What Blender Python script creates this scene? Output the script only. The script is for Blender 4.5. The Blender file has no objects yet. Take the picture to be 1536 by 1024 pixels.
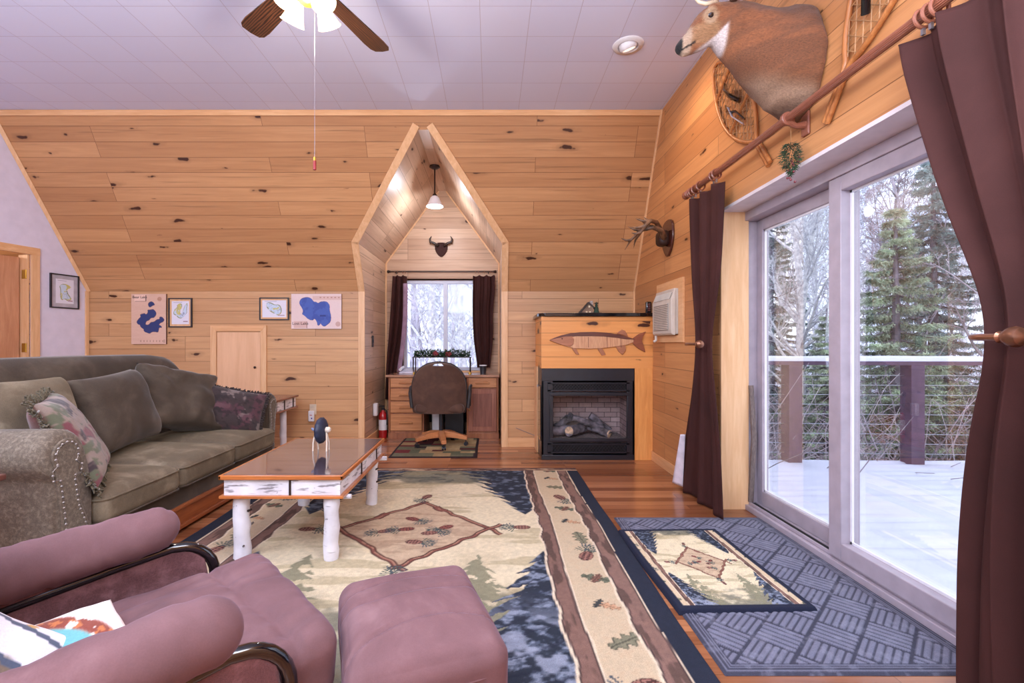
import bpy, bmesh, math, random
import numpy as np
from mathutils import Vector, Matrix, noise
R = math.radians
PI = math.pi
COL = bpy.context.scene.collection
F, CX, CY, CH = 718.0, 736.0, 515.0, 1.15       # the lens of the photograph in pixels of a 1536 frame

def at(px, py, Y): return Vector(((px - CX) / F * Y, Y, CH + (CY - py) / F * Y))

def lin(c):
    r = []
    for v in c[:3]:
        v = v / 255.0
        r.append(v / 12.92 if v <= 0.04045 else ((v + 0.055) / 1.055) ** 2.4)
    return (r[0], r[1], r[2], 1.0)

# ------------------------------------------------------------------ objects
WM = {}
def wm(o):
    return WM.get(o.name, Matrix.Identity(4)) if o else Matrix.Identity(4)

def tag(o, label=None, cat=None, group=None, kind=None):
    if label: o['label'] = label
    if cat: o['category'] = cat
    if group: o['group'] = group
    if kind: o['kind'] = kind
    return o

def thing(name, label, cat, loc=(0, 0, 0), rz=0.0, group=None):
    o = bpy.data.objects.new(name, None)
    COL.objects.link(o)
    o.empty_display_size = 0.1
    o.location = loc
    o.rotation_euler = (0, 0, rz)
    WM[o.name] = Matrix.Translation(Vector(loc)) @ Matrix.Rotation(rz, 4, 'Z')
    return tag(o, label, cat, group)

def finish(me, m, smooth=35):
    if m is not None:
        for k in (m if isinstance(m, (list, tuple)) else [m]):
            me.materials.append(k)
    if smooth:
        bm = bmesh.new(); bm.from_mesh(me)
        lim = R(smooth)
        for e in bm.edges:
            if len(e.link_faces) == 2:
                e.smooth = e.calc_face_angle(0) < lim
        for f in bm.faces: f.smooth = True
        bm.to_mesh(me); bm.free()

def obj(name, bm, m, parent=None, smooth=35, bevel=0, local=False, T=None, sub=0, label=None, kind=None, solid=0):
    """one mesh object; geometry is given in world space unless local"""
    if isinstance(bm, bpy.types.Mesh): me = bm
    else:
        me = bpy.data.meshes.new(name)
        bmesh.ops.recalc_face_normals(bm, faces=bm.faces[:]) if not getattr(bm, '_keep', False) and len(bm.faces) < 60000 else None
        bm.to_mesh(me); bm.free()
    if T is not None: me.transform(T)
    finish(me, m, smooth)
    o = bpy.data.objects.new(name, me)
    COL.objects.link(o)
    if parent is not None:
        o.parent = parent
        if not local: me.transform(wm(parent).inverted())
        WM[o.name] = wm(parent).copy()
    elif not local:
        co = np.empty(len(me.vertices) * 3); me.vertices.foreach_get('co', co); co = co.reshape(-1, 3)
        if len(co):
            lo, hi = co.min(0), co.max(0)
            c = Vector(((lo[0] + hi[0]) / 2, (lo[1] + hi[1]) / 2, lo[2]))
            me.transform(Matrix.Translation(-c)); o.location = c
            WM[o.name] = Matrix.Translation(c)
    if bevel:
        b = o.modifiers.new('bevel', 'BEVEL'); b.width = bevel; b.segments = 2; b.limit_method = 'ANGLE'; b.angle_limit = R(40)
        b.harden_normals = False
    if solid:
        s = o.modifiers.new('solid', 'SOLIDIFY'); s.thickness = solid; s.offset = 0
    if sub:
        s = o.modifiers.new('sub', 'SUBSURF'); s.levels = sub; s.render_levels = sub
    if label: o['label'] = label
    if kind: o['kind'] = kind
    return o

def struct(name, bm, m, **k):
    return tag(obj(name, bm, m, **k), kind='structure')

def kids(o): return [c for c in bpy.data.objects if c.parent == o]
def copy_tree(o, parent=None):
    c = o.copy(); COL.objects.link(c)
    if parent is not None: c.parent = parent
    for ch in kids(o): copy_tree(ch, c)
    return c

# ------------------------------------------------------------------ shapes
def NB(): return bmesh.new()
def face(bm, pts):
    return bm.faces.new([bm.verts.new(p) for p in pts])

def bx(bm, x0, x1, y0, y1, z0, z1, T=None):
    v = [Vector((x, y, z)) for z in (z0, z1) for y in (y0, y1) for x in (x0, x1)]
    if T is not None: v = [T @ p for p in v]
    v = [bm.verts.new(p) for p in v]
    for q in ((0, 2, 3, 1), (4, 5, 7, 6), (0, 1, 5, 4), (2, 6, 7, 3), (0, 4, 6, 2), (1, 3, 7, 5)):
        bm.faces.new([v[i] for i in q])
    return bm

def box(x0, x1, y0, y1, z0, z1, T=None): return bx(NB(), x0, x1, y0, y1, z0, z1, T)

def frame_of(d, up=None):
    d = Vector(d).normalized()
    a = Vector(up) if up is not None else (Vector((0, 0, 1)) if abs(d.z) < 0.9 else Vector((1, 0, 0)))
    u = a.cross(d).normalized(); v = d.cross(u).normalized()
    return u, v, d

def tube(bm, pts, rad, n=8, cap=True, flat=1.0):
    pts = [Vector(p) for p in pts]
    m = len(pts)
    if not hasattr(rad, '__len__'): rad = [rad] * m
    rings = []; u = None
    for i, p in enumerate(pts):
        if i == 0: d = pts[1] - p
        elif i == m - 1: d = p - pts[i - 1]
        else: d = (pts[i + 1] - p).normalized() + (p - pts[i - 1]).normalized()
        if d.length < 1e-9: d = Vector((0, 0, 1))
        d.normalize()
        if u is None: u, v, _ = frame_of(d)
        else:
            u = (u - d * u.dot(d))
            u = u.normalized() if u.length > 1e-6 else frame_of(d)[0]
            v = d.cross(u)
        rings.append([bm.verts.new(p + (u * math.cos(2 * PI * k / n) + v * math.sin(2 * PI * k / n) * flat) * max(rad[i], 1e-4)) for k in range(n)])
    for a, b in zip(rings, rings[1:]):
        for k in range(n):
            bm.faces.new((a[k], a[(k + 1) % n], b[(k + 1) % n], b[k]))
    if cap:
        bm.faces.new(rings[0][::-1]); bm.faces.new(rings[-1])
    return bm

def cyl(bm, p0, p1, r0, r1=None, n=20):
    return tube(bm, [p0, p1], [r0, r0 if r1 is None else r1], n)

def lathe(bm, prof, T=None, n=24, cap=True):
    """prof: (radius, height) pairs about local z"""
    T = T or Matrix.Identity(4); rings = []
    for r, z in prof:
        rings.append([bm.verts.new(T @ Vector((r * math.cos(2 * PI * k / n), r * math.sin(2 * PI * k / n), z))) for k in range(n)])
    for a, b in zip(rings, rings[1:]):
        for k in range(n): bm.faces.new((a[k], a[(k + 1) % n], b[(k + 1) % n], b[k]))
    if cap:
        if prof[0][0] > 1e-4: bm.faces.new(rings[0][::-1])
        if prof[-1][0] > 1e-4: bm.faces.new(rings[-1])
    return bm

def prism(bm, poly, o, ux, uy, depth):
    """flat outline (u,v) on the plane o+u*ux+v*uy, thickened by the vector depth"""
    o, ux, uy, depth = Vector(o), Vector(ux), Vector(uy), Vector(depth)
    a = [bm.verts.new(o + ux * u + uy * v) for u, v in poly]
    b = [bm.verts.new(o + ux * u + uy * v + depth) for u, v in poly]
    bm.faces.new(a[::-1]); bm.faces.new(b)
    n = len(poly)
    for i in range(n): bm.faces.new((a[i], a[(i + 1) % n], b[(i + 1) % n], b[i]))
    return bm

def strip(bm, p0, p1, w, t, nrm):
    """flat board from p0 to p1, width w, standing t proud along nrm"""
    p0, p1, nrm = Vector(p0), Vector(p1), Vector(nrm).normalized()
    d = (p1 - p0).normalized(); s = d.cross(nrm).normalized() * (w / 2)
    a = [p0 - s, p0 + s, p1 + s, p1 - s]
    va = [bm.verts.new(p) for p in a]; vb = [bm.verts.new(p + nrm * t) for p in a]
    bm.faces.new(va[::-1]); bm.faces.new(vb)
    for i in range(4): bm.faces.new((va[i], va[(i + 1) % 4], vb[(i + 1) % 4], vb[i]))
    return bm

def nz(p, s=1.0): return noise.noise(Vector(p) * s)

def softbox(sx, sy, sz, r, n=14, crown=0.0, bottom=0.0, wr=0.0, ws=6.0, seed=0, pinch=0.0):
    """rounded upholstery block centred on the origin, full sizes sx sy sz"""
    bm = NB(); cache = {}
    nx = n; hx, hy, hz = sx / 2, sy / 2, sz / 2
    def V(i, j, k):
        key = (i, j, k)
        if key in cache: return cache[key]
        u, v, w = i / nx * 2 - 1, j / nx * 2 - 1, k / nx * 2 - 1
        # spread samples to the rim
        f = lambda t: math.copysign(abs(t) ** 0.75, t)
        u, v, w = f(u), f(v), f(w)
        p = Vector((u * hx, v * hy, w * hz))
        c = Vector((max(-hx + r, min(hx - r, p.x)), max(-hy + r, min(hy - r, p.y)), max(-hz + min(r, hz), min(hz - min(r, hz), p.z))))
        d = p - c
        if d.length > 1e-6: p = c + d.normalized() * r
        e = (1 - u * u) * (1 - v * v)
        if w > -0.2: p.z += crown * e * (w + .2) / 1.2
        else: p.z -= bottom * e * (-w)
        if pinch:
            q = 1 - pinch * (1 - abs(v)) ** 0 * (u * u * v * v)
            p.x *= q; p.y *= q
        if wr:
            s = Vector((seed * 3.1, seed * 1.7, seed))
            a = noise.noise(p * ws + s); b = noise.noise(p * ws * 2.3 + s * 2)
            p += (p.normalized() if p.length else Vector((0, 0, 1))) * wr * (a + .5 * b)
        cache[key] = bm.verts.new(p); return cache[key]
    for a in range(nx):
        for b in range(nx):
            for k in (0, nx):
                q = [V(a, b, k), V(a + 1, b, k), V(a + 1, b + 1, k), V(a, b + 1, k)]
                bm.faces.new(q if k else q[::-1])
                q = [V(a, k, b), V(a + 1, k, b), V(a + 1, k, b + 1), V(a, k, b + 1)]
                bm.faces.new(q[::-1] if k else q)
                q = [V(k, a, b), V(k, a + 1, b), V(k, a + 1, b + 1), V(k, a, b + 1)]
                bm.faces.new(q if k else q[::-1])
    return bm

def pillow(sx, sy, th, n=26, wr=0.006, seed=0, corner=0.06, sag=0.0, ws=9.0, flat=0.55):
    """throw pillow in the xy plane: fat middle, thin seam, drawn-out corners"""
    bm = NB(); vs = {}
    for side in (1, -1):
        for i in range(n + 1):
            for j in range(n + 1):
                u, v = i / n * 2 - 1, j / n * 2 - 1
                edge = i in (0, n) or j in (0, n)
                if edge and side < 0: vs[(side, i, j)] = vs[(1, i, j)]; continue
                k = 1 - corner * ((1 - abs(u)) ** 1 if abs(v) > abs(u) else (1 - abs(v)) ** 1)
                x, y = u * sx / 2 * (1 - corner * (1 - v * v)), v * sy / 2 * (1 - corner * (1 - u * u))
                t = ((1 - u ** 4) * (1 - v ** 4)) ** flat * th / 2
                p = Vector((x, y, side * t))
                s = Vector((seed * 2.3, seed, side * 5))
                w = noise.noise(p * ws + s) + .5 * noise.noise(p * ws * 2.2 + s)
                p.z += side * wr * w * min(1, t / (th * .2) + .1)
                p.z += sag * (x / sx * 2) ** 2 + .6 * sag * math.sin(y / sy * 4)
                vs[(side, i, j)] = bm.verts.new(p)
        for i in range(n):
            for j in range(n):
                q = [vs[(side, i, j)], vs[(side, i + 1, j)], vs[(side, i + 1, j + 1)], vs[(side, i, j + 1)]]
                try: bm.faces.new(q if side > 0 else q[::-1])
                except ValueError: pass
    return bm

def basis(o, x, y, z):
    M = Matrix.Identity(4)
    for i, c in enumerate((x, y, z)):
        for k in range(3): M[k][i] = c[k]
    M.translation = Vector(o)
    return M

def remeshed(bm, voxel=0.01, sm=2, name='m'):
    me = bpy.data.meshes.new(name); bm.to_mesh(me); bm.free()
    o = bpy.data.objects.new('tmp', me); COL.objects.link(o)
    r = o.modifiers.new('r', 'REMESH'); r.mode = 'VOXEL'; r.voxel_size = voxel
    s = o.modifiers.new('s', 'SMOOTH'); s.iterations = sm; s.factor = .6
    dg = bpy.context.evaluated_depsgraph_get()
    out = bpy.data.meshes.new_from_object(o.evaluated_get(dg))
    bpy.data.objects.remove(o); bpy.data.meshes.remove(me)
    return out

def colour_verts(me, fn):
    n = len(me.vertices); co = np.empty(n * 3); me.vertices.foreach_get('co', co); co = co.reshape(-1, 3)
    c = np.ones((n, 4)); c[:, :3] = srgb(fn(co))
    a = me.color_attributes.new('Col', 'FLOAT_COLOR', 'POINT'); a.data.foreach_set('color', c.ravel().astype(np.float32))

def srgb(c):
    c = np.clip(np.asarray(c, dtype=float) / 255.0, 0, 1)
    return np.where(c <= 0.04045, c / 12.92, ((c + 0.055) / 1.055) ** 2.4)

def sheet(nu, nv, P, cfn=None, closed=False):
    """numpy grid mesh. P: (nv+1, nu+1, 3) points; cfn: (nv+1, nu+1, 3) sRGB 0-255"""
    me = bpy.data.meshes.new('sheet')
    co = P.reshape(-1, 3); n = len(co)
    idx = np.arange(n).reshape(nv + 1, nu + 1)
    q = np.stack([idx[:-1, :-1], idx[:-1, 1:], idx[1:, 1:], idx[1:, :-1]], -1).reshape(-1, 4)
    me.vertices.add(n); me.vertices.foreach_set('co', co.ravel().astype(np.float32))
    me.loops.add(q.size); me.loops.foreach_set('vertex_index', q.ravel().astype(np.int32))
    me.polygons.add(len(q)); me.polygons.foreach_set('loop_start', np.arange(0, q.size, 4, dtype=np.int32))
    me.polygons.foreach_set('use_smooth', np.ones(len(q), dtype=bool))
    me.update(calc_edges=True)
    if cfn is not None:
        c = np.ones((n, 4)); c[:, :3] = srgb(cfn).reshape(-1, 3)
        a = me.color_attributes.new('Col', 'FLOAT_COLOR', 'POINT')
        a.data.foreach_set('color', c.ravel().astype(np.float32))
    return me

# ------------------------------------------------------------------ numpy noise and painting
def hashg(ix, iy, seed):
    h = np.sin(ix * 127.1 + iy * 311.7 + seed * 74.7) * 43758.5453
    return h - np.floor(h)
def vn(x, y, seed=0):
    ix, iy = np.floor(x), np.floor(y); fx, fy = x - ix, y - iy
    fx = fx * fx * (3 - 2 * fx); fy = fy * fy * (3 - 2 * fy)
    a, b = hashg(ix, iy, seed), hashg(ix + 1, iy, seed)
    c, d = hashg(ix, iy + 1, seed), hashg(ix + 1, iy + 1, seed)
    return a + (b - a) * fx + (c - a) * fy + (a - b - c + d) * fx * fy
def fbm(x, y, seed=0, o=4):
    s = 0; a = .5
    for k in range(o):
        s = s + a * vn(x * 2 ** k, y * 2 ** k, seed + k); a *= .5
    return s / (1 - .5 ** o)
def ss(x, a, b):
    t = np.clip((x - a) / (b - a), 0, 1); return t * t * (3 - 2 * t)
def mixc(col, c, m):
    m = np.clip(m, 0, 1)[..., None]
    return col * (1 - m) + np.asarray(c, dtype=float) * m

# ------------------------------------------------------------------ materials
MATS = {}
class NT:
    def __init__(s, name):
        s.m = bpy.data.materials.new(name); s.m.use_nodes = True
        s.t = s.m.node_tree; s.t.nodes.clear()
        s.out = s.n('ShaderNodeOutputMaterial'); s.p = s.n('ShaderNodeBsdfPrincipled')
        s.l(s.p.outputs[0], s.out.inputs[0])
        MATS[name] = s.m
    def n(s, k, **a):
        x = s.t.nodes.new(k)
        for q, v in a.items(): setattr(x, q, v)
        return x
    def l(s, a, b): s.t.links.new(a, b)
    def set(s, node, **a):
        for q, v in a.items(): node.inputs[q.replace('_', ' ')].default_value = v
    def coord(s, kind='Object', scale=(1, 1, 1), rot=(0, 0, 0)):
        c = s.n('ShaderNodeTexCoord'); m = s.n('ShaderNodeMapping')
        m.inputs['Scale'].default_value = scale; m.inputs['Rotation'].default_value = rot
        s.l(c.outputs[kind], m.inputs[0]); return m.outputs[0]
    def noise(s, vec, scale=5, detail=3, rough=.5, dist=0):
        x = s.n('ShaderNodeTexNoise'); x.inputs['Scale'].default_value = scale
        x.inputs['Detail'].default_value = detail; x.inputs['Roughness'].default_value = rough
        x.inputs['Distortion'].default_value = dist
        s.l(vec, x.inputs['Vector']); return x.outputs[0]
    def ramp(s, fac, stops):
        x = s.n('ShaderNodeValToRGB'); e = x.color_ramp.elements
        while len(e) < len(stops): e.new(.5)
        for i, (p, c) in enumerate(stops):
            e[i].position = p; e[i].color = c if len(c) == 4 else (*c, 1)
        s.l(fac, x.inputs[0]); return x.outputs[0]
    def mix(s, fac, a, b, mode='MIX'):
        x = s.n('ShaderNodeMix'); x.data_type = 'RGBA'; x.blend_type = mode
        for sock, v in ((x.inputs[0], fac), (x.inputs[6], a), (x.inputs[7], b)):
            if hasattr(v, 'is_output'): s.l(v, sock)
            else: sock.default_value = v
        return x.outputs[2]
    def math(s, op, a, b=0.0, c=None, clamp=False):
        x = s.n('ShaderNodeMath'); x.operation = op; x.use_clamp = clamp
        for i, v in enumerate((a, b, c)):
            if v is None: continue
            if hasattr(v, 'is_output'): s.l(v, x.inputs[i])
            else: x.inputs[i].default_value = v
        return x.outputs[0]
    def bump(s, h, strength=.3, dist=.01):
        x = s.n('ShaderNodeBump'); x.inputs['Strength'].default_value = strength; x.inputs['Distance'].default_value = dist
        s.l(h, x.inputs['Height']); s.l(x.outputs[0], s.p.inputs['Normal'])
    def col(s, c):
        if hasattr(c, 'is_output'): s.l(c, s.p.inputs['Base Color'])
        else: s.p.inputs['Base Color'].default_value = c

def sc(c, k): return tuple(min(255, v * k) for v in c)
def plain(name, rgb, rough=.5, metal=0, var=.08, scale=12, bump=.0, bs=60, spec=.5, sheen=0, coat=0, stretch=(1, 1, 1)):
    s = NT(name); v = s.coord('Object', stretch)
    n1 = s.noise(v, scale, 4)
    s.col(s.ramp(n1, [(.3, lin(sc(rgb, 1 - var))), (.7, lin(sc(rgb, 1 + var)))]))
    s.p.inputs['Roughness'].default_value = rough; s.p.inputs['Metallic'].default_value = metal
    s.p.inputs['Specular IOR Level'].default_value = spec
    if sheen: s.p.inputs['Sheen Weight'].default_value = sheen; s.p.inputs['Sheen Roughness'].default_value = .4
    if coat: s.p.inputs['Coat Weight'].default_value = coat; s.p.inputs['Coat Roughness'].default_value = .08
    if bump: s.bump(s.noise(v, bs, 4), bump, .01)
    return s.m

def emit(name, rgb, strength, base=(230, 230, 230)):
    s = NT(name); s.col(lin(base)); s.p.inputs['Emission Color'].default_value = lin(rgb); s.p.inputs['Emission Strength'].default_value = strength
    s.p.inputs['Roughness'].default_value = .4
    return s.m

def wood(name, light, dark, axis='x', rough=.4, scale=1.0, coat=0, knots=False, spec=.4):
    """plain timber with grain running along an axis of the object"""
    st = {'x': (1.2, 14, 14), 'y': (14, 1.2, 14), 'z': (14, 14, 1.2)}[axis]
    s = NT(name); v = s.coord('Object', tuple(k * scale for k in st))
    a = s.noise(v, 2.0, 5, .6, .6); b = s.noise(v, 9.0, 3, .6)
    f = s.math('ADD', s.math('MULTIPLY', a, .8), s.math('MULTIPLY', b, .2))
    c = s.ramp(f, [(.3, lin(dark)), (.5, lin(sc([(x + y) / 2 for x, y in zip(light, dark)], 1))), (.68, lin(light))])
    if knots:
        st2 = {'x': (1.3, 5, 5), 'y': (5, 1.3, 5), 'z': (5, 5, 1.3)}[axis]
        vo = s.n('ShaderNodeTexVoronoi'); s.l(s.coord('Object', st2), vo.inputs['Vector']); vo.inputs['Scale'].default_value = 1.6
        k = s.ramp(vo.outputs['Distance'], [(.05, (1, 1, 1)), (.13, (0, 0, 0))])
        c = s.mix(k, c, lin((105, 55, 30)))
    s.col(c); s.p.inputs['Roughness'].default_value = rough; s.p.inputs['Specular IOR Level'].default_value = spec
    if coat: s.p.inputs['Coat Weight'].default_value = coat; s.p.inputs['Coat Roughness'].default_value = .1
    s.bump(b, .08, .003)
    return s.m

def planks(name, light, dark, width, length, knot=.5, gap=.0022, rough=.42, grain=1.0, tint=.5, coat=.0, gapcol=(95, 55, 30), streak=.5, knotcol=(70, 36, 20), spec=.4, gs=.3):
    """boards laid along u of the UV map, which is in metres"""
    s = NT(name); uv = s.coord('UV')
    br = s.n('ShaderNodeTexBrick'); s.l(uv, br.inputs['Vector'])
    br.offset = .37; br.offset_frequency = 3; br.squash = 1
    br.inputs['Color1'].default_value = (0, 0, 0, 1); br.inputs['Color2'].default_value = (1, 1, 1, 1); br.inputs['Mortar'].default_value = (.5, .5, .5, 1)
    br.inputs['Scale'].default_value = 1; br.inputs['Mortar Size'].default_value = gap; br.inputs['Mortar Smooth'].default_value = .3
    br.inputs['Brick Width'].default_value = length; br.inputs['Row Height'].default_value = width
    rnd = s.n('ShaderNodeSeparateColor'); s.l(br.outputs['Color'], rnd.inputs[0]); rnd = rnd.outputs[0]
    xyz = s.n('ShaderNodeSeparateXYZ'); s.l(uv, xyz.inputs[0])
    row = s.math('FLOOR', s.math('DIVIDE', xyz.outputs[1], width))
    off = s.math('ADD', s.math('MULTIPLY', rnd, 31.0), s.math('MULTIPLY', row, 7.31))
    cb = s.n('ShaderNodeCombineXYZ'); s.l(s.math('ADD', xyz.outputs[0], off), cb.inputs[0]); s.l(xyz.outputs[1], cb.inputs[1]); s.l(off, cb.inputs[2])
    def mp(sx, sy):
        m = s.n('ShaderNodeMapping'); m.inputs['Scale'].default_value = (sx, sy, 1); s.l(cb.outputs[0], m.inputs[0]); return m.outputs[0]
    g1 = s.noise(mp(.8 * grain, 13 * grain), 1.4, 5, .62, .9)
    g2 = s.noise(mp(2.2 * grain, 90 * grain), 1.0, 3, .6)
    g3 = s.noise(mp(.5, 2.5), 1.0, 3, .5)
    f = s.math('ADD', s.math('ADD', s.math('MULTIPLY', g1, .45), s.math('MULTIPLY', g2, .15)), s.math('ADD', s.math('MULTIPLY', g3, .15), s.math('MULTIPLY', s.math('SUBTRACT', rnd, .1), tint * .5)))
    c = s.ramp(f, [(.22, lin(light)), (.5, lin([(x + y) / 2 for x, y in zip(light, dark)])), (.8, lin(dark))])
    # mineral streaks
    if streak:
        st = s.noise(mp(.7, 26), 1.0, 3, .6, .5)
        sm = s.math('MULTIPLY', s.ramp(st, [(.60, (0, 0, 0)), (.74, (1, 1, 1))]), streak)
        c = s.mix(sm, c, lin(sc(dark, .62)))
    if knot:
        vo = s.n('ShaderNodeTexVoronoi'); vo.voronoi_dimensions = '2D'; vo.inputs['Scale'].default_value = 1.0
        wob = s.n('ShaderNodeTexNoise'); wob.inputs['Scale'].default_value = 9
        s.l(uv, wob.inputs['Vector'])
        add = s.n('ShaderNodeVectorMath'); add.operation = 'MULTIPLY_ADD'; s.l(wob.outputs[1], add.inputs[0]); add.inputs[1].default_value = (.45, .22, 0); s.l(mp(2.0, 6.2), add.inputs[2])
        s.l(add.outputs[0], vo.inputs['Vector'])
        sepc = s.n('ShaderNodeSeparateColor'); s.l(vo.outputs['Color'], sepc.inputs[0])
        size = s.math('MULTIPLY', s.math('POWER', s.math('MAXIMUM', s.math('SUBTRACT', sepc.outputs[0], 1 - knot), 0.0), 1.6), .30, clamp=True)
        k = s.math('MULTIPLY', s.math('SUBTRACT', size, vo.outputs['Distance']), 22.0, clamp=True)
        halo = s.math('MULTIPLY', s.math('SUBTRACT', s.math('MULTIPLY', size, 2.3), vo.outputs['Distance']), 5.0, clamp=True)
        c = s.mix(s.math('MULTIPLY', halo, .4), c, lin(sc(dark, .75)))
        c = s.mix(k, c, lin(knotcol))
    c = s.mix(s.math('MULTIPLY', br.outputs['Fac'], .8), c, lin(gapcol))
    s.col(c)
    s.p.inputs['Roughness'].default_value = rough; s.p.inputs['Specular IOR Level'].default_value = spec
    if coat: s.p.inputs['Coat Weight'].default_value = coat; s.p.inputs['Coat Roughness'].default_value = .12
    s.bump(s.math('SUBTRACT', s.math('MULTIPLY', g2, .1), br.outputs['Fac']), gs, .004)
    return s.m

def painted(name, rough=.8, var=.06, scale=200, bump=.4, bd=.004, sheen=0, spec=.3):
    s = NT(name); a = s.n('ShaderNodeAttribute'); a.attribute_name = 'Col'
    v = s.coord('Object'); n = s.noise(v, scale, 3, .6)
    k = s.ramp(n, [(.3, (1 - var,) * 3), (.7, (1 + var * .5,) * 3)])
    s.col(s.mix(1.0, a.outputs['Color'], k, 'MULTIPLY')); s.p.inputs['Roughness'].default_value = rough
    s.p.inputs['Specular IOR Level'].default_value = spec
    if sheen: s.p.inputs['Sheen Weight'].default_value = sheen
    if bump: s.bump(n, bump, bd)
    return s.m

def fabric(name, rgb, rgb2=None, rough=.85, sheen=.5, scale=3.0, fine=350, bump=.25, var=.22, sheencol=None, mixf=.2):
    rgb2 = rgb2 or sc(rgb, 1 + var)
    s = NT(name); v = s.coord('Object')
    a = s.noise(v, scale, 5, .6, .4); b = s.noise(v, fine, 2, .5)
    c = s.ramp(a, [(.32, lin(sc(rgb, 1 - var * .6))), (.5, lin(rgb)), (.7, lin(rgb2))])
    s.col(s.mix(mixf, c, s.ramp(b, [(.35, lin(sc(rgb, .6))), (.65, lin(sc(rgb, 1.3)))])))
    s.p.inputs['Roughness'].default_value = rough; s.p.inputs['Sheen Weight'].default_value = sheen
    s.p.inputs['Sheen Roughness'].default_value = .35
    if sheencol: s.p.inputs['Sheen Tint'].default_value = lin(sheencol)
    s.p.inputs['Specular IOR Level'].default_value = .2
    s.bump(b, bump, .002)
    return s.m

def birch(name, axis='z', lo=.60):
    s = NT(name)
    st = {'z': (9, 9, 60), 'x': (9, 60, 60), 'y': (60, 9, 60)}[axis]
    v = s.coord('Object', st); n = s.noise(v, 1.0, 3, .55, .3)
    m = s.ramp(n, [(lo, (0, 0, 0)), (lo + .08, (1, 1, 1))])
    v2 = s.coord('Object', (14, 14, 22)); n2 = s.noise(v2, 1.0, 4, .6, 1.0)
    m2 = s.ramp(n2, [(.67, (0, 0, 0)), (.71, (1, 1, 1))])
    base = s.ramp(s.noise(s.coord('Object'), 6, 4), [(.3, lin((205, 200, 205))), (.7, lin((245, 242, 248)))])
    c = s.mix(s.math('MULTIPLY', m, .75), base, lin((95, 85, 88)))
    c = s.mix(m2, c, lin((45, 38, 40)))
    s.col(c); s.p.inputs['Roughness'].default_value = .55
    s.bump(n, .3, .003)
    return s.m

def glass(name, tint=(1, 1, 1, 1), rough=0.0):
    s = NT(name); s.t.nodes.remove(s.p)
    tr = s.n('ShaderNodeBsdfTransparent'); tr.inputs[0].default_value = tint
    gl = s.n('ShaderNodeBsdfGlossy'); gl.inputs['Roughness'].default_value = rough
    fr = s.n('ShaderNodeFresnel'); fr.inputs[0].default_value = 1.45
    mx = s.n('ShaderNodeMixShader'); s.l(s.math('MULTIPLY', fr.outputs[0], .3), mx.inputs[0]); s.l(tr.outputs[0], mx.inputs[1]); s.l(gl.outputs[0], mx.inputs[2])
    s.l(mx.outputs[0], s.out.inputs[0]); return s.m

def uvplane(bm, polys, o, ux, uy):
    """faces from lists of world points; UV in metres from origin o along ux, uy"""
    o, ux, uy = Vector(o), Vector(ux), Vector(uy)
    uvl = bm.loops.layers.uv.verify()
    for pts in polys:
        f = face(bm, pts)
        for l in f.loops:
            d = l.vert.co - o; l[uvl].uv = (d.dot(ux), d.dot(uy))
    return bm
def flat(name, polys, o, ux, uy, m, nrm):
    bm = NB(); uvplane(bm, polys, o, ux, uy)
    for f in bm.faces:
        f.normal_update()
        if f.normal.dot(Vector(nrm)) < 0: f.normal_flip()
    me = bpy.data.meshes.new(name); bm.to_mesh(me); bm.free()
    return struct(name, me, m, smooth=0)
# ------------------------------------------------------------------ material set
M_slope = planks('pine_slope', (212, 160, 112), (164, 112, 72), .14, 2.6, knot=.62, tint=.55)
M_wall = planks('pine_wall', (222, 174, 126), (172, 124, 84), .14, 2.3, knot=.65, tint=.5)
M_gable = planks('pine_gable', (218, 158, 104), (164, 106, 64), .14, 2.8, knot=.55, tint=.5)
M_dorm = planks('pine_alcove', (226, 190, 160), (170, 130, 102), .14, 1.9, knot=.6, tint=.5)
M_fire = planks('pine_surround', (236, 166, 98), (204, 130, 66), .118, 3.0, knot=.85, tint=.3, streak=.1)
M_floor = planks('oak_floor', (196, 134, 92), (128, 76, 48), .083, 1.1, knot=0, gap=.0009, rough=.2, tint=.9, gapcol=(60, 28, 16), streak=.25, spec=.5, gs=.1)
M_trimx = wood('pine_trim_x', (236, 188, 140), (214, 158, 108), 'x')
M_trimy = wood('pine_trim_y', (236, 188, 140), (214, 158, 108), 'y')
M_trimz = wood('pine_trim_z', (236, 192, 148), (216, 164, 116), 'z')
M_surz = wood('pine_surround_z', (238, 170, 100), (212, 138, 72), 'z', knots=True)
M_oakx = wood('oak_x', (210, 146, 98), (164, 104, 64), 'x', rough=.35, coat=.2)
M_oakz = wood('oak_z', (172, 108, 72), (126, 74, 50), 'z', rough=.35, coat=.2)
M_maple = wood('maple_z', (236, 190, 150), (220, 170, 130), 'z', scale=.6)
M_doorw = wood('door_wood', (206, 150, 112), (176, 118, 84), 'z', rough=.35)
s = NT('ceiling_tile'); uv = s.coord('UV'); b = s.n('ShaderNodeTexBrick'); s.l(uv, b.inputs['Vector']); b.offset = 0
b.inputs['Color1'].default_value = lin((224, 228, 254)); b.inputs['Color2'].default_value = lin((220, 224, 252)); b.inputs['Mortar'].default_value = lin((196, 190, 212))
b.inputs['Scale'].default_value = 1; b.inputs['Brick Width'].default_value = .33; b.inputs['Row Height'].default_value = .305; b.inputs['Mortar Size'].default_value = .0024; b.inputs['Mortar Smooth'].default_value = .5
s.col(b.outputs['Color']); s.p.inputs['Roughness'].default_value = .8; s.bump(s.math('SUBTRACT', s.math('MULTIPLY', s.noise(uv, 60, 3), .15), b.outputs['Fac']), .4, .004); M_ceil = s.m
M_paint = plain('wall_paint', (218, 210, 226), .85, var=.02)
M_white = plain('white_plastic', (232, 230, 234), .45, var=.02)
M_vinyl = plain('vinyl_frame', (172, 160, 170), .4, var=.04)
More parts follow.
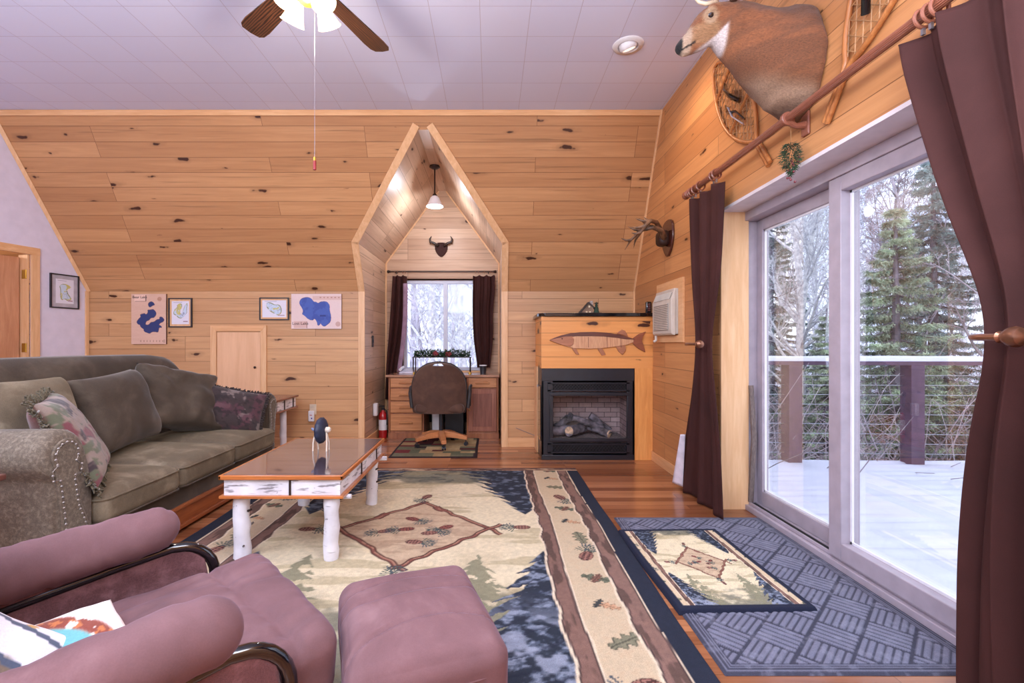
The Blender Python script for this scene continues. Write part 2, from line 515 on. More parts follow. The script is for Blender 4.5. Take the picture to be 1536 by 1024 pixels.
M_black = plain('black_metal', (30, 30, 38), .35, var=.1, spec=.6)
M_blackg = plain('black_gloss', (14, 13, 17), .12, var=.05, spec=.7, coat=.5)
M_dark = plain('dark_cavity', (20, 18, 18), .8)
M_glass = glass('clear_glass')
M_iron = plain('dark_bronze', (58, 44, 40), .35, .6, var=.1)
M_brass = plain('brass', (200, 160, 70), .3, .9, var=.05)
M_steel = plain('steel', (170, 170, 178), .3, .9, var=.05)
M_birch = birch('birch_bark', 'z', .67); M_birchx = birch('birch_bark_x', 'x', .55); M_birchy = birch('birch_bark_y', 'y', .55)
M_sofa = fabric('olive_velvet', (110, 97, 80), (156, 142, 120), scale=5, sheen=.35, sheencol=(190, 180, 150))
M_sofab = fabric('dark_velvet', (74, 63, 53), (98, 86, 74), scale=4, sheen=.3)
M_sofat = fabric('tweed', (108, 96, 84), (142, 130, 116), scale=60, fine=260, bump=.5, sheen=.2)
M_mauve = fabric('mauve_suede', (118, 86, 88), (142, 110, 112), scale=4, sheen=.22, sheencol=(200, 186, 220), bump=.06, mixf=.06)
M_mauved = fabric('mauve_suede_panel', (104, 70, 72), (142, 104, 106), scale=16, sheen=.4, bump=.15)
M_curt = fabric('brown_curtain', (62, 33, 30), (72, 40, 36), scale=2, sheen=.05, sheencol=(150, 100, 100), bump=.06, mixf=.08)
M_lining = plain('curtain_lining', (215, 205, 215), .9)
M_rug = painted('woven_rug', .95, .22, 260, .6, .006)
M_print = painted('printed_sheet', .6, .03, 80, .05)
M_pillowp = painted('printed_cloth', .9, .1, 220, .3, .003, sheen=.2)
M_snow = plain('snow', (216, 220, 240), .7, var=.03, scale=3, bump=.3, bs=18)

# ------------------------------------------------------------------ room shell
CEIL, KZ, KY, XR, XL = 3.33, 1.73, 5.33, 1.60, -4.48
AY = 6.36; AX0, AX1 = -1.40, .12; EZ, RZ = 2.21, 3.18; RX0, RX1 = -.69, -.59
def SY(z): return KY - .86 * (z - KZ) / 1.6
def SP(x, z): return Vector((x, SY(z), z))
SN = Vector((0, -1.6, -.86)).normalized(); SU = Vector((0, -.86, 1.6)).normalized()
BK = -3.4
flat('floor', [[(-7, BK, 0), (XR, BK, 0), (XR, KY, 0), (-7, KY, 0)], [(AX0, KY, 0), (AX1, KY, 0), (AX1, AY, 0), (AX0, AY, 0)], [(XR, 1.3, 0), (1.93, 1.3, 0), (1.93, 3.42, 0), (XR, 3.42, 0)]], (-7, BK, 0), (1, 0, 0), (0, 1, 0), M_floor, (0, 0, 1))
flat('ceiling', [[(-7, BK, CEIL), (XR, BK, CEIL), (XR, SY(CEIL), CEIL), (-7, SY(CEIL), CEIL)]], (-7, SY(CEIL) - 9, CEIL), (1, 0, 0), (0, 1, 0), M_ceil, (0, 0, -1))
flat('wall_knee', [[(-4.6, KY, 0), (AX0, KY, 0), (AX0, KY, KZ), (-4.6, KY, KZ)], [(AX1, KY, 0), (XR, KY, 0), (XR, KY, KZ), (AX1, KY, KZ)]], (-8, KY, -.03), (1, 0, 0), (0, 0, 1), M_wall, (0, -1, 0))
flat('wall_slope', [[SP(-7, KZ), SP(AX0, KZ), SP(AX0, EZ), SP(RX0, RZ), SP(RX0, CEIL), SP(-7, CEIL)], [SP(RX1, RZ), SP(AX1, EZ), SP(AX1, KZ), SP(XR, KZ), SP(XR, CEIL), SP(RX1, CEIL)], [SP(RX0, RZ), SP(RX1, RZ), SP(RX1, CEIL), SP(RX0, CEIL)]], SP(-9, KZ), (1, 0, 0), SU, M_slope, SN)
for nm, X, sg in (('wall_alcove_left', AX0, 1), ('wall_alcove_right', AX1, -1)):
    flat(nm, [[(X, KY, 0), (X, AY, 0), (X, AY, EZ), (X, SY(EZ), EZ), (X, KY, KZ)]], (X, 0, 0), (0, 1, 0), (0, 0, 1), M_dorm, (sg, 0, 0))
for nm, X, X2, sg in (('ceiling_alcove_left', AX0, RX0, 1), ('ceiling_alcove_right', AX1, RX1, -1)):
    u = Vector((X2 - X, 0, RZ - EZ)).normalized()
    flat(nm, [[(X, SY(EZ), EZ), (X, AY, EZ), (X2, AY, RZ), (X2, SY(RZ), RZ)]], (X, 0, EZ), (0, 1, 0), u, M_dorm, (sg, 0, -1))
flat('ceiling_alcove_ridge', [[(RX0, SY(RZ), RZ), (RX1, SY(RZ), RZ), (RX1, AY, RZ), (RX0, AY, RZ)]], (RX0 - .02, 0, RZ), (0, 1, 0), (1, 0, 0), M_dorm, (0, 0, -1))
WX0, WX1, WZ0, WZ1 = -1.16, -.14, .79, 1.99
flat('wall_alcove_back', [[(AX0, AY, 0), (AX1, AY, 0), (AX1, AY, WZ0), (AX0, AY, WZ0)], [(AX0, AY, WZ0), (WX0, AY, WZ0), (WX0, AY, WZ1), (AX0, AY, WZ1)],
    [(WX1, AY, WZ0), (AX1, AY, WZ0), (AX1, AY, WZ1), (WX1, AY, WZ1)], [(AX0, AY, WZ1), (AX1, AY, WZ1), (AX1, AY, EZ), (RX1, AY, RZ), (RX0, AY, RZ), (AX0, AY, EZ)]], (-3, AY, .02), (1, 0, 0), (0, 0, 1), M_dorm, (0, -1, 0))
# right gable wall with the door opening
DY0, DY1, DZ = 1.43, 3.32, 2.06
flat('wall_right', [[(XR, DY1, 0), (XR, KY, 0), (XR, KY, KZ), (XR, SY(CEIL), CEIL), (XR, DY1, CEIL)], [(XR, DY0, DZ), (XR, DY1, DZ), (XR, DY1, CEIL), (XR, DY0, CEIL)], [(XR, BK, 0), (XR, DY0, 0), (XR, DY0, CEIL), (XR, BK, CEIL)]], (XR, -4, -.05), (0, 1, 0), (0, 0, 1), M_gable, (-1, 0, 0))
bm = NB(); bx(bm, XR - .001, 1.79, DY1, DY1 + .02, 0, DZ); bx(bm, XR - .001, 1.79, DY0 - .02, DY0, 0, DZ)
struct('trim_1', bm, M_trimz)
struct('trim_2', box(XR - .001, 1.79, DY0 - .02, DY1 + .02, DZ, DZ + .02), plain('header_board', (226, 214, 216), .5, var=.03))
# left painted gable wall, slightly out of square, with the bedroom doorway
LD = Vector((-.228, -1, 0)); LN = Vector((1, -.228, 0)).normalized()
def LW(s, z, off=0): return Vector((XL, KY, 0)) + LD * s + Vector((0, 0, z)) + LN * off
flat('wall_left', [[LW(-.02, 0), LW(.546, 0), LW(.546, CEIL), LW(-.02, CEIL)], [LW(.546, 2.036), LW(1.35, 2.036), LW(1.35, CEIL), LW(.546, CEIL)], [LW(1.35, 0), LW(8.8, 0), LW(8.8, CEIL), LW(1.35, CEIL)]], (0, 0, 0), (0, 1, 0), (0, 0, 1), M_paint, LN)
# wall behind the camera with two wide openings added to let sky light in
hole = [(-4.6, -2.6), (-1.2, .9)]
ps = [[(-7, BK, 0), (XR, BK, 0), (XR, BK, .7), (-7, BK, .7)], [(-7, BK, 2.5), (XR, BK, 2.5), (XR, BK, CEIL), (-7, BK, CEIL)],
      [(-7, BK, .7), (-4.9, BK, .7), (-4.9, BK, 2.5), (-7, BK, 2.5)], [(-2.3, BK, .7), (-1.5, BK, .7), (-1.5, BK, 2.5), (-2.3, BK, 2.5)], [(1.1, BK, .7), (XR, BK, .7), (XR, BK, 2.5), (1.1, BK, 2.5)]]
flat('wall_front', ps, (0, BK, 0), (1, 0, 0), (0, 0, 1), M_wall, (0, 1, 0))
# hall beyond the doorway
flat('wall_hall', [[LW(-.4, 0, -1.3), LW(2.4, 0, -1.3), LW(2.4, 2.5, -1.3), LW(-.4, 2.5, -1.3)], [LW(-.4, 0, -.12), LW(-.4, 0, -1.3), LW(-.4, 2.5, -1.3), LW(-.4, 2.5, -.12)], [LW(2.4, 0, -.12), LW(2.4, 0, -1.3), LW(2.4, 2.5, -1.3), LW(2.4, 2.5, -.12)], [LW(-.4, 2.5, -.12), LW(2.4, 2.5, -.12), LW(2.4, 2.5, -1.3), LW(-.4, 2.5, -1.3)], [LW(-.4, 0.0, -.12), LW(2.4, 0.0, -.12), LW(2.4, 0, -1.3), LW(-.4, 0, -1.3)]], (0, 0, 0), (0, 1, 0), (0, 0, 1), M_dorm, LN)

# trims
def sthing(name, loc):
    o = bpy.data.objects.new(name, None); COL.objects.link(o); o.location = loc; o.empty_display_size = .1
    WM[o.name] = Matrix.Translation(Vector(loc)); return tag(o, kind='structure')
def trim(n, segs, w, t, m): 
    bm = NB()
    for a, b_, nr in segs: strip(bm, a, b_, w, t, nr)
    return struct('trim_%d' % n, bm, m, bevel=.002)
w2 = .035
trim(3, [(SP(AX0 - w2, KZ), SP(AX0 - w2, EZ + .02), SN), (SP(AX1 + w2, KZ), SP(AX1 + w2, EZ + .02), SN)], .07, .018, M_trimz)
dL = Vector((RX0 - AX0, 0, 0)); e0, e1 = SP(AX0, EZ), SP(RX0, RZ); d = (e1 - e0).normalized(); sd = d.cross(SN).normalized(); sd = sd if sd.x < 0 else -sd
f0, f1 = SP(AX1, EZ), SP(RX1, RZ); d2 = (f1 - f0).normalized(); sd2 = d2.cross(SN).normalized(); sd2 = sd2 if sd2.x > 0 else -sd2
trim(4, [(e0 + sd * w2 - d * .02, e1 + sd * w2 + d * .03, SN), (f0 + sd2 * w2 - d2 * .02, f1 + sd2 * w2 + d2 * .03, SN)], .07, .018, M_trimz)
trim(5, [((AX0 - w2, KY, 0), (AX0 - w2, KY, KZ), (0, -1, 0)), ((AX1 + w2, KY, 0), (AX1 + w2, KY, KZ), (0, -1, 0))], .07, .018, M_trimz)
trim(6, [(SP(-7, CEIL - .02), SP(XR, CEIL - .02), SN)], .05, .02, M_trimx)
trim(7, [((XR, KY - .012, 0), (XR, KY - .012, KZ), (-1, 0, 0)), (SP(XR, KZ) + Vector((0, -.012, 0)), SP(XR, CEIL) + Vector((0, -.012, 0)), (-1, 0, 0))], .03, .015, M_trimz)
trim(8, [(LW(.02, 0), LW(.02, KZ), LN)], .035, .018, M_trimz)
# batten where the slope meets the painted wall
def wall_on_slope(z):
    y = SY(z); s_ = KY - y; return LW(s_, z)
trim(9, [(wall_on_slope(KZ) + LN * .005, wall_on_slope(CEIL) + LN * .005, (LN + SN * .9))], .035, .02, M_trimz)
trim(10, [((AX0, KY, .045), (AX0, AY, .045), (1, 0, 0))], .09, .015, M_trimy)
trim(11, [((XR, DY1 + .05, .045), (XR, KY, .045), (-1, 0, 0))], .09, .015, M_trimy)
trim(12, [((AX1 + .07, KY, .05), (.52, KY, .05), (0, -1, 0))], .1, .015, M_trimx)
trim(13, [((-4.45, KY, .05), (AX0 - .07, KY, .05), (0, -1, 0))], .1, .015, M_trimx)
trim(14, [((AX0 + .012, AY, 0), (AX0 + .012, AY, EZ), (0, -1, 0)), ((AX1 - .012, AY, 0), (AX1 - .012, AY, EZ), (0, -1, 0)), ((AX0 + .01, AY, EZ), (RX0, AY, RZ - .01), (0, -1, 0)), ((AX1 - .01, AY, EZ), (RX1, AY, RZ - .01), (0, -1, 0))], .024, .012, M_trimz)
trim(15, [(LW(.508, 0), LW(.508, 2.112), LN), (LW(1.388, 0), LW(1.388, 2.112), LN)], .075, .02, M_trimz)
trim(16, [(LW(.47, 2.074), LW(1.426, 2.074), LN)], .075, .021, M_trimy)

# bedroom door, ajar
dr = sthing('door_2', LW(.575, 0, -.10))
hd = (LD.normalized() * math.cos(R(10)) - LN * math.sin(R(10))); hn = Vector((-hd.y, hd.x, 0)); hn = hn if hn.x > 0 else -hn
P0 = LW(.575, .01, -.10)
bm = NB(); strip(bm, P0 + hd * .385 - hn * .02, P0 + hd * .385 + Vector((0, 0, 2.0)) - hn * .02, .76, .035, hn)
obj('door_leaf', bm, M_doorw, dr)
bm = NB()
for s_ in (.553, 1.343):
    strip(bm, LW(s_, 0, -.06) - LD.normalized() * 0, LW(s_, 2.036, -.06), .12, .014, LD if s_ > 1 else LD)
bm2 = bm
obj('door_jamb', bm2, M_trimz, dr)
for z in (.25, 1.108, 1.84):
    p = LW(.566, z, -.045)
    bm = NB(); bx(bm, -.028, .028, -.003, .003, -.045, .045, basis(p, LN, LD.normalized(), (0, 0, 1)))
    cyl(bm, p + LN * .03 - Vector((0, 0, .045)) + LD * .005, p + LN * .03 + Vector((0, 0, .045)) + LD * .005, .007, n=10)
    obj('hinge', bm, M_brass, dr, label='brass hinge')

# knee wall hatch door
h = sthing('door_3', (-2.80, KY, .1))
bm = NB()
for x0, x1 in ((-3.11, -3.045), (-2.555, -2.49)):
    prism(bm, [(x0, .08), (x1, .08), (x1, 1.285 if x1 < -3 else 1.35), (x0, 1.35 if x0 < -3 else 1.285)], (0, KY - .022, 0), (1, 0, 0), (0, 0, 1), (0, .022, 0))
obj('casing', bm, M_trimz, h, bevel=.002)
bm = prism(NB(), [(-3.11, 1.35), (-3.045, 1.285), (-2.555, 1.285), (-2.49, 1.35)], (0, KY - .022, 0), (1, 0, 0), (0, 0, 1), (0, .022, 0))
obj('casing', bm, M_trimx, h, bevel=.002)
obj('hatch_panel', box(-3.04, -2.56, KY - .012, KY, .1, 1.275), M_maple, h)
bm = lathe(NB(), [(.004, 0), (.012, .006), (.014, .014), (.008, .02), (.0, .021)], basis((-2.615, KY - .012, .885), (1, 0, 0), (0, 0, 1), (0, -1, 0)), 14)
obj('knob', bm, M_iron, h)

# alcove window
w = sthing('window_1', (-.65, AY, WZ0))
bm = NB(); fy0, fy1 = AY + .02, AY + .08
bx(bm, WX0, WX1, fy0, fy1, WZ1 - .045, WZ1); bx(bm, WX0, WX1, fy0, fy1, WZ0, WZ0 + .045)
bx(bm, WX0, WX0 + .045, fy0, fy1, WZ0 + .045, WZ1 - .045); bx(bm, WX1 - .045, WX1, fy0, fy1, WZ0 + .045, WZ1 - .045); bx(bm, -.63, -.575, fy0, fy1, WZ0 + .045, WZ1 - .045)
obj('window_frame', bm, plain('white_vinyl', (205, 205, 222), .4, var=.03), w, bevel=.003)
bm = NB(); bx(bm, WX0 - .0, WX1, AY - .002, AY + .02, WZ0 - .02, WZ0); bx(bm, WX0 - .02, WX0, AY - .0, AY + .1, WZ0 - .02, WZ1 + .02); bx(bm, WX1, WX1 + .02, AY, AY + .1, WZ0 - .02, WZ1 + .02); bx(bm, WX0, WX1, AY, AY + .1, WZ1, WZ1 + .02); bx(bm, WX0, WX1, AY, AY + .1, WZ0 - .02, WZ0)
obj('window_reveal', bm, M_trimx, w)
obj('window_glass', box(WX0 + .04, WX1 - .04, AY + .048, AY + .052, WZ0 + .04, WZ1 - .04), M_glass, w, smooth=0)

# sliding glass door
d1 = sthing('door_1', (1.84, 2.4, 0))
bm = NB()
bx(bm, 1.765, 1.93, 3.34, 3.40, 0, 2.06); bx(bm, 1.765, 1.93, 1.40, 1.46, 0, 2.06); bx(bm, 1.765, 1.93, 1.46, 3.34, 2.0, 2.06); bx(bm, 1.765, 1.93, 1.46, 3.34, 0, .035)
bx(bm, 1.79, 1.80, 1.46, 3.34, .035, .055); bx(bm, 1.845, 1.855, 1.46, 3.34, .035, .05)
obj('door_frame', bm, M_vinyl, d1, bevel=.003)
obj('track', box(1.80, 1.845, 2.5, 3.34, .036, .04), M_dark, d1)
def panel(nm, x0, x1, y0, y1, z0, z1, st, rb, rt, gx):
    bm = NB(); bx(bm, x0, x1, y0, y0 + st, z0, z1); bx(bm, x0, x1, y1 - st, y1, z0, z1); bx(bm, x0, x1, y0 + st, y1 - st, z0, z0 + rb); bx(bm, x0, x1, y0 + st, y1 - st, z1 - rt, z1)
    o = obj(nm, bm, M_vinyl, d1, bevel=.004)
    obj('door_glass', box(gx, gx + .004, y0 + st - .01, y1 - st + .01, z0 + rb - .01, z1 - rt + .01), M_glass, o, smooth=0)
    bm = NB(); y0 += st; y1 -= st; z0 += rb; z1 -= rt
    for a, b_, c, e in ((y0, y0 + .012, z0, z1), (y1 - .012, y1, z0, z1), (y0, y1, z0, z0 + .012), (y0, y1, z1 - .012, z1)): bx(bm, gx - .012, gx - .001, a, b_, c, e)
    obj('glazing_bead', bm, M_white, o)
panel('sliding_panel', 1.855, 1.90, 2.46, 3.335, .05, 2.0, .065, .09, .075, 1.88)
panel('fixed_panel', 1.775, 1.845, 1.46, 2.515, .05, 2.0, .088, .085, .075, 1.835)
# snow caught under the sliding panel and the stick that locks it
tag(obj('wooden_stick', tube(NB(), [(1.80, 3.315, .055), (1.81, 3.29, .5), (1.80, 3.31, .86)], [.018, .018, .016], 6), plain('grey_wood', (110, 96, 92), .8, var=.25, stretch=(30, 30, 3))), 'weathered grey stick standing upright in the sliding door track', 'stick')
# ------------------------------------------------------------------ fireplace
FY = 4.72
t = thing('fireplace_surround', 'knotty pine fireplace chimney box in the corner beside the glass door', 'fireplace surround', (1.05, FY, 0))
uvm = lambda polys, o, ux, uy: (lambda bm: uvplane(bm, polys, o, ux, uy))(NB())
FX0 = .50
bm = uvm([[(FX0, FY, .905), (XR, FY, .905), (XR, FY, 1.415), (FX0, FY, 1.415)]], (0, FY, .9), (1, 0, 0), (0, 0, 1))
uvl = bm.loops.layers.uv.verify()
uvplane(bm, [[(FX0, FY, .905), (FX0, FY, 1.415), (FX0, KY, 1.415), (FX0, KY, .905)]], (0, 0, .9), (0, 1, 0), (0, 0, 1))
uvplane(bm, [[(FX0, FY, .905), (FX0, KY, .905), (XR, KY, .905), (XR, FY, .905)]], (0, 0, 0), (1, 0, 0), (0, 1, 0))
me = bpy.data.meshes.new('p'); bm.to_mesh(me); bm.free()
obj('plank_facing', me, M_fire, t, smooth=0)
obj('post', box(1.42, XR - .002, FY, KY, 0, .905), M_surz, t)
obj('post', box(1.42, 1.475, FY - .002, FY + .01, 0, .905), M_surz, t)
obj('corner_board', box(FX0 - .012, FX0 + .05, FY + .35, KY, 0, .905), M_trimz, t)
m = thing('mantel_shelf', 'glossy black mantel shelf on top of the fireplace', 'shelf', (1.0, FY, 1.415))
bm = NB(); prism(bm, [(FX0 - .03, KY - .001), (FX0 - .03, FY + .06), (FX0 + .03, FY - .03), (XR - .003, FY - .03), (XR - .003, KY - .001)], (0, 0, 1.416), (1, 0, 0), (0, 1, 0), (0, 0, .035))
obj('shelf_board', bm, M_blackg, m, bevel=.004)
g = thing('gas_fireplace', 'black gas fireplace with glass front, brick lining and lattice vents', 'fireplace', (.96, FY, 0))
BX0, BX1, BZ = .503, 1.418, .903; GX0, GX1, GZ0, GZ1 = .615, 1.345, .215, .635; by = FY + .003
bm = NB(); by1 = FY + .5
bx(bm, BX0, BX1, by, by1, .78, BZ); bx(bm, BX0, BX1, by, by1, .0, .05)
bx(bm, BX0, GX0, by, by + .03, .05, .78); bx(bm, GX1, BX1, by, by + .03, .05, .78)
bx(bm, GX0, GX1, by, by + .03, .175, GZ0); bx(bm, GX0, GX1, by, by + .03, GZ1, .67)
bx(bm, BX0, BX0 + .02, by, by1, .05, .78); bx(bm, BX1 - .02, BX1, by, by1, .05, .78); bx(bm, BX0, BX1, by1 - .02, by1, 0, .78)
obj('housing', bm, M_black, g, bevel=.004)
bm = NB()
for a, b_, c, e in ((GX0 - .035, GX1 + .035, GZ1, GZ1 + .03), (GX0 - .035, GX1 + .035, GZ0 - .03, GZ0), (GX0 - .035, GX0, GZ0, GZ1), (GX1, GX1 + .035, GZ0, GZ1)): bx(bm, a, b_, by - .014, by, c, e)
obj('door_frame', bm, M_black, g, bevel=.003)
obj('glass_front', box(GX0, GX1, by + .004, by + .008, GZ0, GZ1), M_glass, g, smooth=0)
for z0, z1 in ((.07, .165), (.68, .765)):
    bm = NB(); x0, x1 = BX0 + .06, BX1 - .05
    gr = obj('grille', box(x0, x1, by + .02, by + .03, z0, z1), M_dark, g)
    bx(bm, x0, x1, by - .01, by + .018, z0, z0 + .012); bx(bm, x0, x1, by - .01, by + .018, z1 - .012, z1); bx(bm, x0, x0 + .03, by - .01, by + .018, z0, z1); bx(bm, x1 - .03, x1, by - .01, by + .018, z0, z1)
    n = 24
    for k in range(n):
        a = x0 + .03 + (x1 - x0 - .06) * k / n; w_ = (x1 - x0 - .06) / n * 1.9
        for q in (0, 1):
            p0 = Vector((a + (w_ if q else 0), by + .001, z0 + .012)); p1 = Vector((a + (0 if q else w_), by + .001, z1 - .012))
            if p1.x > x1 or p0.x > x1: continue
            strip(bm, p0, p1, .006, .006, (0, -1, 0))
    obj('lattice', bm, M_black, gr, bevel=0)
# brick lining
s = NT('firebrick'); uv = s.coord('UV'); b = s.n('ShaderNodeTexBrick'); s.l(uv, b.inputs['Vector'])
b.inputs['Color1'].default_value = lin((196, 172, 170)); b.inputs['Color2'].default_value = lin((170, 146, 146)); b.inputs['Mortar'].default_value = lin((96, 84, 88))
b.inputs['Scale'].default_value = 1; b.inputs['Brick Width'].default_value = .135; b.inputs['Row Height'].default_value = .052; b.inputs['Mortar Size'].default_value = .003
s.col(s.mix(.3, b.outputs['Color'], s.ramp(s.noise(uv, 40, 4), [(.3, lin((120, 100, 100))), (.7, lin((220, 200, 195)))]), 'MULTIPLY')); s.p.inputs['Roughness'].default_value = .9
s.bump(s.math('SUBTRACT', 0.0, b.outputs['Fac']), .5, .006)
by2 = FY + .4; ix0, ix1 = .56, 1.38
bm = uvm([[(ix0, by2, .15), (ix1, by2, .15), (ix1, by2, .76), (ix0, by2, .76)]], (0, 0, 0), (1, 0, 0), (0, 0, 1))
uvplane(bm, [[(ix1 - .0, by2, .15), (1.36, by + .03, .15), (1.36, by + .03, .76), (ix1, by2, .76)], [(ix0, by2, .15), (.585, by + .03, .15), (.585, by + .03, .76), (ix0, by2, .76)]], (0, 0, 0), (0, 1, 0), (0, 0, 1))
me = bpy.data.meshes.new('p'); bm.to_mesh(me); bm.free(); obj('brick_lining', me, s.m, g, smooth=0)
obj('firebox_floor', box(ix0 + .03, ix1 - .03, by + .03, by2, .14, .2), plain('ember_bed', (110, 100, 100), .95, var=.4, scale=40, bump=.8, bs=50), g)
obj('firebox_top', box(ix0, ix1, by + .03, by2, .72, .76), M_dark, g)
obj('side_door', box(BX0 - .008, BX0, by + .06, by1 - .1, .18, .72), M_blackg, g)
tb = tube(NB(), [(BX0 - .005, by + .06, .73), (BX0 - .035, by + .05, .735), (BX0 - .035, by + .03, .72)], .006, 8)
obj('latch', tb, M_steel, g, label='small bright latch')
M_log = plain('charred_log', (92, 86, 92), .9, var=.55, scale=14, bump=1, bs=30); M_logc = plain('cut_log_end', (210, 176, 146), .85, var=.18, scale=30)
def log(p0, p1, r, lab, cut=True):
    p0, p1 = Vector(p0), Vector(p1); d = (p1 - p0); r0 = random.Random(int(r * 9999))
    o = thing('fireplace_log', lab, 'log', p0, group=None)
    pts = [p0 + d * k / 7 + Vector((0, 0, .006 * r0.uniform(-1, 1))) for k in range(8)]
    obj('bark', tube(NB(), pts, [r * r0.uniform(.86, 1.1) for _ in pts], 11), M_log, o)
    dn = d.normalized()
    if cut: obj('cut_end', cyl(NB(), p0 - dn * .004, p0 + dn * .01, r * .93, n=14), M_logc, o)
yl = FY + .1
log((.79, yl, .265), (.98, yl + .2, .27), .052, 'short log with a pale round cut end facing out behind the fireplace glass')
log((.60, yl + .04, .255), (.80, yl + .12, .265), .05, 'brown log lying at the far side of the fire bed beside the round cut end', False)
log((1.20, yl + .02, .235), (1.02, yl + .18, .30), .04, 'slanting log with a long pale cut face near the right of the fire bed')
log((.68, yl + .17, .27), (.86, yl + .22, .40), .042, 'grey charred log leaning up at the back of the fire, tallest on its side', False)
log((.84, yl + .1, .39), (1.16, yl + .14, .27), .034, 'long grey charred log lying diagonally across the top of the pile', False)
log((1.04, yl + .2, .40), (1.24, yl + .17, .24), .04, 'dark charred log standing steeply at the back beside the long diagonal one', False)
# carved fish
fz, fy = 1.16, FY - .004
def fp(px, py): return (px - CX) / F * (FY - .02), CH + (CY - py) / F * (FY - .02)
fish = thing('carved_fish', 'carved wooden pike plaque mounted on the fireplace pine boards', 'carved fish', (.93, FY, 1.1))
body = [(824, 510), (832, 506.5), (842, 503), (855, 500), (870, 498.5), (890, 498), (910, 499), (930, 502), (942, 506), (952, 508.5), (951, 513), (940, 517), (925, 519.5), (905, 522), (885, 523), (862, 522.5), (848, 519), (836, 515)]
def plate(nm, pts, y0, y1, m, par, bev=.003, lab=None):
    pts = [fp(*p) for p in pts]
    bm = prism(NB(), pts, (0, y0, 0), (1, 0, 0), (0, 0, 1), (0, y1 - y0, 0))
    return obj(nm, bm, m, par, bevel=bev, label=lab)
M_f1 = wood('fish_flank', (222, 174, 134), (188, 132, 96), 'z', scale=3, rough=.4); M_f2 = wood('fish_back', (112, 70, 58), (90, 52, 44), 'x', rough=.35, scale=2); M_f3 = wood('fish_fin', (186, 126, 92), (156, 98, 72), 'x', rough=.4, scale=2)
plate('body', body, FY - .022, FY, M_f1, fish)
plate('back_band', [(824, 509.5), (832, 506.2), (842, 502.6), (855, 499.6), (870, 498), (890, 497.6), (910, 498.6), (930, 501.6), (942, 505.5), (952, 508.3), (952, 509), (938, 508.5), (925, 506.5), (905, 504.5), (885, 504), (865, 504), (850, 505.5), (840, 508)], FY - .027, FY - .02, M_f2, fish, lab='dark brown back band')
plate('head', [(824, 510), (834, 507.5), (848, 504.5), (858, 504), (861, 509), (860, 516), (855, 519.5), (846, 518), (834, 514)], FY - .029, FY - .02, M_f3, fish)
plate('tail', [(950, 507), (958, 501), (969, 497), (964, 505), (963, 511), (966, 520), (968, 528), (958, 523), (950, 516)], FY - .024, FY - .001, wood('fish_tail', (158, 92, 64), (130, 72, 50), 'x', scale=2), fish, lab='reddish brown tail')
for pts in ([(925, 500), (933, 494), (938, 496), (943, 505), (934, 502)], [(857, 521), (864, 522), (869, 532), (864, 531)], [(896, 522), (903, 521.5), (909, 532), (903, 533)], [(924, 519), (938, 517), (939, 525), (934, 532), (928, 527)]):
    plate('fin', pts, FY - .016, FY - .001, M_f3, fish)
for x in (882, 910, 931):
    plate('scale_groove', [(x, 505), (x + .7, 505), (x + 1, 521), (x + .3, 521)], FY - .0225, FY - .0205, M_f2, fish, 0)
px, pz = fp(843, 507.8); obj('eye', lathe(NB(), [(.006, 0), (.005, .003), (0, .004)], basis((px, FY - .029, pz), (1, 0, 0), (0, 0, 1), (0, -1, 0)), 12), M_dark, fish)
# things on the mantel
cab = thing('cabin_figurine', 'small snowy cabin figurine with a pine tree on the mantel', 'figurine', (.945, FY + .06, 1.451))
fm = lambda px_, py_: ((px_ - CX) / F * (FY + .06), max(1.4515, CH + (CY - py_) / F * (FY + .06)))
bm = prism(NB(), [fm(872, 471), fm(889, 471), fm(889, 461), fm(881, 455), fm(873, 463)], (0, FY + .03, 0), (1, 0, 0), (0, 0, 1), (0, .06, 0)); obj('cabin', bm, plain('cabin_log', (120, 96, 78), .7, var=.25), cab)
bm = prism(NB(), [fm(868, 469), fm(882, 453), fm(891, 461), fm(891, 463), fm(882, 456), fm(870, 470)], (0, FY + .02, 0), (1, 0, 0), (0, 0, 1), (0, .08, 0)); obj('roof', bm, plain('dark_roof', (50, 42, 40), .7), cab)
for x, z in ((879, 468.5), (884, 468.5), (883, 460)):
    q = fm(x, z); obj('window', box(q[0] - .008, q[0] + .008, FY + .026, FY + .031, q[1] - .009, q[1] + .009), plain('pale_window', (220, 205, 170), .4), cab)
q = fm(887, 453); obj('chimney', box(q[0] - .014, q[0] + .014, FY + .05, FY + .08, q[1] - .04, q[1] + .012), plain('stone', (150, 140, 135), .9, var=.3, scale=60), cab)
q = fm(894, 470); obj('tree', lathe(NB(), [(.001, 0), (.032, .004), (.02, .035), (.026, .036), (.012, .068), (.017, .07), (0, .115)], basis((q[0], FY + .04, q[1]), (1, 0, 0), (0, 1, 0), (0, 0, 1)), 9), plain('dark_green', (36, 58, 44), .8), cab)
obj('base', box(fm(867, 470)[0], fm(901, 470)[0], FY + .015, FY + .11, 1.4505, 1.457), plain('base_brown', (70, 56, 48), .8), cab)
q = at(973, 461, FY + .02)
rc = thing('handset', 'black handset standing upright on the mantel end beside the air conditioner', 'handset', (q.x, FY + .02, 1.451))
obj('case', box(q.x - .028, q.x + .028, FY + .01, FY + .05, 1.4512, 1.565), M_blackg, rc, bevel=.012)
bm = NB()
for i in range(4): bx(bm, q.x - .012, q.x + .012, FY + .008, FY + .012, 1.475 + i * .02, 1.483 + i * .02)
obj('button_row', bm, plain('dim_red', (120, 60, 60), .5), rc)

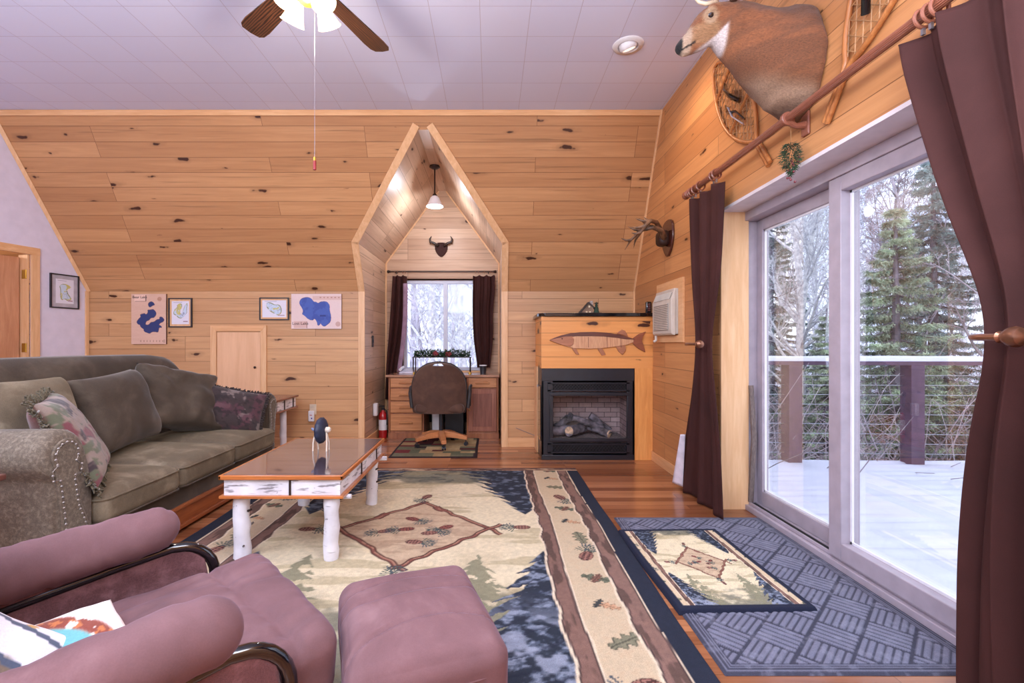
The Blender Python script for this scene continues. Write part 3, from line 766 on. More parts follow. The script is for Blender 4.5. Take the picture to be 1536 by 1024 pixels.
# ------------------------------------------------------------------ air conditioner
ac = thing('air_conditioner', 'off-white wall air conditioner with louvred grille beside the fireplace', 'air conditioner', (XR, 4.27, 1.22))
ya0, ya1, za0, za1, xa = 4.04, 4.50, 1.22, 1.62, 1.515
M_ac = plain('ac_plastic', (204, 195, 184), .5, var=.03)
bm = NB(); bx(bm, XR - .05, XR - .001, ya0 + .01, ya1 - .01, za0 + .01, za1); obj('cabinet', bm, M_ac, ac, bevel=.006)
bm = prism(NB(), [(XR - .04, za0), (xa + .02, za0 + .005), (xa + .008, za0 + .02), (xa + .005, za1 - .10), (XR - .04, za1)], (0, ya0, 0), (1, 0, 0), (0, 0, 1), (0, ya1 - ya0, 0)); obj('front_panel', bm, M_ac, ac, bevel=.004)
gr = obj('grille', box(xa + .0015, xa + .006, ya0 + .06, ya1 - .05, za0 + .045, za1 - .125), plain('grille_shadow', (120, 116, 112), .6), ac)
bm = NB()
for i in range(15):
    z = za0 + .05 + i * .0155; bx(bm, xa - .003, xa + .0015, ya0 + .06, ya1 - .05, z, z + .009)
obj('louvres', bm, M_ac, gr)
# sloped control and outlet band
A = Vector((xa + .005, 0, za1 - .10)); B = Vector((XR - .04, 0, za1)); ud = (B - A).normalized(); un = Vector((-ud.z, 0, ud.x)); un = un if un.x < 0 else -un
for k in range(4):
    y = ya0 + .03 + k * .10
    bm = NB(); bx(bm, -.045, .045, .012, .07, 0, .003, basis(A + Vector((0, y + .045, 0)), (0, 1, 0), ud, un)); v = obj('air_outlet', bm, plain('outlet_dark', (84, 80, 80), .6), ac)
    bm = NB()
    for q in range(5): bx(bm, -.04 + q * .018, -.034 + q * .018, .01, .072, .003, .010, basis(A + Vector((0, y + .045, 0)), (0, 1, 0), ud, un))
    obj('vane', bm, M_ac, v)
bm = NB()
for y0, y1, z0, z1 in ((3.94, 4.035, 1.16, 1.70), (4.505, 4.56, 1.16, 1.70), (4.035, 4.505, 1.62, 1.70), (4.035, 4.505, 1.16, 1.22)): bx(bm, XR - .02, XR - .0005, y0, y1, z0, z1)
obj('mounting_board', bm, M_trimy, ac, bevel=.002)
obj('drain_plug', tube(NB(), [(1.54, 4.46, 1.222), (1.54, 4.46, 1.18), (1.52, 4.46, 1.165)], .012, 8), M_ac, ac)

# ------------------------------------------------------------------ sofa
sf = thing('sofa', 'olive velvet three-seat sofa with rolled arms and nailhead trim', 'sofa', (-2.4, 3.2, 0))
SX = -1.86
bm = box(-2.86, -1.93, 2.28, 4.14, .17, .28); obj('seat_rail', bm, M_sofat, sf, bevel=.012)
obj('apron', box(-1.93, -1.895, 2.27, 4.16, .16, .275), M_sofab, sf, bevel=.01)
pl = obj('plinth', box(-2.8, -1.895, 2.05, 4.36, .02, .165), wood('plinth_wood', (176, 98, 52), (120, 60, 30), 'y', rough=.3, coat=.3), sf, bevel=.004)
bm = NB(); bx(bm, -1.896, -1.878, 2.05, 4.36, .145, .165); bx(bm, -1.896, -1.878, 2.05, 4.36, .022, .045)
y = 2.05
while y < 4.37: bx(bm, -1.896, -1.882, y - .012, y + .012, .045, .145); y += .77
obj('moulding', bm, MATS['plinth_wood'], pl, bevel=.003)
# arms
def arm(y_out, sgn, xf, ztop):
    k = ztop - .76
    cs = []
    yc, zc, r = y_out + sgn * .105, ztop - .11, .11
    cs.append((y_out + sgn * .06, .17)); cs.append((y_out + sgn * .06, zc - .12))
    for i in range(13):
        a = R(240 - i * 19.5)
        cs.append((yc + sgn * r * math.cos(a), zc + r * math.sin(a)))
    cs += [(y_out + sgn * .235, zc - .05), (y_out + sgn * .26, zc - .2), (y_out + sgn * .26, .17)]
    bm = NB(); rings = []
    cy_, cz_ = y_out + sgn * .16, .45
    xs = [(-2.80, 1), (-2.5, 1), (-2.2, 1.01), (xf - .06, 1.02), (xf - .02, 1.015), (xf, .96), (xf + .008, .88)]
    for x, sc_ in xs:
        rings.append([bm.verts.new((x, cy_ + (a - cy_) * sc_ + .004 * nz((x * 5, a * 9, z * 9)), cz_ + (z - cz_) * sc_ if sc_ < 1 else z + (sc_ - 1) * .3 * (z > .3))) for a, z in cs])
    n = len(cs)
    for a, b_ in zip(rings, rings[1:]):
        for i in range(n): bm.faces.new((a[i], a[(i + 1) % n], b_[(i + 1) % n], b_[i]))
    bm.faces.new(rings[0]); bm.faces.new(rings[-1][::-1])
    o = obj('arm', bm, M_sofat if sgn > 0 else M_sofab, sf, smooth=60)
    # front facing with nailheads
    cf = []
    for i in range(11):
        a = R(215 - i * 25); cf.append((yc + sgn * .074 * math.cos(a) + sgn * .004, zc + .074 * math.sin(a)))
    cf += [(y_out + sgn * .165, zc - .12), (y_out + sgn * .185, zc - .24), (y_out + sgn * .225, zc - .34), (y_out + sgn * .235, .19), (y_out + sgn * .085, .19), (y_out + sgn * .085, zc - .3), (y_out + sgn * .065, zc - .14)]
    bm = prism(NB(), cf, (xf + .004, 0, 0), (0, 1, 0), (0, 0, 1), (.014, 0, 0)); f_ = obj('arm_facing', bm, M_sofat, sf, bevel=.005)
    c0 = Vector((sum(p[0] for p in cf) / len(cf), sum(p[1] for p in cf) / len(cf)))
    loop = [Vector(p) for p in cf]; bm = NB(); per = []
    for i in range(len(loop)):
        a, b_ = loop[i], loop[(i + 1) % len(loop)]; m_ = max(1, int((b_ - a).length / .006)); per += [a + (b_ - a) * j / m_ for j in range(m_)]
    tot = 0; last = None; inset = []
    for i, p in enumerate(per):
        tan = (per[(i + 3) % len(per)] - per[i - 3]).normalized(); nn = Vector((-tan.y, tan.x))
        if (nn.dot(c0 - p) < 0) and p.y < zc - .1: nn = -nn
        q = Vector((yc, zc)) if p.y > zc - .05 else None
        if q is not None: nn = (q - p).normalized()
        inset.append(p + nn * .016)
    tube(bm, [(xf + .0185, p.x, p.y) for p in inset] + [(xf + .0185, inset[0].x, inset[0].y)], .0015, 4, cap=False)
    for p in inset:
        if last is None or (p - last).length > .0205:
            last = p; lathe(bm, [(.0065, 0), (.005, .003), (.0025, .005), (0, .0055)], basis((xf + .018, p.x, p.y), (0, 1, 0), (0, 0, 1), (1, 0, 0)), 8)
    obj('nailhead_trim', bm, plain('pewter', (150, 142, 138), .35, .7), f_, label='row of round metal nailheads')
arm(2.02, 1, -1.90, .765)
arm(4.40, -1, -1.965, .70)
# back
prof = [(-2.93, .17), (-2.93, .85), (-2.945, .96), (-2.915, 1.03), (-2.86, 1.055), (-2.79, 1.045), (-2.745, .99), (-2.72, .9), (-2.66, .5), (-2.62, .28), (-2.62, .17)]
bm = NB(); rings = []; ys = [2.02, 2.03, 2.06, 2.12, 2.3, 2.7, 3.2, 3.7, 3.95, 4.08, 4.16, 4.21, 4.235, 4.24]
for y in ys:
    e = 1.0
    if y > 3.9: e = 1 - .10 * ((y - 3.9) / .34) ** 3
    inset = .96 if y in (2.02, 4.24) else 1
    rings.append([bm.verts.new((-2.8 + (x + 2.8) * inset, y, (.17 + (z - .17) * e * (1 if inset == 1 else .985)) + (.012 * math.sin((y - 2) * 1.4) if z > .8 else 0))) for x, z in prof])
n = len(prof)
for a, b_ in zip(rings, rings[1:]):
    for i in range(n): bm.faces.new((a[i], a[(i + 1) % n], b_[(i + 1) % n], b_[i]))
bm.faces.new(rings[0]); bm.faces.new(rings[-1][::-1])
obj('back_frame', bm, M_sofab, sf, smooth=60)
def piping(parent, hw, hd, z, r, T, m):
    pts = []
    for sx, sy in ((1, 1), (-1, 1), (-1, -1), (1, -1)):
        for k in range(5):
            a = {(1, 1): 0, (-1, 1): 90, (-1, -1): 180, (1, -1): 270}[(sx, sy)] + k * 22.5
            pts.append(Vector((sx * (hw - r) + r * math.cos(R(a)), sy * (hd - r) + r * math.sin(R(a)), z)))
    pts.append(pts[0]); obj('piping', tube(NB(), pts, .005, 6, cap=False), m, parent, T=T)
for i, (y0, y1) in enumerate(((2.285, 2.872), (2.876, 3.49), (3.494, 4.135))):
    T = Matrix.Translation(((-2.63 + SX + .01) / 2, (y0 + y1) / 2, .355)) @ Matrix.Rotation(R(1.5), 4, 'Y')
    w_ = .78
    bm = softbox(w_, y1 - y0, .155, .05, 22, crown=.035, bottom=0, wr=.006, ws=5, seed=i + 1)
    c_ = obj('seat_cushion', bm, M_sofa, sf, smooth=180, T=T)
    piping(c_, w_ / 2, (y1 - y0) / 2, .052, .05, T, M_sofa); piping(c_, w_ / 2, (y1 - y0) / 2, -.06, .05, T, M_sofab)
# loose back cushions, with their own slump
def leaner(nm, c, tilt, yaw, roll, sx, sy, th, m, lab, wr=.012, seed=1, sag=0.0):
    nvec = Vector((math.cos(tilt), 0, math.sin(tilt)))
    T = Matrix.Translation(c) @ Matrix.Rotation(yaw, 4, 'Z') @ Matrix.Rotation(PI / 2 - tilt, 4, 'Y') @ Matrix.Rotation(roll, 4, 'Z')
    # plane: local x -> down, y -> along the sofa
    return obj(nm, pillow(sx, sy, th, 34, wr=wr, seed=seed, corner=.05, sag=sag, ws=5.0, flat=.42), m, None, smooth=180, T=T)
o = leaner('back_cushion', (-2.46, 2.52, .72), R(20), 0, 0, .50, .58, .26, M_sofa, '', seed=3); tag(o, 'lighter olive velvet back cushion behind the floral fringed pillow on the sofa', 'cushion')
o = leaner('back_cushion', (-2.44, 3.12, .715), R(20), R(4), R(4), .50, .60, .25, M_sofab, '', seed=7); tag(o, 'smooth dark olive square back cushion in the middle of the sofa', 'cushion')
o = leaner('back_cushion', (-2.40, 3.68, .71), R(26), R(-14), R(-17), .50, .62, .24, M_sofab, '', wr=.045, seed=12, sag=.02); tag(o, 'slumped wrinkled olive back cushion leaning beside the dark patterned pillow', 'cushion')

# painted throw pillows
def paint_me(me, fn):
    co = np.empty(len(me.vertices) * 3); me.vertices.foreach_get('co', co); co = co.reshape(-1, 3)
    c = np.ones((len(co), 4)); c[:, :3] = srgb(fn(co[:, 0], co[:, 1], co[:, 2]))
    a = me.color_attributes.new('Col', 'FLOAT_COLOR', 'POINT'); a.data.foreach_set('color', c.ravel().astype(np.float32))
def floral(x, y, z):
    n = fbm(x * 16 + 3, y * 16 + z * 5, 5, 4); b = fbm(x * 9 + 7, y * 9, 9, 3)
    c = np.ones((len(x), 3)) * (142, 124, 114)
    c = mixc(c, (66, 54, 58), ss(n, .54, .60)); c = mixc(c, (120, 66, 72), ss(b, .60, .66)); c = mixc(c, (98, 100, 80), ss(fbm(x * 22, y * 22, 31), .6, .66))
    return mixc(c, (104, 62, 62), (z < 0) * .8)
def darkfloral(x, y, z):
    n = fbm(x * 18 + 3, y * 18 + z * 5, 5, 4); b = fbm(x * 9 + 7, y * 9, 9, 3)
    c = np.ones((len(x), 3)) * (58, 46, 46)
    c = mixc(c, (120, 104, 100), ss(n, .52, .60)); c = mixc(c, (84, 50, 58), ss(b, .54, .62) * .8)
    return mixc(c, (40, 32, 34), ss(fbm(x * 40, y * 40, 31), .55, .62) * .7)
def throw(nm, T, sx, sy, th, fn, m, n=60, seed=1, wr=.008, sag=0):
    me = bpy.data.meshes.new(nm); bm = pillow(sx, sy, th, n, wr=wr, seed=seed, corner=.07, sag=sag); bm.to_mesh(me); bm.free()
    paint_me(me, fn); return obj(nm, me, m, None, smooth=180, T=T)
def fringe(par, T, sx, sy, m, seed=4, ln=.035, cnt=420):
    rr = random.Random(seed); bm = NB()
    for k in range(cnt):
        t_ = k / cnt * 4; e = int(t_); u = (t_ - e) * 2 - 1
        c = .07 * (1 - u * u)
        p = {0: (u * sx / 2, sy / 2 * (1 - c)), 1: (sx / 2 * (1 - c), -u * sy / 2), 2: (-u * sx / 2, -sy / 2 * (1 - c)), 3: (-sx / 2 * (1 - c), u * sy / 2)}[e]
        d = Vector((p[0] / sx * (abs(u) if e in (0, 2) else 2), p[1] / sy * (abs(u) if e in (1, 3) else 2), 0)).normalized()
        p = Vector((p[0], p[1], 0)); a = p + d * ln * rr.uniform(.7, 1.1) + Vector((rr.uniform(-1, 1), rr.uniform(-1, 1), rr.uniform(-1, 1))) * ln * .45
        mid = (p + a) / 2 + Vector((rr.uniform(-1, 1), rr.uniform(-1, 1), rr.uniform(-1, 1))) * ln * .3
        tube(bm, [p, mid, a], [.0045, .0055, .003], 4)
    obj('fringe', bm, m, par, T=T, smooth=60)
def pillow_basis(c, nrm, up):
    nrm = Vector(nrm).normalized(); up = Vector(up); x = (up - nrm * up.dot(nrm)).normalized(); y = nrm.cross(x)
    return basis(c, x, y, nrm)
M_fr = fabric('fringe_olive', (92, 84, 68), (128, 118, 96), scale=80)
T = pillow_basis((-2.10, 2.40, .675), (.62, .42, .42), (-.45, -.35, 1))
o = throw('throw_pillow', T, .48, .50, .16, floral, M_pillowp, seed=2); tag(o, 'floral throw pillow with olive looped fringe leaning on the near arm of the sofa', 'pillow'); fringe(o, T, .48, .50, M_fr)
T = pillow_basis((-2.13, 3.93, .605), (.55, -.72, .42), (-.1, .65, .95))
o = throw('throw_pillow', T, .37, .50, .14, darkfloral, M_pillowp, seed=5); tag(o, 'dark burgundy patterned throw pillow propped against the far sofa arm', 'pillow'); fringe(o, T, .37, .50, fabric('fringe_dark', (54, 44, 44), (90, 76, 72), scale=80), 8, .02)

# ------------------------------------------------------------------ birch end table beyond the sofa
def branch_leg(p0, p1, r, m, par, seed=0, stub=True):
    rr = random.Random(seed); p0, p1 = Vector(p0), Vector(p1); pts = [p0 + (p1 - p0) * k / 8 + Vector((rr.uniform(-1, 1), rr.uniform(-1, 1), 0)) * r * .09 for k in range(9)]
    bm = tube(NB(), pts, [r * rr.uniform(.92, 1.07) for _ in pts], 14)
    o = obj('leg', bm, m, par, smooth=50)
    return o
tt = thing('end_table', 'small birch bark end table behind the far sofa arm', 'table', (-2.2, 4.83, 0))
tb_top = wood('end_table_top', (150, 100, 88), (110, 66, 54), 'y', rough=.25, coat=.4)
obj('table_top', box(-2.55, -2.045, 4.55, 5.1, .585, .605), tb_top, tt, bevel=.003)
obj('bark_apron', box(-2.53, -2.065, 4.58, 5.07, .49, .585), M_birchy, tt)
obj('lower_trim', box(-2.545, -2.05, 4.56, 5.09, .472, .49), tb_top, tt, bevel=.003)
for y in (4.6, 4.78, 4.99): obj('batten', box(-2.066, -2.058, y, y + .016, .49, .585), M_iron, tt)
for x, y, s_ in ((-2.115, 4.88, 1), (-2.50, 4.62, 2), (-2.13, 4.60, 3), (-2.5, 5.03, 4)): branch_leg((x, y, 0), (x, y, .472), .033, M_birch, tt, s_)

# ------------------------------------------------------------------ coffee table
ct = thing('coffee_table', 'low birch log coffee table with glossy brown top and orange edge', 'coffee table', (-1.08, 2.98, 0))
CX0, CX1, CY0, CY1, CZ = -1.41, -.765, 2.475, 3.46, .467
s = NT('table_gloss'); v = s.coord('Object', (3, 1.2, 3)); n = s.noise(v, 3, 5, .6, 1.2)
s.col(s.ramp(n, [(.3, lin((66, 54, 62))), (.7, lin((92, 76, 84)))])); s.p.inputs['Roughness'].default_value = .12; s.p.inputs['Coat Weight'].default_value = 1; s.p.inputs['Coat Roughness'].default_value = .03
M_edge = wood('table_edge', (206, 122, 56), (158, 84, 36), 'x', rough=.3, coat=.5)
M_edgey = wood('table_edge_y', (206, 122, 56), (158, 84, 36), 'y', rough=.3, coat=.5)
obj('table_top', box(CX0 + .015, CX1 - .015, CY0 + .015, CY1 - .015, CZ - .02, CZ), s.m, ct, bevel=.002)
for y in (CY0, CY1 - .015): obj('edge_band', box(CX0, CX1, y, y + .015, CZ - .024, CZ), M_edge, ct, bevel=.004)
for x in (CX0, CX1 - .015): obj('edge_band', box(x, x + .015, CY0, CY1, CZ - .0235, CZ - .0005), M_edgey, ct, bevel=.004)
za = CZ - .024; zb = za - .083
obj('bark_apron', box(CX0 + .02, CX1 - .02, CY0 + .02, CY0 + .035, zb, za), M_birchx, ct)
obj('bark_apron', box(CX0 + .02, CX1 - .02, CY1 - .035, CY1 - .02, zb, za), M_birchx, ct)
obj('bark_apron', box(CX0 + .02, CX0 + .035, CY0 + .035, CY1 - .035, zb, za), M_birchy, ct)
obj('bark_apron', box(CX1 - .035, CX1 - .02, CY0 + .035, CY1 - .035, zb, za), M_birchy, ct)
bm = NB(); bx(bm, CX0, CX1, CY0 + .004, CY1 - .004, zb - .016, zb); obj('lower_trim', bm, M_edge, ct, bevel=.003)
x = CX0 + .36; obj('batten', box(x, x + .01, CY0 + .014, CY0 + .02, zb, za), M_iron, ct)
for y in (CY0 + .42, CY0 + .8): obj('batten', box(CX1 - .02, CX1 - .014, y, y + .014, zb, za), M_iron, ct)
bm = NB(); M_end = plain('sawn_twig', (226, 196, 166), .8)
for i, (x, y) in enumerate(((-1.325, 2.555), (-.845, 2.535), (-1.32, 3.38), (-.845, 3.40))):
    lg = branch_leg((x, y, .012), (x + (.005 if i else -.005), y, zb - .016), .040 + .004 * (i == 0), M_birch, ct, i + 11)
    for q in range(3):
        a = random.Random(i * 7 + q).uniform(0, 6.28); z = .08 + .09 * q
        p = Vector((x + .036 * math.cos(a), y + .036 * math.sin(a), z)); d = Vector((math.cos(a), math.sin(a), .5))
        obj('twig_stub', tube(NB(), [p, p + d * .022], [.007, .005], 6), M_iron, lg)
obj('cross_rail', tube(NB(), [(CX0 - .0, 2.56, zb - .026), (CX0 + .2, 2.565, zb - .03), (CX1 + .02, 2.56, zb - .027)], .013, 8), M_birchx, ct)
obj('cross_rail', tube(NB(), [(CX0 - .0, 3.38, zb - .026), (CX1 + .03, 3.385, zb - .022)], .015, 8), M_birchx, ct)
# ornament: ribbed wheel on stick legs
q = Vector((-1.083, 3.06, CZ))
an = thing('wooden_ornament', 'dark blue ribbed disc ornament on pale stick legs standing on the coffee table', 'ornament', q, R(-6))
T = wm(an)
bm = NB(); prof = []
for k in range(25):
    a = -PI / 2 + PI * k / 24; prof.append((max(.0, .074 * math.cos(a)) ** 1 , .034 * math.sin(a)))
for k in range(1): pass
lathe(bm, [(r * 1 if r > .001 else 0, z) for r, z in prof], Matrix.Translation((0, 0, .128)) @ Matrix.Scale(1.12, 4, (0, 0, 1)) @ Matrix.Rotation(PI / 2, 4, 'Y'), 40, cap=False)
for v_ in bm.verts:
    d = Vector((0, v_.co.y, v_.co.z - .128)); a = math.atan2(d.z, d.y)
    v_.co += d.normalized() * (.0025 * math.sin(a * 26)) if d.length > 1e-4 else Vector()
obj('body', bm, plain('navy_ribbed', (38, 42, 62), .5, var=.2, scale=30), an, local=True)
M_st = plain('pale_stick', (232, 214, 196), .7)
for x, y in ((.045, -.02), (.04, .026), (-.045, -.02), (-.035, .03)):
    obj('leg', tube(NB(), [(x * .8, y * .2, .12), (x * 1.0, y * .9, .05), (x, y * 1.05, 0)], .0048, 8), M_st, an, local=True)
obj('head', tube(NB(), [(.028, 0, .132), (.052, 0, .133), (.06, 0, .132)], [.018, .019, .012], 12), M_st, an, local=True)
obj('tail', tube(NB(), [(-.03, 0, .12), (-.055, -.005, .135), (-.062, -.005, .142)], [.006, .009, .006], 8), plain('blue_grey', (120, 130, 160), .6), an, local=True)
# ------------------------------------------------------------------ rugs
def stick(X, Y, a, b_, w, seed):
    (ax, ay), (bx_, by_) = a, b_; dx, dy = bx_ - ax, by_ - ay; L = math.hypot(dx, dy); dx /= L; dy /= L
    s_ = (X - ax) * dx + (Y - ay) * dy; t_ = -(X - ax) * dy + (Y - ay) * dx
    t_ = t_ + (vn(s_ * 14, s_ * 0 + seed, seed) - .5) * w * .7
    knob = ((vn(s_ * 5, s_ * 0 + seed * 2, seed + 3) > .78) * w * .35)
    return s_, t_, (ss(s_, -.004, .004) * ss(L - s_, -.004, .004)), w / 2 + knob
def paint_stick(c, X, Y, a, b_, w, seed):
    s_, t_, m, h_ = stick(X, Y, a, b_, w, seed)
    c = mixc(c, (84, 52, 44), m * ss(h_ + .004 - np.abs(t_), 0, .004))
    c = mixc(c, (138, 86, 74), m * ss(h_ - .006 - np.abs(t_), 0, .005))
    return mixc(c, (190, 150, 122), m * ss(.18 * w - np.abs(t_ - w * .12), 0, .006) * (vn(s_ * 30, t_ * 60, seed) > .45))
def paint_cone(c, X, Y, cx, cy, a, r, seed=0, red=False):
    ca, sa = math.cos(a), math.sin(a); u = (X - cx) * ca + (Y - cy) * sa; v = -(X - cx) * sa + (Y - cy) * ca
    # needles
    for k, (ox, oa) in enumerate(((-.9, 2.6), (-.7, 3.7))):
        uu, vv = u - ox * r, v - .35 * r * (1 if k else -1); rho = np.hypot(uu, vv); th = np.arctan2(vv, uu) - oa
        th = (th + PI) % (2 * PI) - PI
        m = (rho < r * 1.7) * (np.abs(th) < .95) * (np.sin(th * 26 + rho * 20) > -.2 + rho / r * .35)
        c = mixc(c, (76, 88, 78) if k else (62, 74, 88), m * .9)
    e = (u / r) ** 2 + (v / (r * .62)) ** 2
    c = mixc(c, (78, 48, 44), ss(1 - e, 0, .12))
    chk = (np.sin(u / r * 9 + v / r * 7) * np.sin(u / r * 9 - v / r * 7) > -.05)
    return mixc(c, (158, 112, 98) if not red else (150, 84, 74), ss(.85 - e, 0, .1) * chk)
def paint_leaf(c, X, Y, cx, cy, a, r, colr):
    ca, sa = math.cos(a), math.sin(a); u = ((X - cx) * ca + (Y - cy) * sa) / r; v = (-(X - cx) * sa + (Y - cy) * ca) / r
    e = np.abs(v) - .5 * np.sqrt(np.clip(1 - u * u, 0, 1)) * (.7 + .3 * np.sin(u * 12))
    m = ss(-e, 0, .08) * (np.abs(u) < 1)
    c = mixc(c, sc(colr, .62), ss(-e + .07, 0, .08) * (np.abs(u) < 1)); c = mixc(c, colr, m)
    return mixc(c, sc(colr, .7), m * (np.abs(v) < .05))
def paint_tree(c, X, Y, ax, ay, dr, h, hw, seed, tone=0):
    d = (Y - ay) * dr
    n1 = fbm(X * 7 + seed, Y * 7, seed, 4) - .5; n2 = fbm(X * 22, Y * 30 + seed, seed + 5, 4)
    t_ = d / h; per = .085 + .05 * t_
    droop = np.abs(X - ax) * .45
    saw = ((d - droop * 1.0 + n1 * .08) / .10) % 1.0
    half = hw * np.clip(t_, 0, 1.2) ** .85 * (.62 + .42 * saw) + n1 * .10 * np.clip(t_ * 2, 0, 1)
    m = ss(half - np.abs(X - ax), -.004, .008) * (d > 0)
    col_ = np.ones(X.shape + (3,)) * (40, 46, 58)
    col_ = mixc(col_, (80, 88, 104), ss(n2, .50, .58)); col_ = mixc(col_, (128, 136, 152), ss(n2, .60, .68) * (.4 + .6 * tone))
    col_ = mixc(col_, (34, 38, 54), ss(saw, .75, .98) * .7)
    if tone: col_ = mixc(col_, (150, 156, 172), ss(fbm(X * 9, Y * 14, seed + 9, 4), .50, .62) * ss(t_, .35, .8) * .85)
    return c * (1 - m[..., None]) + col_ * m[..., None]
def paint_rug(X, Y, W, L, crisp=1.0):
    """X 0..W, Y 0..L (near to far); the design is laid out on 2.57 x 2.90"""
    X = X / W * 2.57; Y = Y / L * 2.90; wob = (fbm(Y * 3.0, Y * 0 + 3, 4, 3) - .5) * .07; fine = fbm(X * 60, Y * 60, 8, 2)
    cx, cy = 1.32, 1.45
    c = np.ones(X.shape + (3,)) * (222, 206, 172)
    c = mixc(c, (196, 178, 144), ss(fbm(X * 2.3, Y * 3, 2, 4), .45, .7) * .7)
    # sage haze at both ends and the blue snow at the near end
    yy = Y + (fbm(X * 5, Y * 9, 12, 5) - .5) * .75
    c = mixc(c, (112, 110, 94), ss(yy, 2.30, 2.52) * .85); c = mixc(c, (66, 68, 66), ss(fbm(X * 9, Y * 16, 20, 4), .5, .62) * ss(yy, 2.35, 2.7) * .7)
    c = mixc(c, (112, 110, 94), ss(-yy, -.62, -.4) * .8)
    # darker meadow strokes
    c = mixc(c, (158, 142, 106), ss(fbm(X * 2, Y * 10, 33, 4), .58, .68) * .45)
    # sage saplings
    for (a, b_, h_, w_, d_, sd) in ((1.72, 1.13, .75, .3, -1, 71), (.82, 1.12, .7, .3, -1, 72)):
        d = (b_ - Y); hf = w_ * np.clip(d / h_, 0, 1) * (.55 + .5 * ((d + (fbm(X * 12, Y * 12, sd) - .5) * .12) / .08 % 1)); m = ss(hf - np.abs(X - a), 0, .01) * (d > 0) * (fbm(X * 20, Y * 20, sd + 2) > .38)
        c = mixc(c, (134, 130, 104), m * .9)
    c = paint_tree(c, X, Y, 2.08, 1.14, -1, 1.05, .50, 3, 1); c = paint_tree(c, X, Y, .52, 1.14, -1, 1.05, .50, 13, 1)
    c = paint_tree(c, X, Y, 2.02, 1.70, 1, 1.0, .46, 23); c = paint_tree(c, X, Y, .58, 1.70, 1, 1.0, .46, 33)
    # medallion
    hx, hy = .46, .49
    e = np.abs(X - cx) / hx + np.abs(Y - cy) / hy
    c = mixc(c, (198, 172, 142), (e < 1)); c = mixc(c, (170, 142, 116), (e < 1) * ss(fbm(X * 8, Y * 40, 6, 3), .5, .62) * .6)
    T_, B_, L_, R_ = (cx, cy + hy), (cx, cy - hy), (cx - hx, cy), (cx + hx, cy)
    def ext(a, b_, k0, k1): d_ = (b_[0] - a[0], b_[1] - a[1]); return (a[0] - d_[0] * k0, a[1] - d_[1] * k0), (b_[0] + d_[0] * k1, b_[1] + d_[1] * k1)
    for i, (a, b_) in enumerate(((T_, L_), (T_, R_), (L_, B_), (B_, R_))):
        a, b_ = ext(a, b_, .07 if i > 1 else .04, .16 if i != 2 else .10); c = paint_stick(c, X, Y, a, b_, .034, 5 + i)
    for dx, dy, a, rd in ((-.17, -.03, .4, 0), (.03, -.19, 3.0, 0), (.19, .03, .6, 1), (-.04, .17, 2.6, 1), (-.05, .0, .2, 1), (.1, -.06, 3.3, 0)): c = paint_cone(c, X, Y, cx + dx, cy + dy, a, .052, 1, rd)
    for dx, dy, a in ((.66, .03, 0), (-.66, .0, 3.1), (.0, .62, 1.2), (0, -.62, -1.4)): c = paint_cone(c, X, Y, cx + dx, cy + dy, a, .055)
    # side borders, mirrored
    for side in (0, 1):
        q = (2.57 - X) if side else X
        w2_ = wob * (1 if side else -1)
        lo, hi = .115, .42 + w2_ * .3
        base = (q < hi + .055) 
        c = mixc(c, (206, 184, 152), base); c = mixc(c, (182, 156, 126), base * ss(fine, .5, .8) * .5)
        for k in range(12):
            yb = .1 + k * .245 + (0 if side else .07); xb = (.265 if side else .265); xx = 2.57 - xb if side else xb
            kk = k % 4
            if kk == 0: c = paint_cone(c, X, Y, xx, yb, .3 + k, .062)
            elif kk == 1: c = paint_leaf(c, X, Y, xx + .01, yb, .2 + k * .3, .085, (132, 128, 104))
            elif kk == 2: c = paint_leaf(c, X, Y, xx, yb, 2.7, .055, (206, 160, 124)); c = paint_leaf(c, X, Y, xx - .04, yb + .02, 1.0, .04, (70, 72, 70))
            else: c = paint_leaf(c, X, Y, xx, yb, -.4, .075, (108, 112, 92)); c = paint_leaf(c, X, Y, xx, yb, 1.0, .05, (130, 92, 78))
        for (a, b_, col_) in ((.40, .475, (130, 98, 86)), (.105, .19, (136, 104, 92))):
            a_ = a + w2_ * .45; b2 = b_ + w2_ * .45 + (vn(Y * 9, Y * 0, 41) - .5) * .02
            c = mixc(c, (226, 206, 178), ss(q, a_ - .014, a_ - .008) * ss(-q, -b2 - .018, -b2 - .012)); c = mixc(c, (66, 50, 50), ss(q, a_ - .004, a_) * ss(-q, -b2 - .004, -b2))
            c = mixc(c, col_, ss(q, a_ + .003, a_ + .008) * ss(-q, -b2 + .002, -b2 + .007)); c = mixc(c, sc(col_, .72), ss(q, a_ + .003, a_ + .008) * ss(-q, -b2 + .002, -b2 + .007) * ss(fbm(X * 25, Y * 6, 51, 3), .52, .6))
        c = mixc(c, (36, 41, 56), q < .098 + wob * .25)
    # far and near bands of twigs
    for q in (Y, 2.90 - Y):
        m = (q < .10 + .02 * (vn(X * 6, X * 0, 4) - .5)); c = mixc(c, (122, 86, 72), m); c = mixc(c, (196, 164, 132), m * ss(fbm(X * 7, Y * 60, 61, 3), .55, .62)); c = mixc(c, (70, 48, 44), m * ss(fbm(X * 7 + 4, Y * 50, 62, 3), .58, .64))
        c = mixc(c, (36, 40, 60), q < .022)
    k = .93 + .14 * fine
    return np.clip(c * k[..., None], 0, 255)
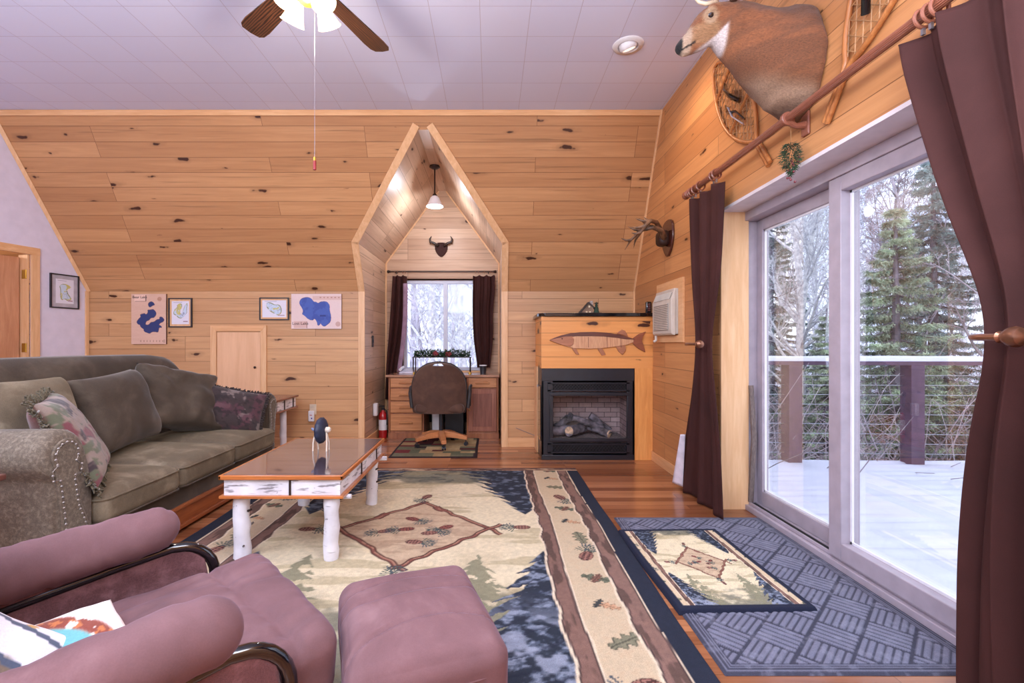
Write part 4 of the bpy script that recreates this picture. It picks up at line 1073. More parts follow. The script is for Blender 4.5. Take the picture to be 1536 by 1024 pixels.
def make_rug(name, cx, cy, W, L, rz, th, res, label, ripple=0.0, z0=.001, paint=paint_rug, mat_=None, cat='rug'):
    nu, nv = int(W / res), int(L / res); u = np.linspace(0, W, nu + 1); v = np.linspace(0, L, nv + 1); X, Y = np.meshgrid(u, v)
    edge = np.minimum(np.minimum(X, W - X), np.minimum(Y, L - Y)); Z = z0 + th * ss(edge, 0, .008) + ripple * (fbm(X * 2.5, Y * 2.5, 9, 2) - .5) * ss(edge, 0, .05) + np.where(edge <= 0, -z0 * .8, 0)
    jx = (fbm(Y * 2, Y * 0 + 1, 5, 2) - .5) * .012; P = np.stack([X - W / 2 + jx, Y - L / 2, Z], -1)
    me = sheet(nu, nv, P, paint(X, Y, W, L)); T = Matrix.Translation((cx, cy, 0)) @ Matrix.Rotation(rz, 4, 'Z'); me.transform(T)
    return tag(obj(name, me, mat_ or M_rug, smooth=0), label, cat)
make_rug('area_rug', -.505, 2.94, 2.57, 2.90, 0, .010, .0065, 'large cream lodge rug with navy pine trees and a twig diamond under the coffee table')
# ribbed door mat: real relief
def door_mat():
    W, L, res = .955, 1.50, .0055; cx, cy = .81 + W / 2, 1.655 + L / 2
    nu, nv = int(W / res), int(L / res); X, Y = np.meshgrid(np.linspace(0, W, nu + 1), np.linspace(0, L, nv + 1))
    a, b_ = (X + Y) / math.sqrt(2), (X - Y) / math.sqrt(2); cell = .15
    ia, ib = np.floor(a / cell), np.floor(b_ / cell); fa, fb = a / cell - ia, b_ / cell - ib; par = (ia + ib) % 2
    rib = np.where(par < .5, np.abs(np.sin(fa * PI * 5)) ** .5, np.abs(np.sin(fb * PI * 6)) ** .6); gut = np.minimum(np.minimum(fa, 1 - fa), np.minimum(fb, 1 - fb)); rib = rib * ss(gut, .02, .06)
    edge = np.minimum(np.minimum(X, W - X), np.minimum(Y, L - Y)); rib = np.where(edge < .05, (np.sin(edge * PI / .0125) ** 2) * (edge > .006), rib)
    Z = .001 + ss(edge, 0, .006) * .005 + .005 * rib; P = np.stack([X + .81, Y + 1.655, Z], -1)
    c = np.ones(X.shape + (3,)) * (66, 66, 80); c = mixc(c, (122, 122, 140), ss(rib, .35, .8)); c = mixc(c, (146, 146, 162), ss(fbm(X * 30, Y * 30, 3, 3), .55, .75) * .4)
    return tag(obj('door_mat', sheet(nu, nv, P, c), M_rug, smooth=0), 'large grey-blue ribbed door mat in front of the sliding glass door', 'mat')
door_mat()
def small_paint(X, Y, W, L):
    c = paint_rug(X * .86 + .07 * W, Y * .86 + .07 * L, W, L) * 1.06
    edge = np.minimum(np.minimum(X, W - X), np.minimum(Y, L - Y)); return np.clip(mixc(c, (32, 36, 56), ss(-edge, -.035, -.03)), 0, 255)
make_rug('accent_rug', 1.083, 2.47, .60, .88, R(1.5), .012, .004, 'small cream pine tree rug lying on the grey door mat', ripple=.004, z0=.013, paint=small_paint)
def patch_paint(X, Y, W, L):
    c = np.ones(X.shape + (3,)) * (44, 30, 34); pal = [(112, 42, 44), (96, 98, 76), (188, 164, 120), (58, 40, 42), (84, 34, 36), (110, 108, 84), (168, 140, 100)]
    rr = random.Random(5)
    rows = 6
    for r_ in range(rows):
        x = .03
        while x < W - .03:
            w_ = rr.uniform(.1, .24); col_ = pal[rr.randrange(len(pal))]; y0 = .03 + (L - .06) * r_ / rows; y1 = y0 + (L - .06) / rows
            k = rr.random()
            if k < .4: y1 -= (y1 - y0) * .5
            c = mixc(c, col_, ((X > x) & (X < min(x + w_, W - .03)) & (Y > y0) & (Y < y1)) * 1.0); 
            if k < .4: c = mixc(c, pal[rr.randrange(len(pal))], ((X > x) & (X < min(x + w_, W - .03)) & (Y >= y1) & (Y < y1 * 2 - y0)) * 1.0)
            x += w_
    return c * (.9 + .2 * fbm(X * 60, Y * 60, 3, 2))[..., None]
make_rug('patchwork_rug', -.585, 5.30, .90, .98, 0, .008, .008, 'small dark red, green and tan patchwork rug under the desk chair', paint=patch_paint)

# ------------------------------------------------------------------ glider chair and ottoman
ang = math.atan2(.669, .743)
gc = thing('glider_chair', 'mauve suede glider armchair with black tube frame in the near corner', 'armchair', (-.80, 1.20, 0), ang)
# local frame: x forward, y to the chair's left (away from the camera)
fx = .30      # seat front
T = wm(gc)
bm = softbox(.66, .62, .19, .055, 60, crown=.012, wr=.010, ws=5.5, seed=8)
for v_ in bm.verts:   # cushion rises to the front and has gathered folds
    v_.co.z += .10 * (v_.co.x) + .010 * nz((v_.co.x * 7 + 3, v_.co.y * 22, 2)) * (v_.co.z > 0)
    if v_.co.z > 0: v_.co.z -= .012 * math.exp(-((v_.co.x - .19 + v_.co.y * .12) / .012) ** 2)
obj('seat_cushion', bm, M_mauve, gc, local=True, smooth=180, T=Matrix.Translation((-.02, 0, .335)))
bm = softbox(.62, .56, .18, .08, 22, crown=.04, wr=.014, ws=5, seed=9); obj('back_cushion', bm, M_mauve, gc, local=True, smooth=180, T=Matrix.Translation((-.56, 0, .62)) @ Matrix.Rotation(R(-58), 4, 'Y'))
for sg in (1, -1):
    y = sg * .345
    pts = []; rd = []; TT = [k / 30 * .88 for k in range(31)] + [.88 + .12 * math.sin(PI / 2 * k / 9) for k in range(1, 10)]
    for k, t_ in enumerate(TT):
        x = -.55 + t_ * .62; z = .495 + .095 * t_ + .012 * math.sin(t_ * 3)
        pts.append(Vector((x, y + .012 * math.sin(t_ * 5), z))); e = min(1, (1 - t_) / .12 + .0); rd.append(.068 * math.sqrt(max(.004, 1 - (1 - e) ** 2)) * (1 + .025 * math.sin(t_ * 34) + .015 * math.sin(t_ * 71)))
    bm = tube(NB(), pts, rd, 22)
    for v_ in bm.verts:
        v_.co.y = y + (v_.co.y - y) * 1.0; v_.co += Vector((0, 0, 1)) * .006 * nz(v_.co * 9) + Vector((0, sg, 0)) * .004 * nz(v_.co * 14)
        v_.co.z -= .005 * math.exp(-(((v_.co.x * 1.0) % .085 - .04) / .006) ** 2) if sg > 0 else 0
    obj('armrest', bm, M_mauve, gc, local=True, smooth=180)
    P = [(-.55, y, .424), (-.4, y, .445), (-.1, y, .492), (.05, y, .512)]
    for k in range(9): a = R(90 - k * 13); P.append((.06 + .11 * math.cos(a), y, .40 + .11 * math.sin(a)))
    P += [(.17, y, .30), (.13, y, .16), (.06, y, .10)]
    obj('frame_tube', tube(NB(), P, .0165, 14), M_blackg, gc, local=True, smooth=60)
    pan = [(-.5, .12), (-.52, .45), (-.1, .52), (.04, .52), (.10, .50), (.14, .46), (.15, .40), (.13, .2), (.1, .12)]
    obj('side_panel', prism(NB(), pan, (0, y - .012, 0), (1, 0, 0), (0, 0, 1), (0, .024, 0)), M_mauved, gc, local=True, bevel=.008)
    obj('base_rail', tube(NB(), [(-.45, y * .7, .05), (.2, y * .7, .05), (.26, y * .7, .035)], .02, 10), M_black, gc, local=True)
obj('base_bar', tube(NB(), [(-.1, -.26, .05), (-.1, .26, .05)], .02, 10), M_black, gc, local=True)
obj('base_bar', tube(NB(), [(-.1, -.2, .05), (-.05, -.2, .2), (-.05, .2, .2), (-.1, .2, .05)], .015, 10), M_black, gc, local=True)
obj('seat_frame', box(-.32, .24, -.26, .26, .20, .25), M_black, gc, local=True)
# ottoman
ot = thing('ottoman', 'mauve suede footstool with stitched seams on a black base in front of the armchair', 'footstool', (-.205, 1.325, 0), R(20))
W_, D_ = .40, .44
bm = softbox(W_, D_, .17, .05, 60, crown=.022, bottom=.01, wr=.003, ws=6, seed=3)
for v_ in bm.verts:
    if v_.co.z > .02:
        x, y = v_.co.x, v_.co.y
        for f_, dp in ((y - .045 - .02 * math.sin(x * 5 + 1.5), .014), (y + .055 + .25 * (x - .03) ** 2 * 6 - .0, .014), (y - .145 + .18 * (x) ** 2 * 5, .012)):
            v_.co.z -= dp * math.exp(-(f_ / .005) ** 2)
obj('padded_top', bm, M_mauve, ot, local=True, smooth=180, T=Matrix.Translation((0, 0, .335)) @ Matrix.Rotation(R(4), 4, 'X'))
pts = []
for k in range(41):
    a = 2 * PI * k / 40; f = lambda t_: math.copysign(abs(t_) ** .35, t_)
    pts.append((f(math.cos(a)) * (W_ / 2 + .0), f(math.sin(a)) * (D_ / 2 + .0), .352 + .015 * f(math.sin(a))))
obj('piping', tube(NB(), pts, .003, 6, cap=False), M_mauve, ot, local=True)
for x in (-.10, .10):
    obj('leg_frame', tube(NB(), [(x, -.15, .26), (x, -.16, .06), (x, -.12, .03), (x, .12, .03), (x, .16, .06), (x, .15, .26)], .014, 10), M_black, ot, local=True)
obj('base_plate', box(-.13, .13, -.17, .17, .235, .262), M_black, ot, local=True)

# printed cushions in the glider
def print_a(x, y, z):
    c = np.ones((len(x), 3)) * (236, 222, 214); r = np.hypot(x + .02, (y - .0) * 1.0)
    c = mixc(c, (112, 178, 182), ss(.105 - r, 0, .01)); c = mixc(c, (40, 110, 90), ss(.02 - np.abs(y + .01 + x * .3), 0, .008) * ss(.10 - r, 0, .01))
    ring = ss(r, .095, .105) * ss(-r, -.145, -.135) * (fbm(x * 50, y * 50, 3) > .42); c = mixc(c, (140, 70, 56), ring); c = mixc(c, (196, 116, 70), ring * (fbm(x * 60, y * 60, 8) > .55))
    return c
def print_b(x, y, z):
    c = np.ones((len(x), 3)) * (232, 228, 236)
    c = mixc(c, (128, 108, 92), ss(fbm(x * 7, y * 5, 2), .46, .50)); c = mixc(c, (84, 92, 112), (np.sin(x * 90 + fbm(x * 8, y * 8, 3) * 6) > .82) * 1.0); c = mixc(c, (206, 158, 84), ss(fbm(x * 14, y * 14, 12), .66, .70))
    return c
T = pillow_basis((-.955, 1.03, .435), (.25, -.12, .96), (.55, .8, .1))
o = throw('printed_cushion', T, .34, .34, .09, print_a, M_pillowp, n=70, seed=21); tag(o, 'cream cushion printed with a rust and teal circle lying on the armchair seat', 'cushion')
T = pillow_basis((-1.06, .90, .50), (.65, -.2, .70), (-.1, .9, .35))
o = throw('printed_cushion', T, .34, .36, .11, print_b, M_pillowp, n=70, seed=22); tag(o, 'white cushion printed with brown and blue stripes leaning against the armchair back', 'cushion')

# dark side table between sofa and glider, only its edge shows
st = thing('side_table', 'small dark brown side table at the near end of the sofa', 'table', (-2.25, 1.72, 0))
M_dw = wood('dark_wood', (112, 66, 54), (66, 36, 30), 'x', rough=.3, coat=.3)
obj('table_top', box(-2.45, -1.90, 1.55, 1.88, .615, .64), M_dw, st, bevel=.004); obj('shelf', box(-2.43, -1.92, 1.57, 1.86, .50, .52), M_dw, st, bevel=.003)
for x in (-2.42, -1.95):
    for y in (1.58, 1.83): obj('leg', box(x, x + .03, y, y + .03, 0, .615), M_dw, st, bevel=.003)
# ------------------------------------------------------------------ desk
DX0, DX1, DYF, DYB, DH = -1.235, .095, 5.78, 6.335, .772
dk = thing('desk', 'oak writing desk with drawers at its side and a panelled cupboard, under the alcove window', 'desk', (-.57, DYF, 0))
obj('desk_top', box(DX0 - .03, DX1 + .01, DYF - .03, DYB, DH - .03, DH), wood('desk_top', (186, 140, 112), (148, 104, 84), 'x', rough=.2, coat=.6), dk, bevel=.005)
def pedestal(x0, x1, n): 
    bm = NB(); bx(bm, x0, x0 + .02, DYF, DYB, 0, DH - .03); bx(bm, x1 - .02, x1, DYF, DYB, 0, DH - .03); bx(bm, x0 + .02, x1 - .02, DYF + .012, DYB, 0.0, DH - .03)
    bx(bm, x0 - .004, x1 + .004, DYF - .006, DYF + .012, 0, .07)
    return obj(n, bm, M_oakz, dk, bevel=.003)
pedestal(DX0, -.805, 'pedestal'); pedestal(-.29, DX1, 'pedestal')
def drawer(x0, x1, z0, z1, up=False):
    d_ = obj('drawer', box(x0, x1, DYF - .01, DYF + .012, z0, z1), M_oakx, dk, bevel=.004)
    xc, zc = (x0 + x1) / 2, (z0 + z1) / 2; k = .085
    pts = [(-k, -.016), (-k * .8, .016), (k * .8, .016), (k, -.016)] if not up else [(-k, -.014), (-k, .004), (-k * .6, .02), (k * .6, .02), (k, .004), (k, -.014)]
    bm = prism(NB(), [(xc + a, zc + b_) for a, b_ in pts], (0, DYF - .03, 0), (1, 0, 0), (0, 0, 1), (0, .02, 0)); obj('drawer_pull', bm, wood('pull_oak', (198, 138, 88), (160, 100, 62), 'x', rough=.3), d_, bevel=.005)
for z0, z1, u in ((.62, .735, True), (.462, .605, False), (.315, .45, False), (.10, .30, False)): drawer(DX0 + .025, -.83, z0, z1, u)
drawer(-.27, DX1 - .025, .62, .735, True)
drawer(-.78, -.31, .655, .735, True)
d_ = obj('cupboard_door', box(-.27, DX1 - .025, DYF - .01, DYF + .012, .09, .60), wood('cupboard', (178, 118, 96), (136, 82, 66), 'z', rough=.4), dk, bevel=.004)
obj('door_panel', box(-.215, DX1 - .08, DYF - .014, DYF - .008, .15, .545), wood('cupboard_panel', (160, 104, 88), (118, 72, 60), 'z', rough=.4), d_, bevel=.004)
obj('knob', lathe(NB(), [(.006, 0), (.01, .01), (0, .015)], basis((-.255, DYF - .01, .35), (1, 0, 0), (0, 0, 1), (0, -1, 0)), 12), M_brass, d_)
obj('modesty_panel', box(-.805, -.29, DYB - .06, DYB - .04, .12, DH - .03), M_dark, dk)
tag(obj('waste_bin', box(-.735, -.60, 5.98, 6.2, 0.0, .335), M_white, bevel=.01), 'white rectangular bin standing in the desk knee hole', 'bin')
tag(obj('computer_tower', box(-.565, -.335, 5.92, 6.22, .0, .36), M_black, bevel=.006), 'black computer tower on the floor under the desk', 'computer')
# things on the desk
sh = thing('plant_riser', 'thin dark metal riser shelf standing on the desk before the window', 'shelf', (-.62, 6.1, DH))
obj('shelf_board', box(-.985, -.245, 6.0, 6.2, .972, .98), M_iron, sh)
for x in (-.97, -.26):
    for y in (6.01, 6.18): obj('leg', cyl(NB(), (x, y, DH), (x, y, .972), .007, n=8), M_iron, sh)
    obj('foot', lathe(NB(), [(.022, 0), (.022, .006), (.012, .02), (0, .024)], Matrix.Translation((x, 6.01, DH)), 12), M_brass, sh)
rr = random.Random(4); bm = NB(); bmr = NB(); bmw = NB()
for k in range(1500):
    x = rr.uniform(-.97, -.27); y = rr.uniform(6.04, 6.16); z = .982 + rr.random() ** 2 * .07 * (1.3 - abs(abs(x + .62) - .17) * 3)
    z = max(.982, z); d = Vector((rr.uniform(-1, 1), rr.uniform(-1, 1), rr.uniform(-.1, .6))).normalized() * rr.uniform(.025, .055); s_ = Vector((-d.y, d.x, rr.uniform(-.01, .01))).normalized() * .010
    p = Vector((x, y, z)); face(bm, [p, p + d * .5 + s_, p + d, p + d * .5 - s_])
    if k % 30 == 0: lathe(bmw, [(0, 0), (.008, .004), (.008, .008), (0, .012)], Matrix.Translation(p + Vector((0, -.01, .004))), 6)
ga = tag(obj('garland', bm, plain('leaf_green', (52, 74, 50), .7, var=.4, scale=30), smooth=0, solid=.001), 'green leafy garland with dark red blooms lying on the riser shelf', 'garland')
for (x, z) in ((-.70, 1.02), (-.535, 1.02)):
    bm = NB()
    for k in range(14):
        a = k * 2.4; r = .012 + .0016 * k; c0 = Vector((x + r * math.cos(a), 6.05, z + r * math.sin(a))); lathe(bm, [(0, 0), (.014, .004), (.010, .01), (0, .012)], basis(c0, (1, 0, 0), (0, 0, 1), (0, -1, 0)), 8)
    obj('red_bloom', bm, plain('dark_red', (122, 34, 40), .7, var=.2), ga)
obj('white_berries', bmw, M_white, ga, label='small white berries')
cup = thing('tumbler', 'black tumbler with a white rim on the desk below the curtain', 'cup', (-.095, 6.02, DH))
obj('body', lathe(NB(), [(.036, 0), (.045, .1), (.041, .1), (.034, .01), (0, .01)], Matrix.Translation((-.095, 6.02, DH)), 20), M_black, cup); obj('rim', lathe(NB(), [(.046, .098), (.047, .108), (.043, .108), (.042, .098)], Matrix.Translation((-.095, 6.02, DH)), 20), M_white, cup, label='white rim')
ph = thing('telephone', 'pale grey telephone with a thin aerial on the desk at the curtain', 'telephone', (-1.06, 6.05, DH))
obj('base', prism(NB(), [(5.95, DH), (6.14, DH), (6.14, DH + .055), (5.95, DH + .02)], (-1.14, 0, 0), (0, 1, 0), (0, 0, 1), (.17, 0, 0)), plain('pale_grey', (205, 200, 214), .5), ph, bevel=.006); obj('handset', tube(NB(), [(-1.13, 5.97, DH + .05), (-1.12, 6.05, DH + .07), (-1.12, 6.13, DH + .075)], .018, 8), M_white, ph); obj('antenna', cyl(NB(), (-.995, 6.12, DH + .03), (-.995, 6.12, DH + .2), .003, n=6), M_black, ph)

# desk chair, back to the room
oc = thing('desk_chair', 'brown upholstered swivel chair on oak star base, seen from behind at the desk', 'chair', (-.56, 5.33, 0))
cx, cy = -.56, 5.33
nu, nv = 40, 34; bm = NB(); grid = {}
def backp(u, v, off):      # u -1..1 across, v 0..1 upwards
    z = .385 + v * .56; hw = .30 * min(1, (1 - max(0, (v - .42) / .58) ** 2.5) ** .5 + .0) * (.93 + .07 * min(1, v * 6)) if v < 1 else 0
    hw = max(hw, .02); x = cx - .01 + u * hw; y = cy - .14 + .09 * u * u + off * (1 - .0 * u) - .03 * (v - .5) - (.02 * (1 - u * u) if off == 0 else 0)
    return Vector((x, y, z))
for s_, off in ((0, 0), (1, .07)):
    for i in range(nu + 1):
        for j in range(nv + 1):
            grid[(s_, i, j)] = bm.verts.new(backp(i / nu * 2 - 1, (j / nv) ** .8, off))
hole = lambda i, j: (nv - 3 <= j < nv - 1) and abs(i + .5 - nu / 2) < nu * .19
for s_ in (0, 1):
    for i in range(nu):
        for j in range(nv):
            if hole(i, j): continue
            q = [grid[(s_, i, j)], grid[(s_, i + 1, j)], grid[(s_, i + 1, j + 1)], grid[(s_, i, j + 1)]]; bm.faces.new(q if s_ == 0 else q[::-1])
be = [e for e in bm.edges if len(e.link_faces) == 1]
for i in range(nu):
    for j in range(nv):
        if hole(i, j): continue
        for (a, b_), (di, dj) in ((((i, j), (i + 1, j)), (0, -1)), (((i + 1, j), (i + 1, j + 1)), (1, 0)), (((i + 1, j + 1), (i, j + 1)), (0, 1)), (((i, j + 1), (i, j)), (-1, 0))):
            ni, nj = i + di, j + dj
            if ni < 0 or nj < 0 or ni >= nu or nj >= nv or hole(ni, nj):
                try: bm.faces.new([grid[(0, *b_)], grid[(0, *a)], grid[(1, *a)], grid[(1, *b_)]])
                except ValueError: pass
obj('backrest', bm, fabric('chair_brown', (84, 60, 50), (104, 76, 62), scale=5, sheen=.3), oc, smooth=50)
pts = [backp(-1, v / 24, .035) for v in range(0, 24)] + [backp(u / 8, .998, .035) for u in range(-8, 9)][4:13] + [backp(1, 1 - v / 24, .035) for v in range(1, 25)]
obj('edge_trim', tube(NB(), pts, .014, 8), plain('dark_vinyl', (40, 32, 32), .5), oc)
obj('seat', softbox(.54, .5, .11, .05, 16, crown=.02), MATS['chair_brown'], oc, smooth=180, T=Matrix.Translation((cx, cy + .12, .435)))
for sg in (-1, 1):
    x = cx + sg * .31; obj('armrest', tube(NB(), [(x, cy - .04, .44), (x + sg * .02, cy - .04, .60), (x + sg * .02, cy + .02, .66), (x + sg * .02, cy + .25, .66), (x, cy + .3, .6), (x, cy + .26, .42)], .02, 10), MATS['dark_vinyl'], oc)
obj('post', cyl(NB(), (cx, cy + .06, .1), (cx, cy + .06, .39), .022), M_black, oc)
for k in range(5):
    a = R(-78 + 72 * k); d = Vector((math.cos(a), math.sin(a), 0)); c0 = Vector((cx, cy + .06, 0)); s_ = Vector((-d.y, d.x, 0))
    bm = NB(); v = []
    for (r_, z0, z1, w_) in ((.02, .10, .175, .034), (.16, .095, .155, .03), (.30, .075, .115, .026)):
        v.append([bm.verts.new(c0 + d * r_ + s_ * w_ * a_ + Vector((0, 0, z_))) for a_, z_ in ((-1, z0), (1, z0), (1, z1), (-1, z1))])
    for p, q in zip(v, v[1:]):
        for i in range(4): bm.faces.new((p[i], p[(i + 1) % 4], q[(i + 1) % 4], q[i]))
    bm.faces.new(v[0][::-1]); bm.faces.new(v[-1]); obj('base_arm', bm, wood('chair_oak', (214, 146, 98), (176, 108, 66), 'x', rough=.3), oc, bevel=.004)
    c = c0 + d * .285
    bm = cyl(NB(), c + s_ * .022 + Vector((0, 0, .031)), c + s_ * .006 + Vector((0, 0, .031)), .022, n=14); cyl(bm, c - s_ * .022 + Vector((0, 0, .031)), c - s_ * .006 + Vector((0, 0, .031)), .022, n=14); cyl(bm, c + Vector((0, 0, .03)), c + Vector((0, 0, .085)), .007, n=8)
    obj('caster', bm, M_black, oc)

# fire extinguisher, outlet, switch
fe = thing('fire_extinguisher', 'red fire extinguisher with white label standing on the floor beside the desk', 'fire extinguisher', (-1.315, 5.84, 0))
ex, ey = -1.315, 5.84
obj('cylinder', lathe(NB(), [(.046, 0), (.05, .01), (.05, .26), (.042, .30), (.02, .325), (.018, .34)], Matrix.Translation((ex, ey, 0)), 24), plain('red_paint', (176, 30, 34), .25, coat=.5), fe)
obj('label', lathe(NB(), [(.0508, .10), (.0508, .225)], Matrix.Translation((ex, ey, 0)), 24, cap=False), M_white, fe, label='white paper label')
bm = NB(); cyl(bm, (ex, ey, .34), (ex, ey, .37), .016); strip(bm, (ex - .05, ey, .375), (ex + .02, ey, .38), .02, .008, (0, 0, 1)); strip(bm, (ex - .05, ey, .40), (ex + .02, ey, .385), .02, .006, (0, 0, 1)); obj('valve_handle', bm, M_black, fe)
obj('hose', tube(NB(), [(ex + .015, ey, .355), (ex + .05, ey - .02, .33), (ex + .056, ey - .02, .22), (ex + .054, ey - .015, .16)], .008, 8), M_black, fe)
ol = thing('wall_outlet', 'ivory wall outlet with a white plug-in alarm on the pine knee wall', 'outlet', (-1.975, KY, .33))
obj('cover_plate', box(-2.015, -1.94, KY - .006, KY, .36, .475), plain('ivory', (214, 196, 172), .4), ol, bevel=.003)
dv = obj('alarm_unit', box(-2.02, -1.955, KY - .04, KY - .006, .285, .405), M_white, ol, bevel=.01); bm = NB(); bx(bm, -2.0, -1.975, KY - .042, KY - .039, .355, .362); obj('red_mark', bm, plain('mark_red', (180, 50, 60), .5), dv); obj('blue_mark', box(-1.985, -1.972, KY - .042, KY - .039, .315, .33), plain('mark_blue', (60, 60, 150), .5), dv)
o2 = thing('wall_outlet', 'white night light plugged low on the alcove side wall above the extinguisher', 'outlet', (AX0, 5.72, .33))
obj('cover_plate', box(AX0, AX0 + .006, 5.70, 5.78, .30, .42), M_white, o2, bevel=.002); obj('night_light', box(AX0 + .006, AX0 + .055, 5.66, 5.74, .29, .44), M_white, o2, bevel=.012)
sw = thing('light_switch', 'dark bronze light switch plate on the alcove side wall', 'switch', (AX0, 5.68, 1.17)); obj('plate', box(AX0, AX0 + .006, 5.63, 5.72, 1.11, 1.245), M_iron, sw, bevel=.002); obj('toggle', box(AX0 + .006, AX0 + .014, 5.665, 5.685, 1.16, 1.195), M_black, sw)

# ------------------------------------------------------------------ wall pictures
def P2(px, py): q = at(px, py, KY - .03); return q.x, q.z
def inpoly(X, Z, poly):
    ins = np.zeros(X.shape, bool); n = len(poly)
    for i in range(n):
        (x0, y0), (x1, y1) = poly[i], poly[(i + 1) % n]
        if y0 == y1: continue
        c = ((y0 > Z) != (y1 > Z)) & (X < (x1 - x0) * (Z - y0) / (y1 - y0) + x0); ins ^= c
    return ins
def smoothpoly(p, it=2):
    for _ in range(it):
        q = []
        for i in range(len(p)):
            a, b_ = p[i], p[(i + 1) % len(p)]; q += [(a[0] * .75 + b_[0] * .25, a[1] * .75 + b_[1] * .25), (a[0] * .25 + b_[0] * .75, a[1] * .25 + b_[1] * .75)]
        p = q
    return p
LAKE1 = [[(165 + 60, 430), (200, 420), (215, 440), (250, 415), (290, 445), (320, 400), (305, 360), (370, 355), (420, 345), (460, 390), (465, 440), (420, 500), (370, 495), (330, 545), (290, 555), (268, 600), (280, 628), (330, 630), (370, 580), (430, 575), (480, 530), (530, 525), (525, 485), (580, 485), (612, 530), (590, 570), (530, 595), (510, 630), (565, 650), (560, 680), (515, 670), (505, 740), (490, 762), (430, 748), (380, 755), (345, 785), (290, 765), (240, 745), (245, 710), (180, 665), (175, 625), (130, 615), (110, 575), (150, 520), (190, 485), (172, 445)], [(320, 240), (370, 205), (410, 215), (442, 262), (400, 275), (350, 310), (325, 290)]]
LAKE2 = [(770, 140), (860, 120), (930, 140), (975, 205), (1010, 200), (1050, 230), (1085, 200), (1150, 195), (1200, 200), (1240, 250), (1235, 330), (1262, 430), (1258, 530), (1200, 585), (1145, 620), (1100, 595), (1085, 550), (1065, 595), (1030, 600), (1035, 565), (1000, 500), (965, 480), (960, 510), (880, 500), (790, 415), (770, 415), (790, 370), (780, 320), (725, 240), (735, 180)]
def board(x0, x1, z0, z1, th, fn, name, label, cat, y=KY, res=.0025):
    t_ = thing(name, label, cat, ((x0 + x1) / 2, y, z0))
    obj('board', box(x0, x1, y - th, y - .0005, z0, z1), plain('board_edge', (120, 84, 70), .6), t_, bevel=0)
    nu, nv = int((x1 - x0) / res), int((z1 - z0) / res); X, Z = np.meshgrid(np.linspace(x0, x1, nu + 1), np.linspace(z0, z1, nv + 1)); P = np.stack([X, X * 0 + y - th - .0006, Z], -1)
    obj('map_face', sheet(nu, nv, P, fn(X, Z)), M_print, t_, smooth=0); return t_
def crop_xy(X, Z, ox, oy, k):   # photo crop coordinates of a wall point
    return ((X / (KY - .03) * F + CX) - ox) * k, ((CY - (Z - CH) / (KY - .03) * F) - oy) * k
def map1(X, Z):
    u, v = crop_xy(X, Z, 195, 435, 12.05); c = np.ones(X.shape + (3,)) * (222, 184, 164); c = mixc(c, (206, 164, 144), fbm(X * 12, Z * 60, 4) * .5)
    for pl_ in LAKE1:
        sp = smoothpoly(pl_, 1); m = inpoly(u, v, sp); m2 = inpoly(u + 5, v + 6, sp) | inpoly(u - 5, v - 5, sp); c = mixc(c, (120, 84, 84), m2 * 1.0); c = mixc(c, (52, 62, 112), m * 1.0)
    c = mixc(c, (176, 120, 92), ss(-np.hypot(u - 525, v - 160), -42, -36) * (np.sin(np.arctan2(v - 160, u - 525) * 16) > -.5)); c = mixc(c, (236, 200, 184), (u > 70) & (u < 290) & (v > 80) & (v < 200)); c = mixc(c, (96, 64, 60), (u > 272) & (u < 288) & (v > 90) & (v < 200)); c = mixc(c, (176, 140, 130), (u > 80) & (u < 285) & (v > 196) & (v < 208))
    c = mixc(c, (180, 140, 126), (v > 905) & (v < 935) & (np.sin(u * .11) > .5) & (u > 140) & (u < 590)); return mixc(c, (96, 64, 60), (u > 603) & (u < 613) & (v > 890) & (v < 950))
def map2(X, Z):
    u, v = crop_xy(X, Z, 385, 435, 11.38); c = np.ones(X.shape + (3,)) * (232, 208, 204); c = mixc(c, (224, 196, 190), fbm(X * 60, Z * 10, 4) * .5)
    sp = smoothpoly(LAKE2, 1); m2 = inpoly(u + 5, v + 6, sp) | inpoly(u - 5, v - 6, sp); c = mixc(c, (80, 76, 120), m2 * 1.0); m = inpoly(u, v, sp); c = mixc(c, (76, 98, 174), m * 1.0); c = mixc(c, (60, 76, 150), m * ss(fbm(X * 14, Z * 14, 7), .5, .6) * .5); c = mixc(c, (54, 66, 130), m * (np.abs(u - 1125) < 50) * (np.abs(v - 435) < 16))
    c = mixc(c, (216, 180, 170), (u > 630) & (u < 850) & (v > 530) & (v < 645)); c = mixc(c, (150, 110, 104), (u > 846) & (u < 858) & (v > 535) & (v < 650)); c = mixc(c, (218, 184, 174), (u > 950) & (u < 1440) & (v > 100) & (v < 165)); c = mixc(c, (186, 140, 126), (u > 1060) & (u < 1420) & (v > 115) & (v < 135) & (np.sin(u * .1) > .3))
    return mixc(c, (206, 168, 158), ss(-np.hypot(u - 1383, v - 578), -46, -40))
def textobj(body_, x, z, size, y, m, par):
    cu = bpy.data.curves.new('lettering', 'FONT'); cu.body = body_; cu.size = size; cu.extrude = .0008; cu.align_x = 'CENTER'; cu.align_y = 'CENTER'
    o = bpy.data.objects.new('tmp', cu); COL.objects.link(o); dg = bpy.context.evaluated_depsgraph_get(); me = bpy.data.meshes.new_from_object(o.evaluated_get(dg)); bpy.data.objects.remove(o)
    return obj('lettering', me, m, par, smooth=0, T=Matrix.Translation((x, y, z)) @ Matrix.Rotation(PI / 2, 4, 'X'))
M_ink = plain('burnt_ink', (70, 44, 44), .7)
t_ = board(-3.985, -3.60, 1.143, 1.70, .022, map1, 'lake_map_plaque', 'tall pale wooden lake map plaque with dark blue lake on the pine wall', 'map plaque'); q = P2(209, 445.5); textobj('Bear Lake', q[0], q[1], .040, KY - .0235, M_ink, t_)
